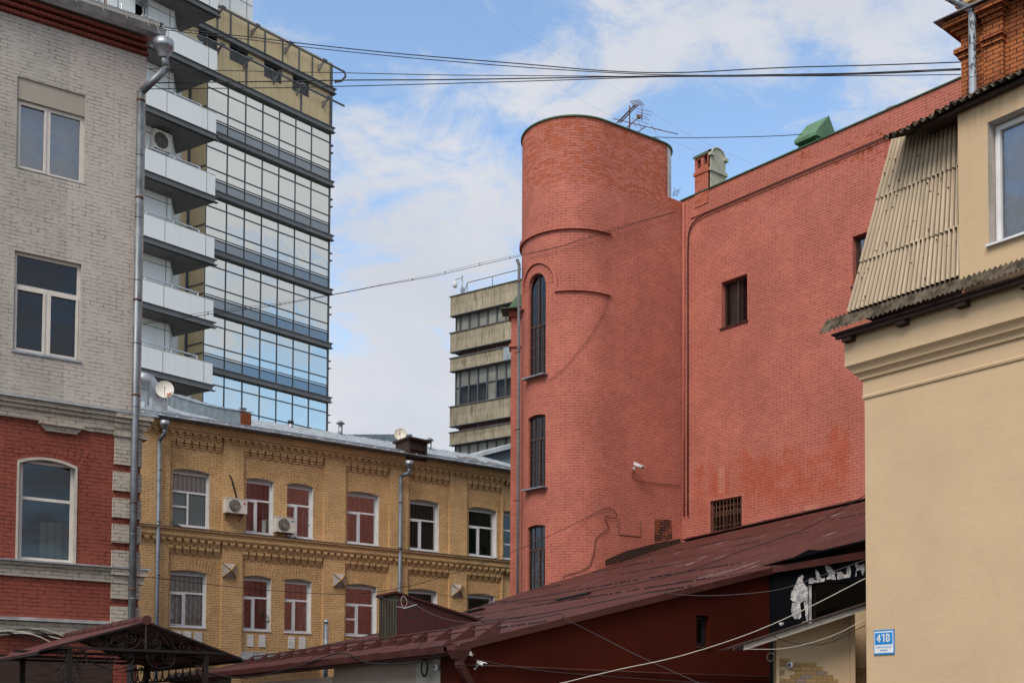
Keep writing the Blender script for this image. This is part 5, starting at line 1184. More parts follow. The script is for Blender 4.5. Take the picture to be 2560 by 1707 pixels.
# ------------------------------------------------------------------ sand yellow house on the right with its corrugated mansard
SY = Wall(at_depth(2163, 1200, 18.0).xy, -37)
def sheet(b, P, ns, nr, pitch, amp, thick=.008, lap=.0, rag=0, rnd=None, mi=0):
    """corrugated sheet over a grid of points P(f, g) -> (point, normal); f across the waves"""
    L = (P(1,0)[0]-P(0,0)[0]).length; n = max(8, int(L/pitch*6)); base = len(b.v); H = (P(0,1)[0]-P(0,0)[0]).length
    for j in range(nr+1):
        for i in range(n+1):
            f, g = i/n, j/nr; p, nn = P(f, g); r = 0
            if rag and j == 0: r = rag*(rnd.random()-.3)
            b.v.append(p + nn*(amp*math.sin(2*math.pi*f*L/pitch)+lap*(1-g)) + (P(f,1)[0]-p).normalized()*r)
    for j in range(nr):
        for i in range(n):
            a = base+j*(n+1)+i; b.f.append((a, a+1, a+n+2, a+n+1)); f, g = i/n, j/nr
            b.uv.append([(f*L,g*H),((i+1)/n*L,g*H),((i+1)/n*L,(j+1)/nr*H),(f*L,(j+1)/nr*H)]); b.mi.append(mi); b.sm.append(True)
def profile(b, W, pts, s1, back=3.0):
    """moulding of (z, projection) points along the wall, mitred round its left end"""
    for (z0, p0), (z1, p1) in zip(pts, pts[1:]):
        b.face([W.pt(-p0,z0,p0), W.pt(s1,z0,p0), W.pt(s1,z1,p1), W.pt(-p1,z1,p1)], [(-p0,z0),(s1,z0),(s1,z1),(-p1,z1)])
        b.face([W.pt(-p0,z0,-back), W.pt(-p0,z0,p0), W.pt(-p1,z1,p1), W.pt(-p1,z1,-back)], [(-back,z0),(p0,z0),(p1,z1),(-back,z1)])
def sand_house():
    W = SY; R_ = thing('plastered_house', 'sand yellow plastered house on the right with a corrugated grey mansard roof', 'house', W.pt(1.5,0,-1.5)); S1 = 7.5
    zl = W.z(2162, 997); zt = W.z(2113, 829, .205)
    Zp = lambda y, p: W.z(2163-235*p, y, p)
    pts = [(0,0),(zl-.004,0),(zl-.002,.022),(zl+.03,.03),(zl+.05,.018),(Zp(951,.02),.018),(Zp(950,.02),.055),(Zp(943,.06),.062),(Zp(938,.085),.085),(Zp(935,.10),.105),(Zp(934.5,.10),.125),(Zp(929,.13),.135),(Zp(924,.15),.155),(Zp(919.5,.18),.185),(Zp(917.5,.20),.20),(Zp(916,.205),.208),(Zp(905,.205),.205),(zt,.205)]
    b = MB(); profile(b, W, pts, S1); b.face([W.pt(-.205,zt,.205), W.pt(S1,zt,.205), W.pt(S1,zt,-3), W.pt(-.205,zt,-3)]); b.build('wall', MAT['plaster'], R_)
    # lower eave: corrugated sheets on dark boards and blocks
    rnd = random.Random(9); ze = W.z(2051, 836, .48); q = MB(); bz = W.z(2119, 782, .30)
    nn = (W.n*.25+Z).normalized()
    sE = [-.48, .62, 1.7, 2.8, 4.2, 5.8, S1]
    for a, c in zip(sE, sE[1:]):
        t_ = rnd.uniform(-.01,.012)
        sheet(q, lambda f, g, a=a, c=c, t_=t_: (W.pt(a+(c+.03-a)*f, ze+t_+(bz-ze-.005)*min(1,g*1.5)+.0*g, .48-.30*g), nn), 0, 3, .078, .014, rag=.05, rnd=rnd, lap=.01)
    q.build('eave_sheet', MAT['slate_dark'], R_)
    q = MB(); q.box(W, -.30, S1, ze-.045, ze-.015, -.1, .40); q.box(W, -.26, S1, ze-.10, ze-.045, .30, .36)
    for s in (-.16, .78, 1.75, 2.7): q.box(W, s, s+.16, ze-.16, ze-.06, .18, .34)
    q.build('eave_board', MAT['wood_dark'], R_)
    # mansard of three rows of corrugated sheets
    def cor(x, y, o): s, z = W.px(x, y, o); return W.pt(s, z, o)
    BL, BR = cor(2119,782,.30), cor(2399,699,.30); TL_, TR = cor(2231,345,-.10), cor(2399,285,-.10)
    BR = W.pt(W.s(2399,699,.30), BL.z, .30); TR = W.pt(W.s(2399,285,-.10), TL_.z, -.10)
    def mp(f, g): return BL+(BR-BL)*f+((TL_+(TR-TL_)*f)-(BL+(BR-BL)*f))*g
    nm = (BR-BL).cross(TL_-BL).normalized()
    if nm.dot(W.n) < 0: nm = -nm
    for a, c in ((0,.30),(.285,.66),(.645,1.02)):
        q = MB()
        # straight across the slope: the ribs run up, the left edge follows the hip
        def P(f, g, a=a, c=c): return (mp(f, a+(c-a)*g), nm)
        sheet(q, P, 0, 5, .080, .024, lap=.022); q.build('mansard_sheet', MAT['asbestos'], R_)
    q = MB(); q.face([BL-nm*.03, BR-nm*.03, TR-nm*.03, TL_-nm*.03]); q.face([BL-nm*.03, TL_-nm*.03, TL_-W.n*2.0+W.d*.5, BL-W.n*2.6]); q.build('mansard_boarding', MAT['wood_dark'], R_)
    # screws and patches on the sheets
    q = MB(); 
    for k in range(46): p = mp(rnd.random(), rnd.random()*.95)+nm*.03; q.tube([p-nm*.012, p+nm*.008], .010, 6)
    q.build('sheet_fixings', MAT['rusty'], R_)
    # dormer wall with its window
    o = .31; sL = W.s(2397.5, 600, o); zb, zd = W.z(2397,706,o)-.1, W.z(2397,283,o)
    a, b2 = W.s(2471,500,o), W.s(2471,500,o)+1.45; u, t = W.z(2471,616,o), W.z(2471,306,o)
    q = MB(); q.wall(W, sL, S1, zb, zd+.1, [(a,b2,u,t,0,.26,.9)], off=o); q.face([W.pt(sL,zb,o-2),W.pt(sL,zb,o),W.pt(sL,zd+.1,o),W.pt(sL,zd+.1,o-2)], [(0,0),(2,0),(2,2),(0,2)])
    q.build('dormer_wall', [MAT['plaster_up'], MAT['reveal_grey'], MAT['room']], R_)
    window(R_, W, a+.01, b2, u+.01, t-.01, o-.17, 'white', bars=[], sashes=[(0,.52,0,1),(.52,1,0,1)], th=.055, sash_th=.05, glass='pane', sill=('white',.03,o+.06,.03), curtain=[('curtain',0,1,0,1,.12)])
    # upper roof edge, mossy and broken
    q = MB(); e0 = cor(2204,351,.52); zr = e0.z; s0 = W.s(2204,351,.52); sE = [s0, W.s(2276,321,.52), W.s(2335,290,.52), W.s(2374,262,.5), W.s(2450,235,.5), S1]
    nn = (W.n*.35+Z).normalized()
    for k, (a, c) in enumerate(zip(sE, sE[1:])):
        up = (0,.012,.035,.05,.06)[k]; sheet(q, lambda f, g, a=a, c=c, up=up, k=k: (W.pt(a+(c+.04-a)*f, zr+up+.95*g, .52+.006*k-2.2*g), nn), 0, 4, .12, .03, rag=.06, rnd=rnd); sheet(q, lambda f, g, a=a, c=c, up=up, k=k: (W.pt(a+(c+.04-a)*f, zr+up+.035+.95*g, .50-2.2*g), nn), 0, 4, .12, .03, rag=.10, rnd=rnd)
    q.build('upper_roof', MAT['slate_dark'], R_)
    q = MB(); q.hex([W.pt(sE[1],zr-.02,.42),W.pt(S1,zr+.03,.42),W.pt(S1,zr+.3,-1.2),W.pt(sE[1],zr+.3,-1.2),W.pt(sE[1],zr+.02,.42),W.pt(S1,zr+.16,.42),W.pt(S1,zr+.75,-1.2),W.pt(sE[1],zr+.75,-1.2)]); q.build('roof_boarding', MAT['wood_dark'], R_)
    # holes of an old sign
    q = MB()
    for x, y in ((2299,1427),(2299,1435),(2299,1443),(2300,1451),(2321,1423),(2321,1435),(2322,1447)): s, z = W.px(x, y); q.tube([W.pt(s,z,.0), W.pt(s,z,.003)], .006, 6)
    return R_
sand_house()
def text(body, W, s, z, off, h, mat, parent, width=None, shear=0, name='lettering', bold=.0):
    c = bpy.data.curves.new(name, 'FONT'); c.body = body; c.size = 1; c.extrude = .0; c.shear = shear; c.offset = bold; c.align_x = 'CENTER'
    o = bpy.data.objects.new(name, c); C.collection.objects.link(o); bpy.context.view_layer.update(); d = o.dimensions
    dg = bpy.context.evaluated_depsgraph_get(); me = bpy.data.meshes.new_from_object(o.evaluated_get(dg)); bpy.data.objects.remove(o)
    xs = [v.co.x for v in me.vertices]; ys = [v.co.y for v in me.vertices]; ky = h/(max(ys)-min(ys)); kx = (width/(max(xs)-min(xs))) if width else ky
    base = ROOT[parent]
    for v in me.vertices:
        x, y = v.co.x-(min(xs)+max(xs))/2, v.co.y-min(ys); v.co = W.pt(s+x*kx, z+y*ky, off)-base
    me.materials.clear(); me.materials.append(MAT[mat]); t = bpy.data.objects.new(name, me); C.collection.objects.link(t); t.parent = parent; ROOT[t] = base; return t
def sign():
    W = SY; s0, s1 = W.s(2186,1605,.02), W.s(2233,1603,.02); z0, z1 = W.z(2210,1633,.02), W.z(2210,1575,.02); w_ = s1-s0; h = z1-z0; zm = z0+h*.40
    t = thing('address_sign', 'blue and white enamel house number sign reading 41В on the sand yellow wall', 'sign', W.pt((s0+s1)/2, z0, 0))
    q = MB(); q.box(W, s0-.012, s1+.012, z0-.012, z1+.012, .0, .018); q.build('backing_plate', MAT['blue_sign'], t)
    q = MB(); q.box(W, s0, s1, z0+.012, z1-.012, .018, .021); q.build('white_field', MAT['sign_white'], t)
    q = MB(); q.box(W, s0+.012, s1-.012, zm, z1-.03, .021, .024); q.build('blue_field', MAT['blue_sign'], t)
    # bold 4, 1 and В cut from strips
    q = MB(); zb = zm+h*.11; H = h*.34; cw = w_*.205; st_ = w_*.062; x0 = (s0+s1)/2-w_*.36
    def P(x, z): return W.pt(x, zb+z*H, .0245)
    def poly(x, pts): q.prism([P(x+a*cw, b) for a, b in pts], W.n*.002)
    e = st_/cw; v = st_/H
    poly(x0, [(.98-e-.12,0),(.98-.12,0),(.98-.12,1),(.98-e-.12,1)]); poly(x0, [(0,.24),(1.04,.24),(1.04,.24+v),(0,.24+v)]); poly(x0, [(0,.24+v*.9),(e*1.0,.24+v*.9),(.98-.12-e*.1,1),(.98-.12-e*.95,1)])
    x1 = x0+cw*1.28; poly(x1, [(.42,0),(.42+e,0),(.42+e,1),(.42,1)]); poly(x1, [(.02,.70),(.42,.86),(.42,1),(.36,1),(.02,.83)])
    x2 = x1+cw*1.12; poly(x2, [(0,0),(e,0),(e,1),(0,1)])
    def bowl(za, zb_, wd):
        m_ = (za+zb_)/2; ro = (zb_-za)/2; ri = ro-v
        n = 12; o = [(wd-ro*H/cw*.8+ro*H/cw*.8*math.cos(a), m_+ro*math.sin(a)) for a in [-math.pi/2+math.pi*k/n for k in range(n+1)]]; i_ = [(wd-ro*H/cw*.8+(ro*H/cw*.8-e)*math.cos(a), m_+ri*math.sin(a)) for a in [-math.pi/2+math.pi*k/n for k in range(n+1)]]
        o = [(e*.9, za)]+o+[(e*.9, zb_)]; i_ = [(e*.9, za+v)]+i_+[(e*.9, zb_-v)]
        for k in range(len(o)-1): poly(x2, [o[k], o[k+1], i_[k+1], i_[k]])
    bowl(0, .5+v/2, 1.02); bowl(.5-v/2, 1, .95); q.build('house_number', MAT['sign_white'], t)
    text('МЯСНИЦКАЯ', W, (s0+s1)/2, z0+h*.235, .024, h*.085, 'blue_sign', t, w_*.80, bold=.004); text('улица', W, (s0+s1)/2, z0+h*.085, .024, h*.105, 'blue_sign', t, w_*.40, shear=.2)
sign()
# ------------------------------------------------------------------ bare orange brick house above it
def orange_house():
    W = Wall(at_depth(2402, 100, 22.0).xy, -42); S1 = 8.0
    R_ = thing('bare_brick_house', 'bare orange brick house corner with a stepped cornice in the top right corner', 'house', W.pt(1.5,0,-2)); Zp = lambda y, p: W.z(2402-190*p, y, p)
    zc = Zp(57, .32); sp = W.s(2503,100)
    b = MB(); b.box(W, 0, S1, 0, zc+3, -3.0, -.06); b.box(W, 0, sp, 0, zc, -1, 0); b.build('wall', MAT['orange_brick'], R_)
    b = MB(); sq = W.s(2462,100); b.box(W, sq, sp+.05, W.z(2480,250), zc-.05, -.5, .05); b.build('pilaster', MAT['orange_brick'], R_)
    def band(y0, y1, p, name='cornice_step'):
        b = MB(); b.box(W, -p, W.s(2452,100) , Zp(y1,p), Zp(y0,p), -2, p); b.box(W, sq-p*.2, sp+.05+p*.4, Zp(y1,p), Zp(y0,p), -.4, .05+p); b.build(name, MAT['orange_brick'], R_)
    band(59,73,.24); band(74,82,.14); band(83,91,.06); band(126,137,.10); band(139,149,.045)
    f = MB(); f.hex([W.pt(-.36,zc,.36),W.pt(S1,zc,.36),W.pt(S1,zc+.1,-.1),W.pt(-.36,zc+.1,-2),W.pt(-.36,zc+.02,.36),W.pt(S1,zc+.02,.36),W.pt(S1,zc+.14,-.1),W.pt(-.36,zc+.14,-2)]); f.build('cornice_flashing', MAT['pipe_old'], R_)
    b = MB()
    for k in range(5): b.box(W, -.03-.045*k, S1, zc+.12+.16*k, zc+.28+.16*k, -2, .03+.045*k)
    b.build('upper_cornice', MAT['yellow_brick'], R_)
    def at(x, y, o): s, z = W.px(x, y, o); return W.pt(s, z, o)
    o = .22; pipe_run([at(2330,-28,.62), at(2430,27,o), Vector((at(2430,27,o).x, at(2430,27,o).y, 6.0))], .068, 'zinc_peel', R_)
def peel():
    m = M('peeling_painted_downpipe', .4, .5, .55); f = m.noise(m.map(m.ob, scale=(3,3,1.2)), 3.2, 7, .7); m.col(m.mix(m.rng(f, .53, .56), (.40,.44,.48), (.10,.095,.105))); MAT['zinc_peel'] = m.m
peel(); orange_house()
# ------------------------------------------------------------------ low maroon shed leaning on the red building
C0 = at_depth(1140, 1610, 16.0); EV = Vector((-.5,.8660254,0)); EN = Vector((.8660254,.5,0)); UK = 6.8
def roof_z(u): return C0.z + (.24*u if u < UK else .24*UK+.334*(u-UK))
def roof_pt(v, u, dz=0): p = C0 + EV*v + EN*u; return Vector((p.x, p.y, roof_z(u)+dz))
def on_roof(x, y):
    r = ray(x, y); Yv = 16.0
    best = None
    for i in range(1, 2600):
        P = EYE + r*(i*.015+4); w_ = P-C0; u = w_.dot(EN)
        if u > -1 and P.z <= roof_z(u) and i > 300: pass
        e = abs(P.z-roof_z(u))
        if 14 < P.y < 40 and (best is None or e < best[0]): best = (e, w_.dot(EV), u)
    return best[1], best[2]
def shed():
    dm = Vector((math.sin(math.radians(48)), math.cos(math.radians(48)), 0)); MW = Wall(C0.xy, 48); d2a = 80
    R_ = thing('lean_to_shed', 'low dark maroon shed with a long corrugated roof leaning against the red building', 'shed', C0+EN*5+EV*3-Z*C0.z)
    tK = MW.s(1923, 1418); K = MW.pt(tK, 0, 0); BWl = Wall(K.xy, d2a)
    kv, ku = (K-C0).dot(EV), (K-C0).dot(EN)
    d2 = BWl.d; v2, u2 = d2.dot(EV), d2.dot(EN)
    L = (lambda P: (P-C0).dot(EV))(EYE+ray(453,1691.6)*((C0.z-1.7)/ray(453,1691.6).z))
    def vN(u): return kv*u/ku if u <= ku else kv+v2/u2*(u-ku)
    b = MB(); us = [-.12+.0, .6, 2, 3.5, 5, UK, 7.6, 9, 10.5, 12, 13.5, 15, 16.5]; n = 10
    for ua, ub in zip(us, us[1:]):
        for k in range(n):
            P = []
            for u, f in ((ua,k/n),(ua,(k+1)/n),(ub,(k+1)/n),(ub,k/n)):
                a = vN(max(u,0))-.06; v = a+(L-a)*f; P.append((v, u))
            b.face([roof_pt(v,u) for v, u in P], [(v,u) for v, u in P])
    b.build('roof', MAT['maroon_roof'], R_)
    # dark blocks imitate shade in the open sheet laps, in broken runs
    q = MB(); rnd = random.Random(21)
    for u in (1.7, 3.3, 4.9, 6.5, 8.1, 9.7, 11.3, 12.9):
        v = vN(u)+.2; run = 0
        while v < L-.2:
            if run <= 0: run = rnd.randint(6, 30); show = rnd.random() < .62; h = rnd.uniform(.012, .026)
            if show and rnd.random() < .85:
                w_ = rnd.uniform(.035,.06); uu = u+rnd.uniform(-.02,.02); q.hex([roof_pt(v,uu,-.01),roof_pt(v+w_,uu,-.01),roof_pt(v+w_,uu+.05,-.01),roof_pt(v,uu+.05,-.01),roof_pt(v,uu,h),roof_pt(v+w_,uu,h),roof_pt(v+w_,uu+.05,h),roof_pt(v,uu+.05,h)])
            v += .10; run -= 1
    q.build('lap_shade_blocks', MAT['black'], R_)
    # near verge: fascia boards following the gable, bent at the black panel
    zK = roof_z(ku)
    def fasc(W, s0, za, s1, zb, h0, h1, o): q = MB(); q.hex([W.pt(s0,za-h0,o-.03),W.pt(s1,zb-h1,o-.03),W.pt(s1,zb-h1,o),W.pt(s0,za-h0,o)]+[W.pt(s0,za,o-.03),W.pt(s1,zb,o-.03),W.pt(s1,zb,o),W.pt(s0,za,o)]) if False else q.hex([W.pt(s0,za-h0,o),W.pt(s1,zb-h1,o),W.pt(s1,zb-h1,o-.04),W.pt(s0,za-h0,o-.04),W.pt(s0,za+.012,o),W.pt(s1,zb+.012,o),W.pt(s1,zb+.012,o-.04),W.pt(s0,za+.012,o-.04)]); return q
    fasc(MW, .0, C0.z, tK, zK, .085, .10, .10).build('verge_fascia', MAT['maroon_metal'], R_)
    sR = BWl.s(2240, 1400); zR = BWl.z(2163, 1377, .1); zR2 = zK+(zR-zK)*sR/BWl.s(2163,1390)
    fasc(BWl, -.02, zK, sR, zR2, .10, .13, .10).build('verge_fascia', MAT['maroon_metal'], R_)
    q = MB(); s0 = BWl.s(1945,1402); q.hex([BWl.pt(s0,zK+.10,.16),BWl.pt(sR,zR2+.20,.16),BWl.pt(sR,zR2+.24,-.8),BWl.pt(s0,zK+.12,-.8),BWl.pt(s0,zK+.12,.16),BWl.pt(sR,zR2+.25,.16),BWl.pt(sR,zR2+.3,-.8),BWl.pt(s0,zK+.14,-.8)]); q.build('loose_roof_sheet', MAT['black_panel'], R_)
    # gable wall with its little window, black panel wall
    wn = (MW.s(1741,1575,0), MW.s(1774,1575,0), MW.z(1757,1615), MW.z(1757,1538))
    q = MB(); ztp = lambda s: roof_z(EN.dot(MW.d)*s)-.03
    a, c, u, t = wn
    def slab(s0, s1, z0, za, zb, mi=0): q.face([MW.pt(s0,z0,0),MW.pt(s1,z0,0),MW.pt(s1,zb,0),MW.pt(s0,za,0)], [(s0,z0),(s1,z0),(s1,zb),(s0,za)], mi)
    slab(.0,a,0,ztp(0),ztp(a)); slab(c,tK,0,ztp(c),ztp(tK)); slab(a,c,0,u,u); slab(a,c,t,ztp(a),ztp(c))
    for (p0, p1) in (((a,u),(a,t)),((a,t),(c,t)),((c,t),(c,u)),((c,u),(a,u))): q.face([MW.pt(*p0,0),MW.pt(*p1,0),MW.pt(*p1,-.18),MW.pt(*p0,-.18)])
    q.face([MW.pt(a,u,-.5),MW.pt(c,u,-.5),MW.pt(c,t,-.5),MW.pt(a,t,-.5)], None, 1)
    q.build('gable_wall', [MAT['maroon_wall'], MAT['void']], R_)
    window(R_, MW, a, c, u, t, -.10, 'black', bars=[], sashes=[(0,1,0,1)], th=.03, dp=.05, glass='pane_dark', sill=('maroon_metal',.03,.02,.03))
    q = MB(); x1 = BWl.s(2021,1460); zw, zs = BWl.z(2021,1459), BWl.z(2021,1560)
    q.face([BWl.pt(0,0,0),BWl.pt(x1,0,0),BWl.pt(x1,zR2-.1,0),BWl.pt(0,zK-.03,0)]); q.face([BWl.pt(x1,zw,0),BWl.pt(sR,zw+.12,0),BWl.pt(sR,zR2-.1,0),BWl.pt(x1,zR2-.1,0)]); q.face([BWl.pt(x1,0,0),BWl.pt(sR,0,0),BWl.pt(sR,zs,0),BWl.pt(x1,zs,0)])
    q.face([BWl.pt(x1,zs,0),BWl.pt(x1,zw,0),BWl.pt(x1,zw,-.2),BWl.pt(x1,zs,-.2)]); q.face([BWl.pt(x1,zw,0),BWl.pt(sR,zw+.12,0),BWl.pt(sR,zw+.12,-.2),BWl.pt(x1,zw,-.2)]); bp = q.build('black_panel_wall', MAT['black_panel'], R_)
    q = MB(); o = -.10; q.box(BWl, x1+.002, x1+.07, zs, zw-.02, -.14, -.03); q.build('panel_window_jamb', MAT['torn'], bp)
    q = MB(); q.face([BWl.pt(x1,zs,o),BWl.pt(sR,zs,o),BWl.pt(sR,zw+.15,o),BWl.pt(x1,zw+.05,o)]); q.build('glass', MAT['pane_dark'], bp)
    q = MB(); q.face([BWl.pt(x1,zs,-.6),BWl.pt(sR,zs,-.6),BWl.pt(sR,zw+.15,-.6),BWl.pt(x1,zw+.15,-.6)]); q.box(BWl, x1+.13, x1+.17, zs, zw, -.11, -.07); q.build('unlit_room', MAT['void'], bp)
    k = .20852
    for poly in ([(990,270),(1005,285),(985,345),(1018,385),(1050,415),(1052,600),(1000,580),(960,610),(930,600),(870,590),(845,565),(860,480),(880,430),(920,345),(950,292)],
                 [(872,600),(958,612),(968,690),(972,750),(958,800),(930,790),(905,800),(866,765),(850,690)], [(1004,592),(1053,602),(1056,835),(940,878),(975,848),(1036,822),(1022,720),(1006,640)],
                 [(1060,322),(1108,305),(1130,330),(1170,326),(1255,308),(1250,345),(1130,362),(1062,375)], [(1140,202),(1160,216),(1220,318),(1168,330),(1150,270)],
                 [(1250,142),(1300,156),(1340,190),(1390,240),(1372,262),(1390,325),(1275,326),(1300,262),(1268,200)], [(1405,242),(1440,226),(1512,272),(1518,190),(1545,150),(1566,190),(1558,302),(1410,326)],
                 [(1632,110),(1666,160),(1732,128),(1726,240),(1714,282),(1688,212),(1642,216),(1632,292),(1620,290),(1634,200),(1614,150)], [(705,850),(745,838),(768,848),(755,872),(722,876)]):
        q = MB(); rr = random.Random(len(poly)*7+poly[0][0]); pp_ = []
        for i, (x, y) in enumerate(poly):
            x2, y2 = poly[(i+1) % len(poly)]
            for f in (0,.33,.66): pp_.append((x+(x2-x)*f+(rr.uniform(-7,7) if f else 0), y+(y2-y)*f+(rr.uniform(-7,7) if f else 0)))
        sz = [BWl.px(1800+x*k, 1380+y*k, .004) for x, y in pp_]; q.prism([BWl.pt(s,z,.001) for s, z in sz], BWl.n*.006, uvs=[(s*2,z*2) for s, z in sz]); q.build('torn_poster', MAT['torn'], bp)
    # eave side: wall boards, gutter, fascia, flashing
    EW = Wall(C0.xy, d=-EV); io = -.22
    def es(x): return EW.s(x, 1640, io)
    zt = C0.z-.12
    for x0, x1, m_ in ((420,556,'plaster_patch'),(556,835,'panel_beige'),(835,1040,'plaster_old'),(1040,1101,'plaster_patch'),(1101,1150,'maroon_wall')):
        q = MB(); s0, s1 = es(x0), min(es(x1), -.005); d_ = .03 if m_ == 'panel_beige' else 0; q.box(EW, s0, s1, 0, zt-(.16 if d_ else 0), io-.2, io+d_); q.build('wall_panel', MAT[m_], R_)
    q = MB(); q.box(EW, -L-.3, .02, C0.z-.135, C0.z-.10, io-.05, .04); q.box(EW, -L-.3, .02, C0.z-.10, C0.z-.005, .0, .04); q.build('eave_fascia', MAT['maroon_metal'], R_)
    q = MB(); q.prism([EW.pt(-L-.3,C0.z-.11,.045),EW.pt(-L-.3,C0.z-.11,.13),EW.pt(-L-.3,C0.z-.02,.15),EW.pt(-L-.3,C0.z-.02,.14),EW.pt(-L-.3,C0.z-.10,.12),EW.pt(-L-.3,C0.z-.10,.045)], EW.d*(L+.2)); q.build('gutter', MAT['maroon_metal'], R_)
    # dented flashing strip of short pieces lying on the eave
    q = MB(); rnd = random.Random(4); s = -L-.4
    while s < -.25:
        w_ = rnd.uniform(.38,.5); z0 = C0.z+rnd.uniform(-.01,.015); z1 = C0.z+.085+rnd.uniform(-.012,.012); z2 = C0.z+.085+rnd.uniform(-.012,.012)
        q.hex([EW.pt(s,z0-.02,.10),EW.pt(s+w_,z0-.02,.10),EW.pt(s+w_,z0-.02,.06),EW.pt(s,z0-.02,.06),EW.pt(s,z1,.02),EW.pt(s+w_,z2,.02),EW.pt(s+w_,z2,-.16),EW.pt(s,z1,-.16)]); s += w_+.006
    q.build('eave_flashing', MAT['maroon_metal'], R_)
    # snow guard: brackets and two rails
    (va, ua), (vb, ub) = on_roof(1228,1578), on_roof(628,1662); um = .62
    t = []
    for x in (1237,1174,1115,1056,1017,980,942,899,856,815,783,755,723,691,659,626):
        # foot of the bracket on the line u = um, under photo column x
        lo, hi = -3.0, L+2
        for _ in range(40):
            m = (lo+hi)/2
            if project(roof_pt(m, um))[0] > x-6: lo = m
            else: hi = m
        t.append(lo)
    q = MB(); e = max(t)+.1
    for h, du in ((.10,.10),(.165,.13)): q.tube([roof_pt(min(t)-.06,um+du,h), roof_pt(e,um+du,h)], .014, 6)
    q.build('snow_guard_rail', MAT['maroon_metal'], R_)
    for v in t:
        q = MB(); q.prism([roof_pt(v,um-.28,.004), roof_pt(v,um+.12,.004), roof_pt(v,um+.14,.20)], EV*.02); q.build('snow_guard_bracket', MAT['maroon_metal'], R_)
    # roof hatch: mossy cheek towards the eave, maroon boarding on the side
    (v1,u1), (v2_,u2_), (v3,u3) = on_roof(947,1603), on_roof(993,1596), on_roof(1194,1549)
    v1 = v1; B2 = roof_pt(v2_,u2_,-.05); u1 = u2_
    lo, hi = v2_, v2_+6
    for _ in range(40):
        m = (lo+hi)/2
        if project(roof_pt(m,u2_))[0] > 947: lo = m
        else: hi = m
    B1 = roof_pt(lo,u2_,-.05); zt2 = EYE.z+ray(993,1482).z*B2.y; zt1 = EYE.z+ray(947,1489).z*B1.y
    lo, hi = u2_, u2_+9
    for _ in range(40):
        m = (lo+hi)/2
        if project(roof_pt(v2_,m))[0] < 1194: lo = m
        else: hi = m
    u3 = lo; T2, T1 = Vector((B2.x,B2.y,zt2)), Vector((B1.x,B1.y,zt2)); E2_, E1 = roof_pt(v2_,u3,.0), roof_pt(lo*0+v2_+(B1-B2).dot(EV),u3,.0)
    q = MB(); w_ = (B1-B2).length; q.face([B1,B2,T2,T1], [(0,0),(w_,0),(w_,1),(0,1)]); ht = q.build('roof_hatch', MAT['mossy'], R_)
    q = MB(); ln = (E2_-B2).length; q.face([B2,E2_,T2], [(0,0),(ln,0),(0,1)]); q.face([B1,T1,E1], [(0,0),(0,1),(ln,0)]); q.build('hatch_side', MAT['maroon_board'], ht)
    q = MB(); q.hex([T2-EV*.05-EN*.06, E2_-EV*.05+EN*.05, E1+EV*.05+EN*.05, T1+EV*.05-EN*.06]+[p+Z*.04 for p in (T2-EV*.05-EN*.06, E2_-EV*.05+EN*.05, E1+EV*.05+EN*.05, T1+EV*.05-EN*.06)]); q.build('hatch_roof', MAT['maroon_board'], ht)
    # dark strips (small skylight flaps) lying on the roof, lifted sheet at the tower foot
    for (xa, ya, xb, yb) in ((1390,1505,1474,1486),(1167,1534,1208,1525)):
        va_, ua_ = on_roof(xa, ya); vb_, ub_ = on_roof(xb, yb); q = MB(); q.bar(roof_pt(va_,ua_,.05), roof_pt(vb_,ub_,.05), .16, .03); q.build('roof_flap', MAT['black'], R_)
    q = MB(); P_ = [on_roof(x, y) for x, y in ((1409,1441),(1440,1434),(1475,1424),(1500,1418))]
    for (a_, b_), (c_, d_) in zip(P_, P_[1:]): q.hex([roof_pt(a_,b_-.15,.02),roof_pt(c_,d_-.15,.02),roof_pt(c_,d_+.15,.02),roof_pt(a_,b_+.15,.02),roof_pt(a_,b_-.15,.05),roof_pt(c_,d_-.15,.05),roof_pt(c_,d_+.15,.16),roof_pt(a_,b_+.15,.16)])
    q.build('lifted_sheet', MAT['maroon_metal'], R_)
    q = MB(); N = 24
    for k in range(N):
        s0, s1 = .15+k*.5, .15+(k+1)*.5; z0, z1 = [roof_z((RW.pt(s,0,0)-C0).dot(EN)) for s in (s0, s1)]; q.hex([RW.pt(s0,z0,.20),RW.pt(s1,z1,.20),RW.pt(s1,z1,.0),RW.pt(s0,z0,.0),RW.pt(s0,z0+.03,.20),RW.pt(s1,z1+.03,.20),RW.pt(s1,z1+.09,.01),RW.pt(s0,z0+.09,.01)])
    q.build('wall_flashing', MAT['maroon_metal'], R_)
    # square downpipe with a box head at the corner
    def at(x, y, o): s, z = MW.px(x, y, o); return MW.pt(s, z, o)
    q = MB(); p = at(1149,1617,.12); q.hex([p+MW.d*-.08-Z*.16+MW.n*.05, p+MW.d*.07-Z*.16+MW.n*.05, p+MW.d*.07-Z*.16-MW.n*.07, p+MW.d*-.08-Z*.16-MW.n*.07, p+MW.d*-.14+Z*-.04+MW.n*.08, p+MW.d*.13+Z*-.04+MW.n*.08, p+MW.d*.13+Z*-.04-MW.n*.10, p+MW.d*-.14-Z*.04-MW.n*.10])
    q.box(Wall(p.xy,d=MW.d), -.14, .13, p.z-.04, p.z+.02, -.10, .08); dp = q.build('downpipe', MAT['maroon_metal'], R_)
    q = MB(); a_, b_, c_ = at(1149,1640,.12), at(1149,1662,.12), at(1176,1712,.03); q.bar(a_, b_, .09, .09, MW.n); q.bar(b_+Z*.01, c_, .10, .09, MW.n); q.bar(c_, c_-Z*1.6, .09, .09, MW.n); q.build('pipe_run', MAT['maroon_metal'], dp)
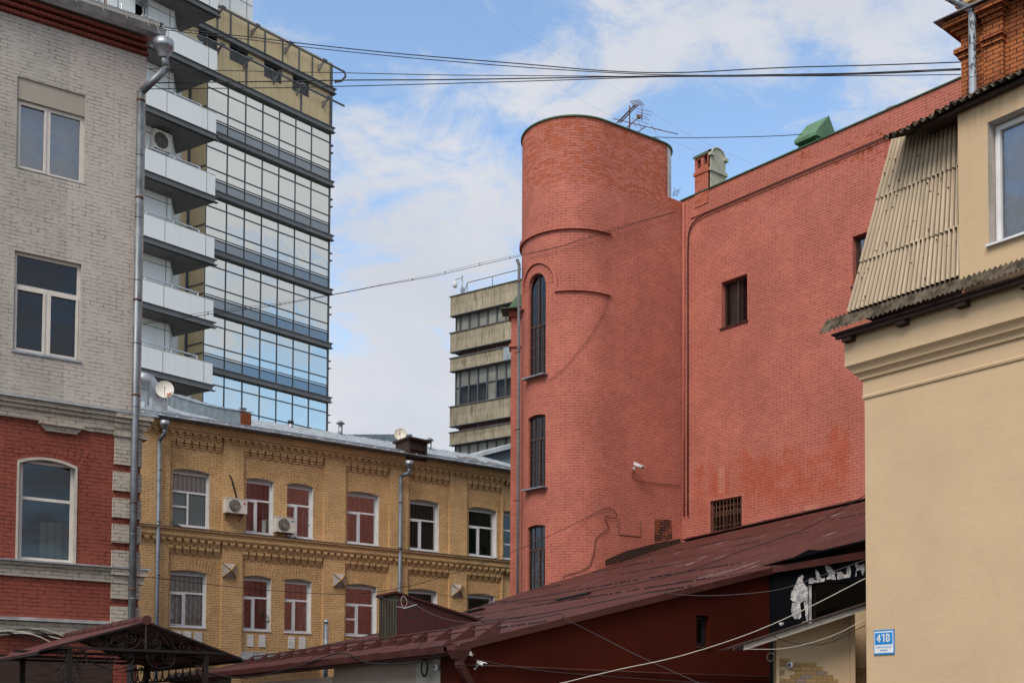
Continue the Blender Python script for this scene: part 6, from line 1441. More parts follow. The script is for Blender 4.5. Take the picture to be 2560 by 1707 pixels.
    # long pipe on the gable wall and its shadowy twin cable
    q = MB(); P_ = [at(x, y, .04) for x, y in ((1158,1661),(1290,1666),(1400,1671),(1560,1678),(1710,1684),(1922,1692))]; q.tube(P_, .016, 8); q.build('wall_pipe', MAT['maroon_metal'], R_)
    # flue behind the roof
    t_ = thing('flue', 'shiny steel flue with a conical cap rising behind the shed roof', 'flue', at_depth(815,1600,31)-Z*3)
    P = at_depth(814.5, 1600, 31); q = MB(); zt_ = at_depth(814,1558,31).z; q.tube([Vector((P.x,P.y,.5)), Vector((P.x,P.y,zt_))], .065, 14)
    for k in range(12): q.tube([Vector((P.x,P.y,zt_-.1-k*.06)), Vector((P.x,P.y,zt_-.12-k*.06))], .069, 14)
    q.build('pipe', MAT['zinc_light'], t_); q = MB(); q.lathe(Vector((P.x,P.y,zt_+.04)), Z, [(0,.10),(.01,.10),(.08,.01)], 14); q.tube([Vector((P.x,P.y,zt_)),Vector((P.x,P.y,zt_+.06))], .05, 8); q.build('cone_cap', MAT['zinc_light'], t_)
    return MW, BWl, EW
MWALL, BWALL, EWALL = shed()
# ------------------------------------------------------------------ kiosk with a sloping awning and brick veneer
def kiosk():
    W = Wall(at_depth(1940, 1640, 18.9).xy, 86); o = .62; R_ = thing('kiosk', 'small beige kiosk with patchy brick veneer under a sloping wooden awning', 'kiosk', W.pt(.6,0,-.4)); KW_ = W
    sa, za = W.px(1859, 1611, o); sb, zb = W.px(2164, 1511, o); sl = (zb-za)/(sb-sa); sE = sb+.5
    z = lambda s: za+sl*(s-sa)
    q = MB(); q.hex([W.pt(sa,z(sa)-.085,o),W.pt(sE,z(sE)-.085,o),W.pt(sE,z(sE)-.085,o-.03),W.pt(sa,z(sa)-.085,o-.03),W.pt(sa,z(sa),o),W.pt(sE,z(sE),o),W.pt(sE,z(sE),o-.03),W.pt(sa,z(sa),o-.03)]); q.build('awning_board', MAT['wood_grey'], R_)
    q = MB(); s0 = sa-.25; q.hex([W.pt(s0,z(s0)+.012,o+.05),W.pt(sE,z(sE)+.012,o+.05),W.pt(sE,z(sE)+.012,.0),W.pt(s0,z(s0)+.012,.0),W.pt(s0,z(s0)+.03,o+.05),W.pt(sE,z(sE)+.03,o+.05),W.pt(sE,z(sE)+.03,.0),W.pt(s0,z(s0)+.03,.0)]); q.build('awning_roof', MAT['wood_dark'], R_)
    q = MB(); n = 16
    for k in range(n):
        a, c = sa+.01+(sE-sa)*k/n, sa+(sE-sa)*(k+1)/n; q.hex([W.pt(a,z(a)-.07,o-.03),W.pt(c,z(c)-.07,o-.03),W.pt(c,z(c)-.05,-.05),W.pt(a,z(a)-.05,-.05),W.pt(a,z(a)-.03,o-.03),W.pt(c,z(c)-.03,o-.03),W.pt(c,z(c)-.02,-.05),W.pt(a,z(a)-.02,-.05)])
    q.build('soffit', MAT['reveal'], R_)
    s0, s1, s2 = W.s(1943), W.s(2119), W.s(2131); q = MB()
    q.face([W.pt(s0,0,0),W.pt(s1,0,0),W.pt(s1,z(s1)-.05,0),W.pt(s0,z(s0)-.05,0)], [(s0,0),(s1,0),(s1,z(s1)),(s0,z(s0))]); q.face([W.pt(s2,0,-.45),W.pt(s2+1.4,0,-.45),W.pt(s2+1.4,z(s2+1.4)-.05,-.45),W.pt(s2,z(s2)-.05,-.45)], [(0,0),(1.4,0),(1.4,3),(0,3)])
    q.build('wall', MAT['plaster'], R_)
    q = MB(); q.box(W, s0-.05, s0, 0, z(s0)-.06, -.1, .06); q.build('post', MAT['plaster'], R_); q = MB(); q.box(W, s1, s2, 0, z(s1)-.06, -.6, .05); q.build('post', MAT['plaster'], R_)
    q = MB(); rnd = random.Random(12); bh, bl, g = .0585, .168, .0055; zt = W.z(1960,1645); row = 0; zz_ = zt
    vm = [MAT['veneer'], MAT['plaster_old'], MAT['wood_grey']]
    right = [1962,2047,2052,2061,2075,2092,2103,2116,2119,2119,2119]
    while zz_ > .3:
        x = s0+.012-(row % 2)*bl*.55; lim = W.s(right[min(row,10)]) - .02
        while x < lim:
            a, c = max(x, s0+.008), min(x+bl, s1-.01); mid = project(W.pt((a+c)/2, zz_, 0))
            hole = (row in (2,3,4) and abs(mid[0]-1972) < 14) or (row in (7,8) and 1992 < mid[0] < 2020) or (row == 1 and 1984 < mid[0] < 1996)
            if c-a > .03 and not hole and c <= lim+.1: q.box(W, a, c, zz_-bh, zz_, .001, .018+rnd.uniform(0,.004), mi=1 if rnd.random() < .13 else 0)
            x += bl+g
        zz_ -= bh+g; row += 1
    x0 = s2; 
    for j in range(14):
        zc = zt-.12-j*(bh+g); k = 0
        a = x0+.01-(j % 2)*.09
        while a < x0+1.2: q.box(W, max(a,x0), a+bl, zc-bh, zc, -.449, -.43); a += bl+g
    q.build('brick_veneer', vm, R_)
    return W
KIOSK = kiosk()
# ------------------------------------------------------------------ wrought iron canopy in the lower left corner
def canopy():
    F = Wall(at_depth(366, 1551, 18.5).xy, 55.5); bk = -F.n
    R_ = thing('iron_canopy', 'entrance canopy with a maroon corrugated gable roof on posts of scrolled wrought iron', 'canopy', F.pt(0,0,-2))
    zr = F.z(366,1551); sl, zl = F.px(90,1629); sr, zr2 = F.px(611,1650); ln = 4.6; ze = (zl+zr2)/2
    sl = -abs(sl); q = MB(); 
    sgn = [(sl, zl), (sr, zr2)]
    for s, z in sgn:
        def P(f, g, s=s, z=z): return (F.pt(s*(1-g), z+(zr-z)*g, 0)+bk*(ln*f), (Z*1.0+F.d*(.35 if s > 0 else -.35)).normalized())
        sheet(q, P, 0, 3, .085, .011)
    q.build('roof', MAT['maroon_roof2'], R_)
    q = MB(); n = 11
    for k in range(n):
        a, b_ = F.pt(0,zr+.01,0)+bk*(ln*k/n-.03), F.pt(0,zr+.01,0)+bk*(ln*(k+1)/n+.02); q.tube([a, b_], [.075,.085], 12)
    q.build('ridge_cap', MAT['maroon_metal'], R_)
    zc = F.z(350,1624.5); pl, pr = F.s(174,1650), F.s(517,1650)
    def post(s, dep, name='post'):
        q = MB(); p = F.pt(s,0,0)+bk*dep; w_ = Wall(p.xy, d=F.d); q.box(w_, -.04, .04, 0, zc, -.08, 0); return q.build(name, MAT['iron'], R_)
    for dep in (.02, 3.0): post(pl, dep); post(pr, dep)
    q = MB(); q.bar(F.pt(sl*.80,zc,0), F.pt(sr*.80,zc,0), .035, .04); q.bar(F.pt(sl*.97,zl+.02,0), F.pt(0,zr-.02,0), .05, .03); q.bar(F.pt(sr*.97,zr2+.02,0), F.pt(0,zr-.02,0), .05, .03)
    q.bar(F.pt(0,zc,0), F.pt(0,zr,0), .03)
    for dep in (1.5,3.0,4.4): q.bar(F.pt(sl,zl-.01,0)+bk*dep, F.pt(0,zr-.03,0)+bk*dep, .04); q.bar(F.pt(sr,zr2-.01,0)+bk*dep, F.pt(0,zr-.03,0)+bk*dep, .04); q.bar(F.pt(sl,zc,0)+bk*dep, F.pt(sr,zc,0)+bk*dep, .04)
    for f in (.02,.5): 
        for s, z in sgn: q.bar(F.pt(s*(1-f),z+(zr-z)*f-.03,0), F.pt(s*(1-f),z+(zr-z)*f-.03,0)+bk*ln, .035)
    for s in (pl, pr): q.bar(F.pt(s,zc,0), F.pt(s,zc,0)+bk*ln, .05)
    q.build('roof_frame', MAT['iron'], R_)
    def scroll(c, r, turns, a0, sgn=1, tail=None, W=F, dep=.03, rr=.008, name='scroll', wide=1.0):
        pts = []; n = int(turns*18)
        for i in range(n+1):
            t = i/n; a = a0+sgn*2*math.pi*turns*t; rad = r*(.12+.88*t); pts.append((c[0]+math.cos(a)*rad*wide, c[1]+math.sin(a)*rad))
        if tail: pts += tail
        q = MB(); q.tube([W.pt(s,z,0)-W.n*dep for s, z in pts], rr, 6); q.build(name, MAT['iron'], R_)
    def curve(pts, rr=.008, dep=.03, name='scroll_stem', W=F):
        # smooth line through points
        out = []
        for i in range(len(pts)-1):
            p0, p1, p2, p3 = pts[max(i-1,0)], pts[i], pts[i+1], pts[min(i+2,len(pts)-1)]
            for k in range(8):
                t = k/8; out.append(tuple(.5*((2*p1[j])+(-p0[j]+p2[j])*t+(2*p0[j]-5*p1[j]+4*p2[j]-p3[j])*t*t+(-p0[j]+3*p1[j]-3*p2[j]+p3[j])*t**3) for j in (0,1)))
        out.append(pts[-1]); q = MB(); q.tube([W.pt(s,z,0)-W.n*dep for s, z in out], rr, 6); q.build(name, MAT['iron'], R_)
    kx = .2636
    px = lambda x, y: F.px(x*kx, 1500+y*kx, -.03)
    r1 = lambda n: n*kx*18.6/3000*1.25
    # gable ornament either side of the king post
    for (x, y, r, a0, sg) in ((1445,340,62,0,1),(1240,345,50,math.pi,-1),(1100,400,75,math.pi*.6,-1),(920,400,45,2,-1),(1760,440,55,.4,1),(1900,470,32,1,1),(800,435,36,2.4,-1),(1390,405,38,3.6,1),(1165,440,32,5.4,-1),(1490,420,40,4.4,1)):
        scroll(px(x, y), r1(r), 1.9, a0, sg)
    for P_ in ([(1345,350),(1370,420),(1440,460),(1560,450)], [(1335,350),(1310,420),(1240,455),(1110,460)], [(1500,300),(1560,370),(1620,440),(1720,485)], [(1170,330),(1080,380),(990,440),(880,460)], [(1535,310),(1600,350),(1680,470),(1790,490)], [(1340,250),(1400,265),(1470,280),(1510,330)], [(1330,250),(1270,280),(1210,290),(1190,350)]):
        curve([px(*p) for p in P_])
    # hanging scrolls between the posts and on the left post
    for (x, y, r, a0, sg) in ((1040,530,48,1.2,1),(1215,505,40,2.0,-1),(1630,545,42,0,1),(1430,520,38,2,-1),(745,595,42,.6,1),(745,500,30,2.6,-1),(580,500,34,1,1),(605,760,26,2,-1),(700,760,26,1,1),(2035,535,32,0,1),(1880,640,34,2,1)):
        scroll(px(x, y), r1(r), 1.8, a0, sg, rr=.0085)
    for P_ in ([(780,480),(830,560),(910,610),(1000,630),(1080,600),(1120,540),(1100,490),(1040,480)], [(850,560),(960,630),(1080,655),(1200,630),(1265,570),(1250,510),(1215,485)], [(800,480),(830,560),(800,640),(750,655),(710,620)], [(705,470),(685,530),(700,610),(750,690),(758,785)], [(610,465),(632,540),(610,620),(555,700),(545,785)], [(1400,500),(1400,570),(1460,630),(1560,640),(1640,610),(1660,550)], [(1545,500),(1545,560),(1590,600),(1640,600)], [(1990,540),(2010,520),(2050,520)]):
        curve([px(*p) for p in P_], .0095)
    # side rail with a row of loops, right hand side and left
    for sd, s in (('r', pr),):
        SWp = F.pt(s,0,0); SW = Wall(SWp.xy, d=-bk if False else (F.n if False else -F.n)); 
        q = MB(); zt = zc-.16; zb_ = zc-.40; q.bar(SW.pt(.05,zt,0), SW.pt(ln-.3,zt,0), .025); q.bar(SW.pt(.05,zb_,0), SW.pt(ln-.3,zb_,0), .03); q.build('side_rail', MAT['iron'], R_)
        nl = 11
        for k in range(nl):
            c = .25+k*(ln-.8)/nl; w_ = (ln-.8)/nl*.5; q = MB(); q.tube([SW.pt(c+w_*math.cos(a), zb_+.16+.15*math.sin(a)*(1.0 if math.sin(a) < 0 else .8), 0) for a in [math.pi*2*i/20 for i in range(20)]], .011, 6, closed=True)
            q.tube([SW.pt(c+w_*.35*math.cos(a), zt-.02+.035*math.sin(a), 0) for a in [math.pi*1.6*i/12 for i in range(13)]], .010, 5); q.build('rail_loop', MAT['iron'], R_)
    return R_
m = M('canopy_roof_sheet', .5, .35); f = m.noise(m.uv, 1.4, 6, .65); m.col(m.mix(m.rng(f, .3, .7), (.075,.026,.024), (.115,.045,.042))); MAT['maroon_roof2'] = m.m
canopy()
# ------------------------------------------------------------------ things fixed to the buildings
def on(W, x, y, off=0): s, z = W.px(x, y, off); return W.pt(s, z, off)
def wallpoint(x, y, off=.0): return on(TW, x, y, off)
# air conditioners
def ac_unit(W, x0, x1, y0, y1, xm, label, mark, off=.10, dep=.32):
    """front face between photo columns x0..x1 (xm: x of the fan), standing on two brackets"""
    o = off+dep; s0, s1 = W.s(x0, y1, o), W.s(x1, y1, o); zc = W.z((x0+x1)/2, (y0+y1)/2, o); h = abs(W.z((x0+x1)/2, y0, o)-W.z((x0+x1)/2, y1, o)); z0, z1 = zc-h/2, zc+h/2
    t = thing('air_conditioner', label, 'air conditioner', W.pt((s0+s1)/2, z0, off), 'air conditioner units on the facades')
    q = MB(); q.box(W, s0, s1, z0, z1, off, o); q.box(W, s0-.01, s1+.01, z1, z1+.02, off-.01, o+.01); q.build('casing', MAT['ac'], t)
    w_ = s1-s0; r = h*.43; c = W.pt(s0+w_*.40, (z0+z1)/2, o); q = MB(); q.tube([c+W.n*.002, c+W.n*.006], r, 26); fan = q.build('fan_grille', MAT['black'], t)
    q = MB()
    for k in range(1, 8): q.tube([c+W.n*.012+(W.d*math.cos(a)+Z*math.sin(a))*r*k/7.3 for a in [2*math.pi*i/24 for i in range(24)]], .0065, 4, closed=True)
    for k in range(8): a = math.pi*k/4; q.tube([c+W.n*.012, c+W.n*.012+(W.d*math.cos(a)+Z*math.sin(a))*r], .006, 4)
    q.build('guard_rings', MAT['plaster_patch'], fan)
    q = MB(); mx_ = s0+w_*.88
    if mark == 'diamonds':
        for k in range(3):
            a = math.pi/2+k*2*math.pi/3; m0 = W.pt(mx_, z1-.14, o+.003); d_ = W.d*math.cos(a)+Z*math.sin(a); e_ = W.d*math.cos(a+math.pi/2)+Z*math.sin(a+math.pi/2)
            q.prism([m0, m0+d_*.035+e_*.02, m0+d_*.07, m0+d_*.035-e_*.02], W.n*.003)
        q.build('maker_mark', MAT['red_mark'], t)
    else:
        for k in range(3): q.box(W, mx_-.09+k*.055, mx_-.045+k*.055, z1-.13, z1-.09, o+.001, o+.004)
        q.build('maker_mark', MAT['teal_mark'], t)
    for s in (s0+.12, s1-.14):
        q = MB(); q.bar(W.pt(s,z0-.02,0), W.pt(s,z0-.02,o+.02), .03, .035); q.bar(W.pt(s,z0-.20,.0), W.pt(s,z0-.03,o-.02), .02, .025); q.build('bracket', MAT['rusty'], t)
    return t
AC1 = ac_unit(Y, 566, 618, 1246, 1282, 585, 'white air conditioner with red maker mark on the ochre pilaster between the upper windows', 'diamonds', off=.06)
AC2 = ac_unit(Y, 691, 738, 1293, 1330, 705, 'white air conditioner with blue maker mark between the paired upper windows of the ochre house', 'bars', off=-.02)
def balcony_ac():
    wo = at_depth(431, 344, 67.1); WW = Wall(wo.xy, 42.2); return ac_unit(WW, 386, 428, 330, 376, 400, 'dusty white air conditioner hanging under a white balcony of the office tower', 'bars', off=.05, dep=.36)
balcony_ac()
def tube_thing(name, pts, r, mat, label, cat, group=None, seg=6):
    b = MB(); b.tube(pts, r, seg); return b.build(name, MAT[mat], None, label=label, cat=cat, group=group)
tube_thing('pipe_stub', [on(Y,574,1188,.03), on(Y,577,1190,.10), on(Y,582,1208,.10), on(Y,592,1245,.10)], .03, 'black', 'black slanting hose down the ochre pilaster to the air conditioner', 'hose', seg=8)
tube_thing('drain_hose', [on(Y,716,1331,.2), on(Y,716,1340,.15), on(Y,724,1345,.05), on(Y,740,1343,.03)], .018, 'black', 'short black drain hose under the air conditioner with the blue mark', 'hose', seg=6)
# satellite dishes
def dish(c, r, face, label, post, rustm):
    t = thing('satellite_dish', label, 'satellite dish', c-Z*r*1.2, 'satellite dishes on the ochre house roof'); face = Vector(face).normalized()
    q = MB(); n, m_ = 8, 28; u = face.cross(Z).normalized(); v = u.cross(face)
    for ring in range(n):
        for k in range(m_):
            P = []
            for rr, kk in ((ring,k),(ring,k+1),(ring+1,k+1),(ring+1,k)):
                f = rr/n; a = 2*math.pi*kk/m_; P.append(c+(u*math.cos(a)+v*math.sin(a)*1.04)*r*f+face*(r*.28*f*f-.28*r))
            q.face(P, [((p-c).dot(u)/r, (p-c).dot(v)/r) for p in P], 0, True)
    q.tube([c+(u*math.cos(a)+v*math.sin(a)*1.04)*r for a in [2*math.pi*k/32 for k in range(32)]], r*.03, 5, closed=True); q.build('reflector', MAT[rustm], t)
    q = MB(); tip = c+face*r*.7-v*r*.15; q.tube([c-v*r*.75-face*.02, tip], r*.03, 6); q.build('feed_arm', MAT['pipe_old'], t)
    q = MB(); q.tube([tip-face*.02, tip+face*.10], r*.075, 8); q.build('feed_horn', MAT['dish'], t)
    q = MB(); q.tube([c-face*r*.3, Vector(post[0])] + [Vector(p) for p in post[1:]], r*.05, 6); q.build('mount', MAT['pipe_old'], t); return t
def rustdish():
    m = M('rust_flaked_dish', .55, .4); x, y, _ = m.sepxy(m.uv); f = m.noise(m.uv, 3.0, 6, .65); low = m.rng(y, .15, -.6); lf = m.rng(x, .35, -.5)
    k = m.rng(m.math('ADD', m.math('MULTIPLY', m.math('MULTIPLY', low, lf), .28), f), .66, .68); m.col(m.mix(k, m.mix(m.noise(m.uv, 1.5, 4), (.56,.53,.47), (.66,.63,.57)), (.26,.075,.025))); MAT['rust_dish'] = m.m
    m = M('yellowed_dish', .55, .4); x, y, _ = m.sepxy(m.uv); r2 = m.math('SQRT', m.math('ADD', m.math('MULTIPLY', x, x), m.math('MULTIPLY', y, y))); ye = m.math('MULTIPLY', m.rng(r2, .4, 1), m.rng(m.noise(m.uv, 2, 5), .35, .65))
    c0 = m.mix(ye, (.58,.55,.48), (.42,.34,.20)); bx = m.math('MULTIPLY', m.math('MULTIPLY', m.rng(x, -.02, .04), m.rng(x, .40, .44, 1, 0)), m.math('MULTIPLY', m.rng(y, -.02, .05), m.rng(y, .20, .24, 1, 0))); c0 = m.mix(m.math('MULTIPLY', bx, m.rng(m.noise(m.uv, 6, 4), .4, .5)), c0, (.45,.02,.02)); m.col(c0); MAT['yellow_dish'] = m.m
rustdish()
cD = on(Y, 412, 973, -1.05); cD = Vector(cD); dish(cD, .30, (.25,-1,.22), 'rust flaked white satellite dish on the tall sheet duct above the grey house corner', [cD-Z*.35+Vector((-.02,.25,0))], 'rust_dish')
cD2 = on(Y, 1001, 1085, -.75); dish(cD2, .235, (-.05,-1,.25), 'yellowed satellite dish with a red mark beside the dark louvred roof shaft', [cD2-Z*.25+Vector((.12,.2,0)), cD2-Z*.34+Vector((.32,.3,0)), cD2-Z*.9+Vector((.36,.35,0))], 'yellow_dish')
# cameras
def bullet(name, base, tip, r, label, cat='security camera', arm=None, mat='white'):
    t = thing(name, label, cat, base); base, tip = Vector(base), Vector(tip); d = (tip-base).normalized(); q = MB()
    q.tube([base, tip], r, 14); side = d.cross(Z).normalized(); q.hex([base-side*r*1.1+Z*r*.8, tip+d*r*1.2-side*r*1.1+Z*r*.8, tip+d*r*1.2+side*r*1.1+Z*r*.8, base+side*r*1.1+Z*r*.8]+[p+Z*r*.3 for p in (base-side*r*1.1+Z*r*.8, tip+d*r*1.2-side*r*1.1+Z*r*.8, tip+d*r*1.2+side*r*1.1+Z*r*.8, base+side*r*1.1+Z*r*.8)]); q.build('camera_body', MAT[mat], t)
    q = MB(); q.tube([tip, tip+d*.006], r*.8, 14); q.build('lens', MAT['black'], t)
    if arm: q = MB(); q.tube([Vector(p) for p in arm], r*.35, 8); q.tube([Vector(arm[-1]), Vector(arm[-1])+(Vector(arm[-1])-Vector(arm[-2])).normalized()*.02], r*1.0, 10); q.build('bracket', MAT[mat], t)
    return t
b0, t0 = on(TW,1586,1159,.18), on(TW,1607,1168,.42); bullet('bullet_camera', b0, t0, .055, 'white bullet camera high on the flat side of the red stair tower', arm=[b0+(t0-b0)*.2-Z*.05, on(TW,1584,1172,.10), on(TW,1583,1172,.0)])
b0, t0 = on(MWALL,1195,1656,.10), on(MWALL,1210,1660,.22); bullet('bullet_camera', b0, t0, .026, 'white bullet camera on the maroon shed wall right of the square downpipe', arm=[b0+(t0-b0)*.1-Z*.02, on(MWALL,1193,1665,.06), on(MWALL,1187,1668,.0)])
t = thing('floodlight', 'small pale floodlight box tilted under the shed verge by the downpipe head', 'floodlight', on(MWALL,1172,1630,.05))
q = MB(); p = on(MWALL,1172,1629,.06); q.hex([p+MWALL.d*-.035-Z*.045+MWALL.n*.05, p+MWALL.d*.03-Z*.055+MWALL.n*.05, p+MWALL.d*.03-Z*.05, p+MWALL.d*-.035-Z*.04, p+MWALL.d*-.045+Z*.03+MWALL.n*.02, p+MWALL.d*.01+Z*.035+MWALL.n*.02, p+MWALL.d*.01+Z*.035, p+MWALL.d*-.045+Z*.03]); q.build('lamp_box', MAT['ac'], t)
q = MB(); q.tube([p+Z*.03, p+Z*.09-MWALL.n*.03], .008, 6); q.build('bracket', MAT['rusty'], t)
t = thing('dome_camera', 'white dome camera on the brick veneer of the beige kiosk', 'security camera', on(KIOSK,1974,1661,0)); p = on(KIOSK,1974,1661,.02)
q = MB(); q.lathe(p, KIOSK.n, [(0,.055),(.03,.055),(.045,.048),(.075,.035),(.09,.012)], 18); q.build('camera_body', MAT['white'], t); q = MB(); q.lathe(p+KIOSK.n*.05-KIOSK.d*.012, (KIOSK.n-KIOSK.d*.5-Z*.2), [(0,.026),(.03,.024),(.045,.008)], 14); q.build('lens', MAT['black'], t)
# round alarm box, cable coils
t = thing('round_fitting', 'small round white wall fitting on the shed corner beside the cable coil', 'wall fitting', on(EWALL,1094,1666,-.22)); p = on(EWALL,1094,1667,-.2); q = MB(); q.lathe(p, EWALL.n, [(0,.05),(.03,.05),(.05,.03)], 16); q.build('base', MAT['white'], t); q = MB(); q.tube([p+EWALL.n*.05, p+EWALL.n*.056], .022, 12); q.build('lens', MAT['black'], t)
def coil(c, u, v, r, n, label, rr=.006, mat='cable'):
    pts = []; rnd = random.Random(int(r*1000))
    for i in range(n*20+1):
        a = 2*math.pi*i/20; k = 1+.12*math.sin(i*.37)+rnd.uniform(-.015,.015); pts.append(c+u*math.cos(a)*r*k*.85+v*math.sin(a)*r*k)
    return tube_thing('cable_coil', pts, rr, mat, label, 'cable coil', 'coils of spare cable', 5)
coil(on(EWALL,1061,1668,-.12), EWALL.d, Z, .115, 4, 'black cable coil hung on the white plastered corner of the shed', .009)
coil(on(KIOSK,1926,1641,.05), KIOSK.d, Z, .065, 4, 'yellowish cable coil hung at the dark corner left of the kiosk', .005, 'wood_grey')
# TV aerials on the tower
def aerials():
    base = lambda x, y: at_depth(x, y, 36.6)
    def boom(b, a, c, n, ln, ax, r=.012):
        b.tube([a, c], r, 6)
        for k in range(n): p = a+(c-a)*((k+.5)/n); b.tube([p-ax*ln(k/n), p+ax*ln(k/n)], .007, 4)
    t = thing('tv_aerial', 'tall many-toothed television aerial with double boom on the red tower', 'antenna', base(1574,325), 'television aerials on the tower'); q = MB(); q.tube([base(1574,330), base(1574,265)], .02, 8); q.tube([base(1574,312), base(1567,320)], .012, 6); q.build('mast', MAT['rusty'], t)
    q = MB(); ax = Vector((.62,.55,.55)).normalized(); boom(q, base(1543,308), base(1588,262), 22, lambda f: .10, ax); boom(q, base(1550,308), base(1594,263), 14, lambda f: .10, ax); q.build('boom', MAT['rusty'], t)
    q = MB()
    for k in range(5): q.tube([base(1574+k*3,254+k*3), base(1600+k*3,250+k*3)], .008, 4)
    for k in range(6): q.tube([base(1578+k*5,252), base(1582+k*5,270)], .006, 4)
    q.build('reflector_grid', MAT['rusty'], t)
    t = thing('tv_aerial', 'slanting television aerial with a short upright and long thin rods right of the toothed one', 'antenna', base(1567,322), 'television aerials on the tower'); q = MB(); q.tube([base(1566,321), base(1606,286)], .016, 6); q.tube([base(1605,273), base(1605,301)], .016, 6); q.box(Wall(base(1597,292).xy,d=Vector((1,0,0))), -.06, .06, base(1597,294).z-.03, base(1597,294).z+.06, -.05, .05); q.build('mast', MAT['rusty'], t)
    q = MB()
    for k, (x, y, ww) in enumerate(((1607,276,34),(1610,285,34),(1603,290,30),(1605,296,32),(1600,304,36))): q.tube([base(x-ww*.55,y-5-k*.5), base(x+ww*.6,y+4+k*.5)], .007, 4)
    q.build('rods', MAT['rusty'], t)
    t = thing('tv_aerial', 'lowest television aerial with one very long drooping boom on the red tower', 'antenna', base(1594,332), 'television aerials on the tower'); q = MB(); q.tube([base(1594,331), base(1615,316)], .016, 6); q.build('mast', MAT['rusty'], t)
    q = MB(); q.tube([base(1532,297), base(1575,307), base(1620,318), base(1660,328), base(1696,336)], .012, 6); q.tube([base(1578,308), base(1656,326)], .009, 5)
    for x, y in ((1585,309),(1600,313),(1633,320)): q.tube([base(x-6,y-9), base(x+6,y+10)], .007, 4)
    q.tube([base(1626,342), base(1645,347), base(1652,351), base(1640,350)], .009, 5); q.build('boom', MAT['rusty'], t)
aerials()
# dry weeds on the tower ledge
q = MB(); p = at_depth(1684, 491, 36.2)
for k in range(9): rnd = random.Random(k); a = p+Vector((rnd.uniform(-.05,.1),0,0)); q.tube([a, a+Vector((rnd.uniform(-.02,.1),0,.12)), a+Vector((rnd.uniform(-.03,.25),0,rnd.uniform(.18,.32)))], .004, 4)
q.build('dry_weed', MAT['leaf'], None, label='thin dry weed growing on the shoulder of the red tower', cat='weed')
# pigeon on the ochre ledge
def pigeon():
    t = thing('pigeon', 'dark grey pigeon sitting on the ochre ledge below the upper left window', 'bird', on(Y,440,1319,.12))
    c = on(Y,440,1317,.10); d, u = Y.d, Z; rings = [(-.20,.008,-.01),(-.13,.035,-.005),(-.06,.062,.0),(.0,.072,.01),(.06,.060,.035),(.09,.042,.065),(.115,.036,.095),(.14,.038,.115),(.165,.030,.118),(.185,.010,.112),(.20,.004,.108)]
    q = MB(); q.tube([c+d*(-a)+u*(z+.04) for a, _, z in rings], [r for _, r, _ in rings], 12); q.tube([c+u*.0, c-u*.035], .008, 5); q.tube([c-d*.03+u*.0, c-d*.03-u*.035], .008, 5); q.build('body', MAT['bird'], t)
pigeon()
# plants on the window sills of the ochre house
def potted(x, y, label, h):
    c = on(Y, x, y, -.42); t = thing('potted_plant', label, 'plant', c, 'potted plants behind the ochre house windows'); q = MB(); q.lathe(c, Z, [(0,.07),(.15,.10),(.16,.10)], 12); q.build('pot', MAT['pot'], t)
    q = MB(); rnd = random.Random(int(x)); top = c+Z*.15
    for k in range(46):
        a, e = rnd.uniform(0, 6.28), rnd.uniform(.2, 1.4); L = h*rnd.uniform(.5, 1); dv = Vector((math.cos(a)*math.cos(e), math.sin(a)*math.cos(e)*.5, math.sin(e))); m_ = top+dv*L*.6; tip = top+dv*L+Vector((0,0,-.10*L)); sd_ = dv.cross(Z).normalized()*.035
        q.face([m_-dv*.08, m_+sd_, tip, m_-sd_])
        if k % 4 == 0: q.tube([top, m_], .006, 4)
    q.build('foliage', MAT['leaf'], t)
potted(650,1566,'bushy potted plant behind the lower left window of the paired windows',.62); potted(640,1322,'dark potted plant behind the upper window above the mossy hood',.35); potted(769,1334,'spiky potted plant behind the upper window right of the air conditioner',.38); potted(1211,1384,'small potted plant behind the last upper window beside the red tower',.3)
t_ = [on(Y, x, y, -.36) for x, y in ((752,1500),(768,1496),(770,1562),(750,1566))]; q = MB(); N = 7; rnd = random.Random(2)
G_ = [[t_[0]+(t_[1]-t_[0])*(i/N)+((t_[3]+(t_[2]-t_[3])*(i/N))-(t_[0]+(t_[1]-t_[0])*(i/N)))*(j/N)+Y.n*rnd.uniform(-.05,.05) for i in range(N+1)] for j in range(N+1)]
for j in range(N):
    for i in range(N): q.face([G_[j][i],G_[j][i+1],G_[j+1][i+1],G_[j+1][i]])
m = M('crumpled_foil', .25, .5, .9); m.col((.55,.58,.57)); MAT['foil'] = m.m
q.build('foil_sheet', MAT['foil'], None, label='crumpled silver foil sheet behind the lower right paired window', cat='foil')
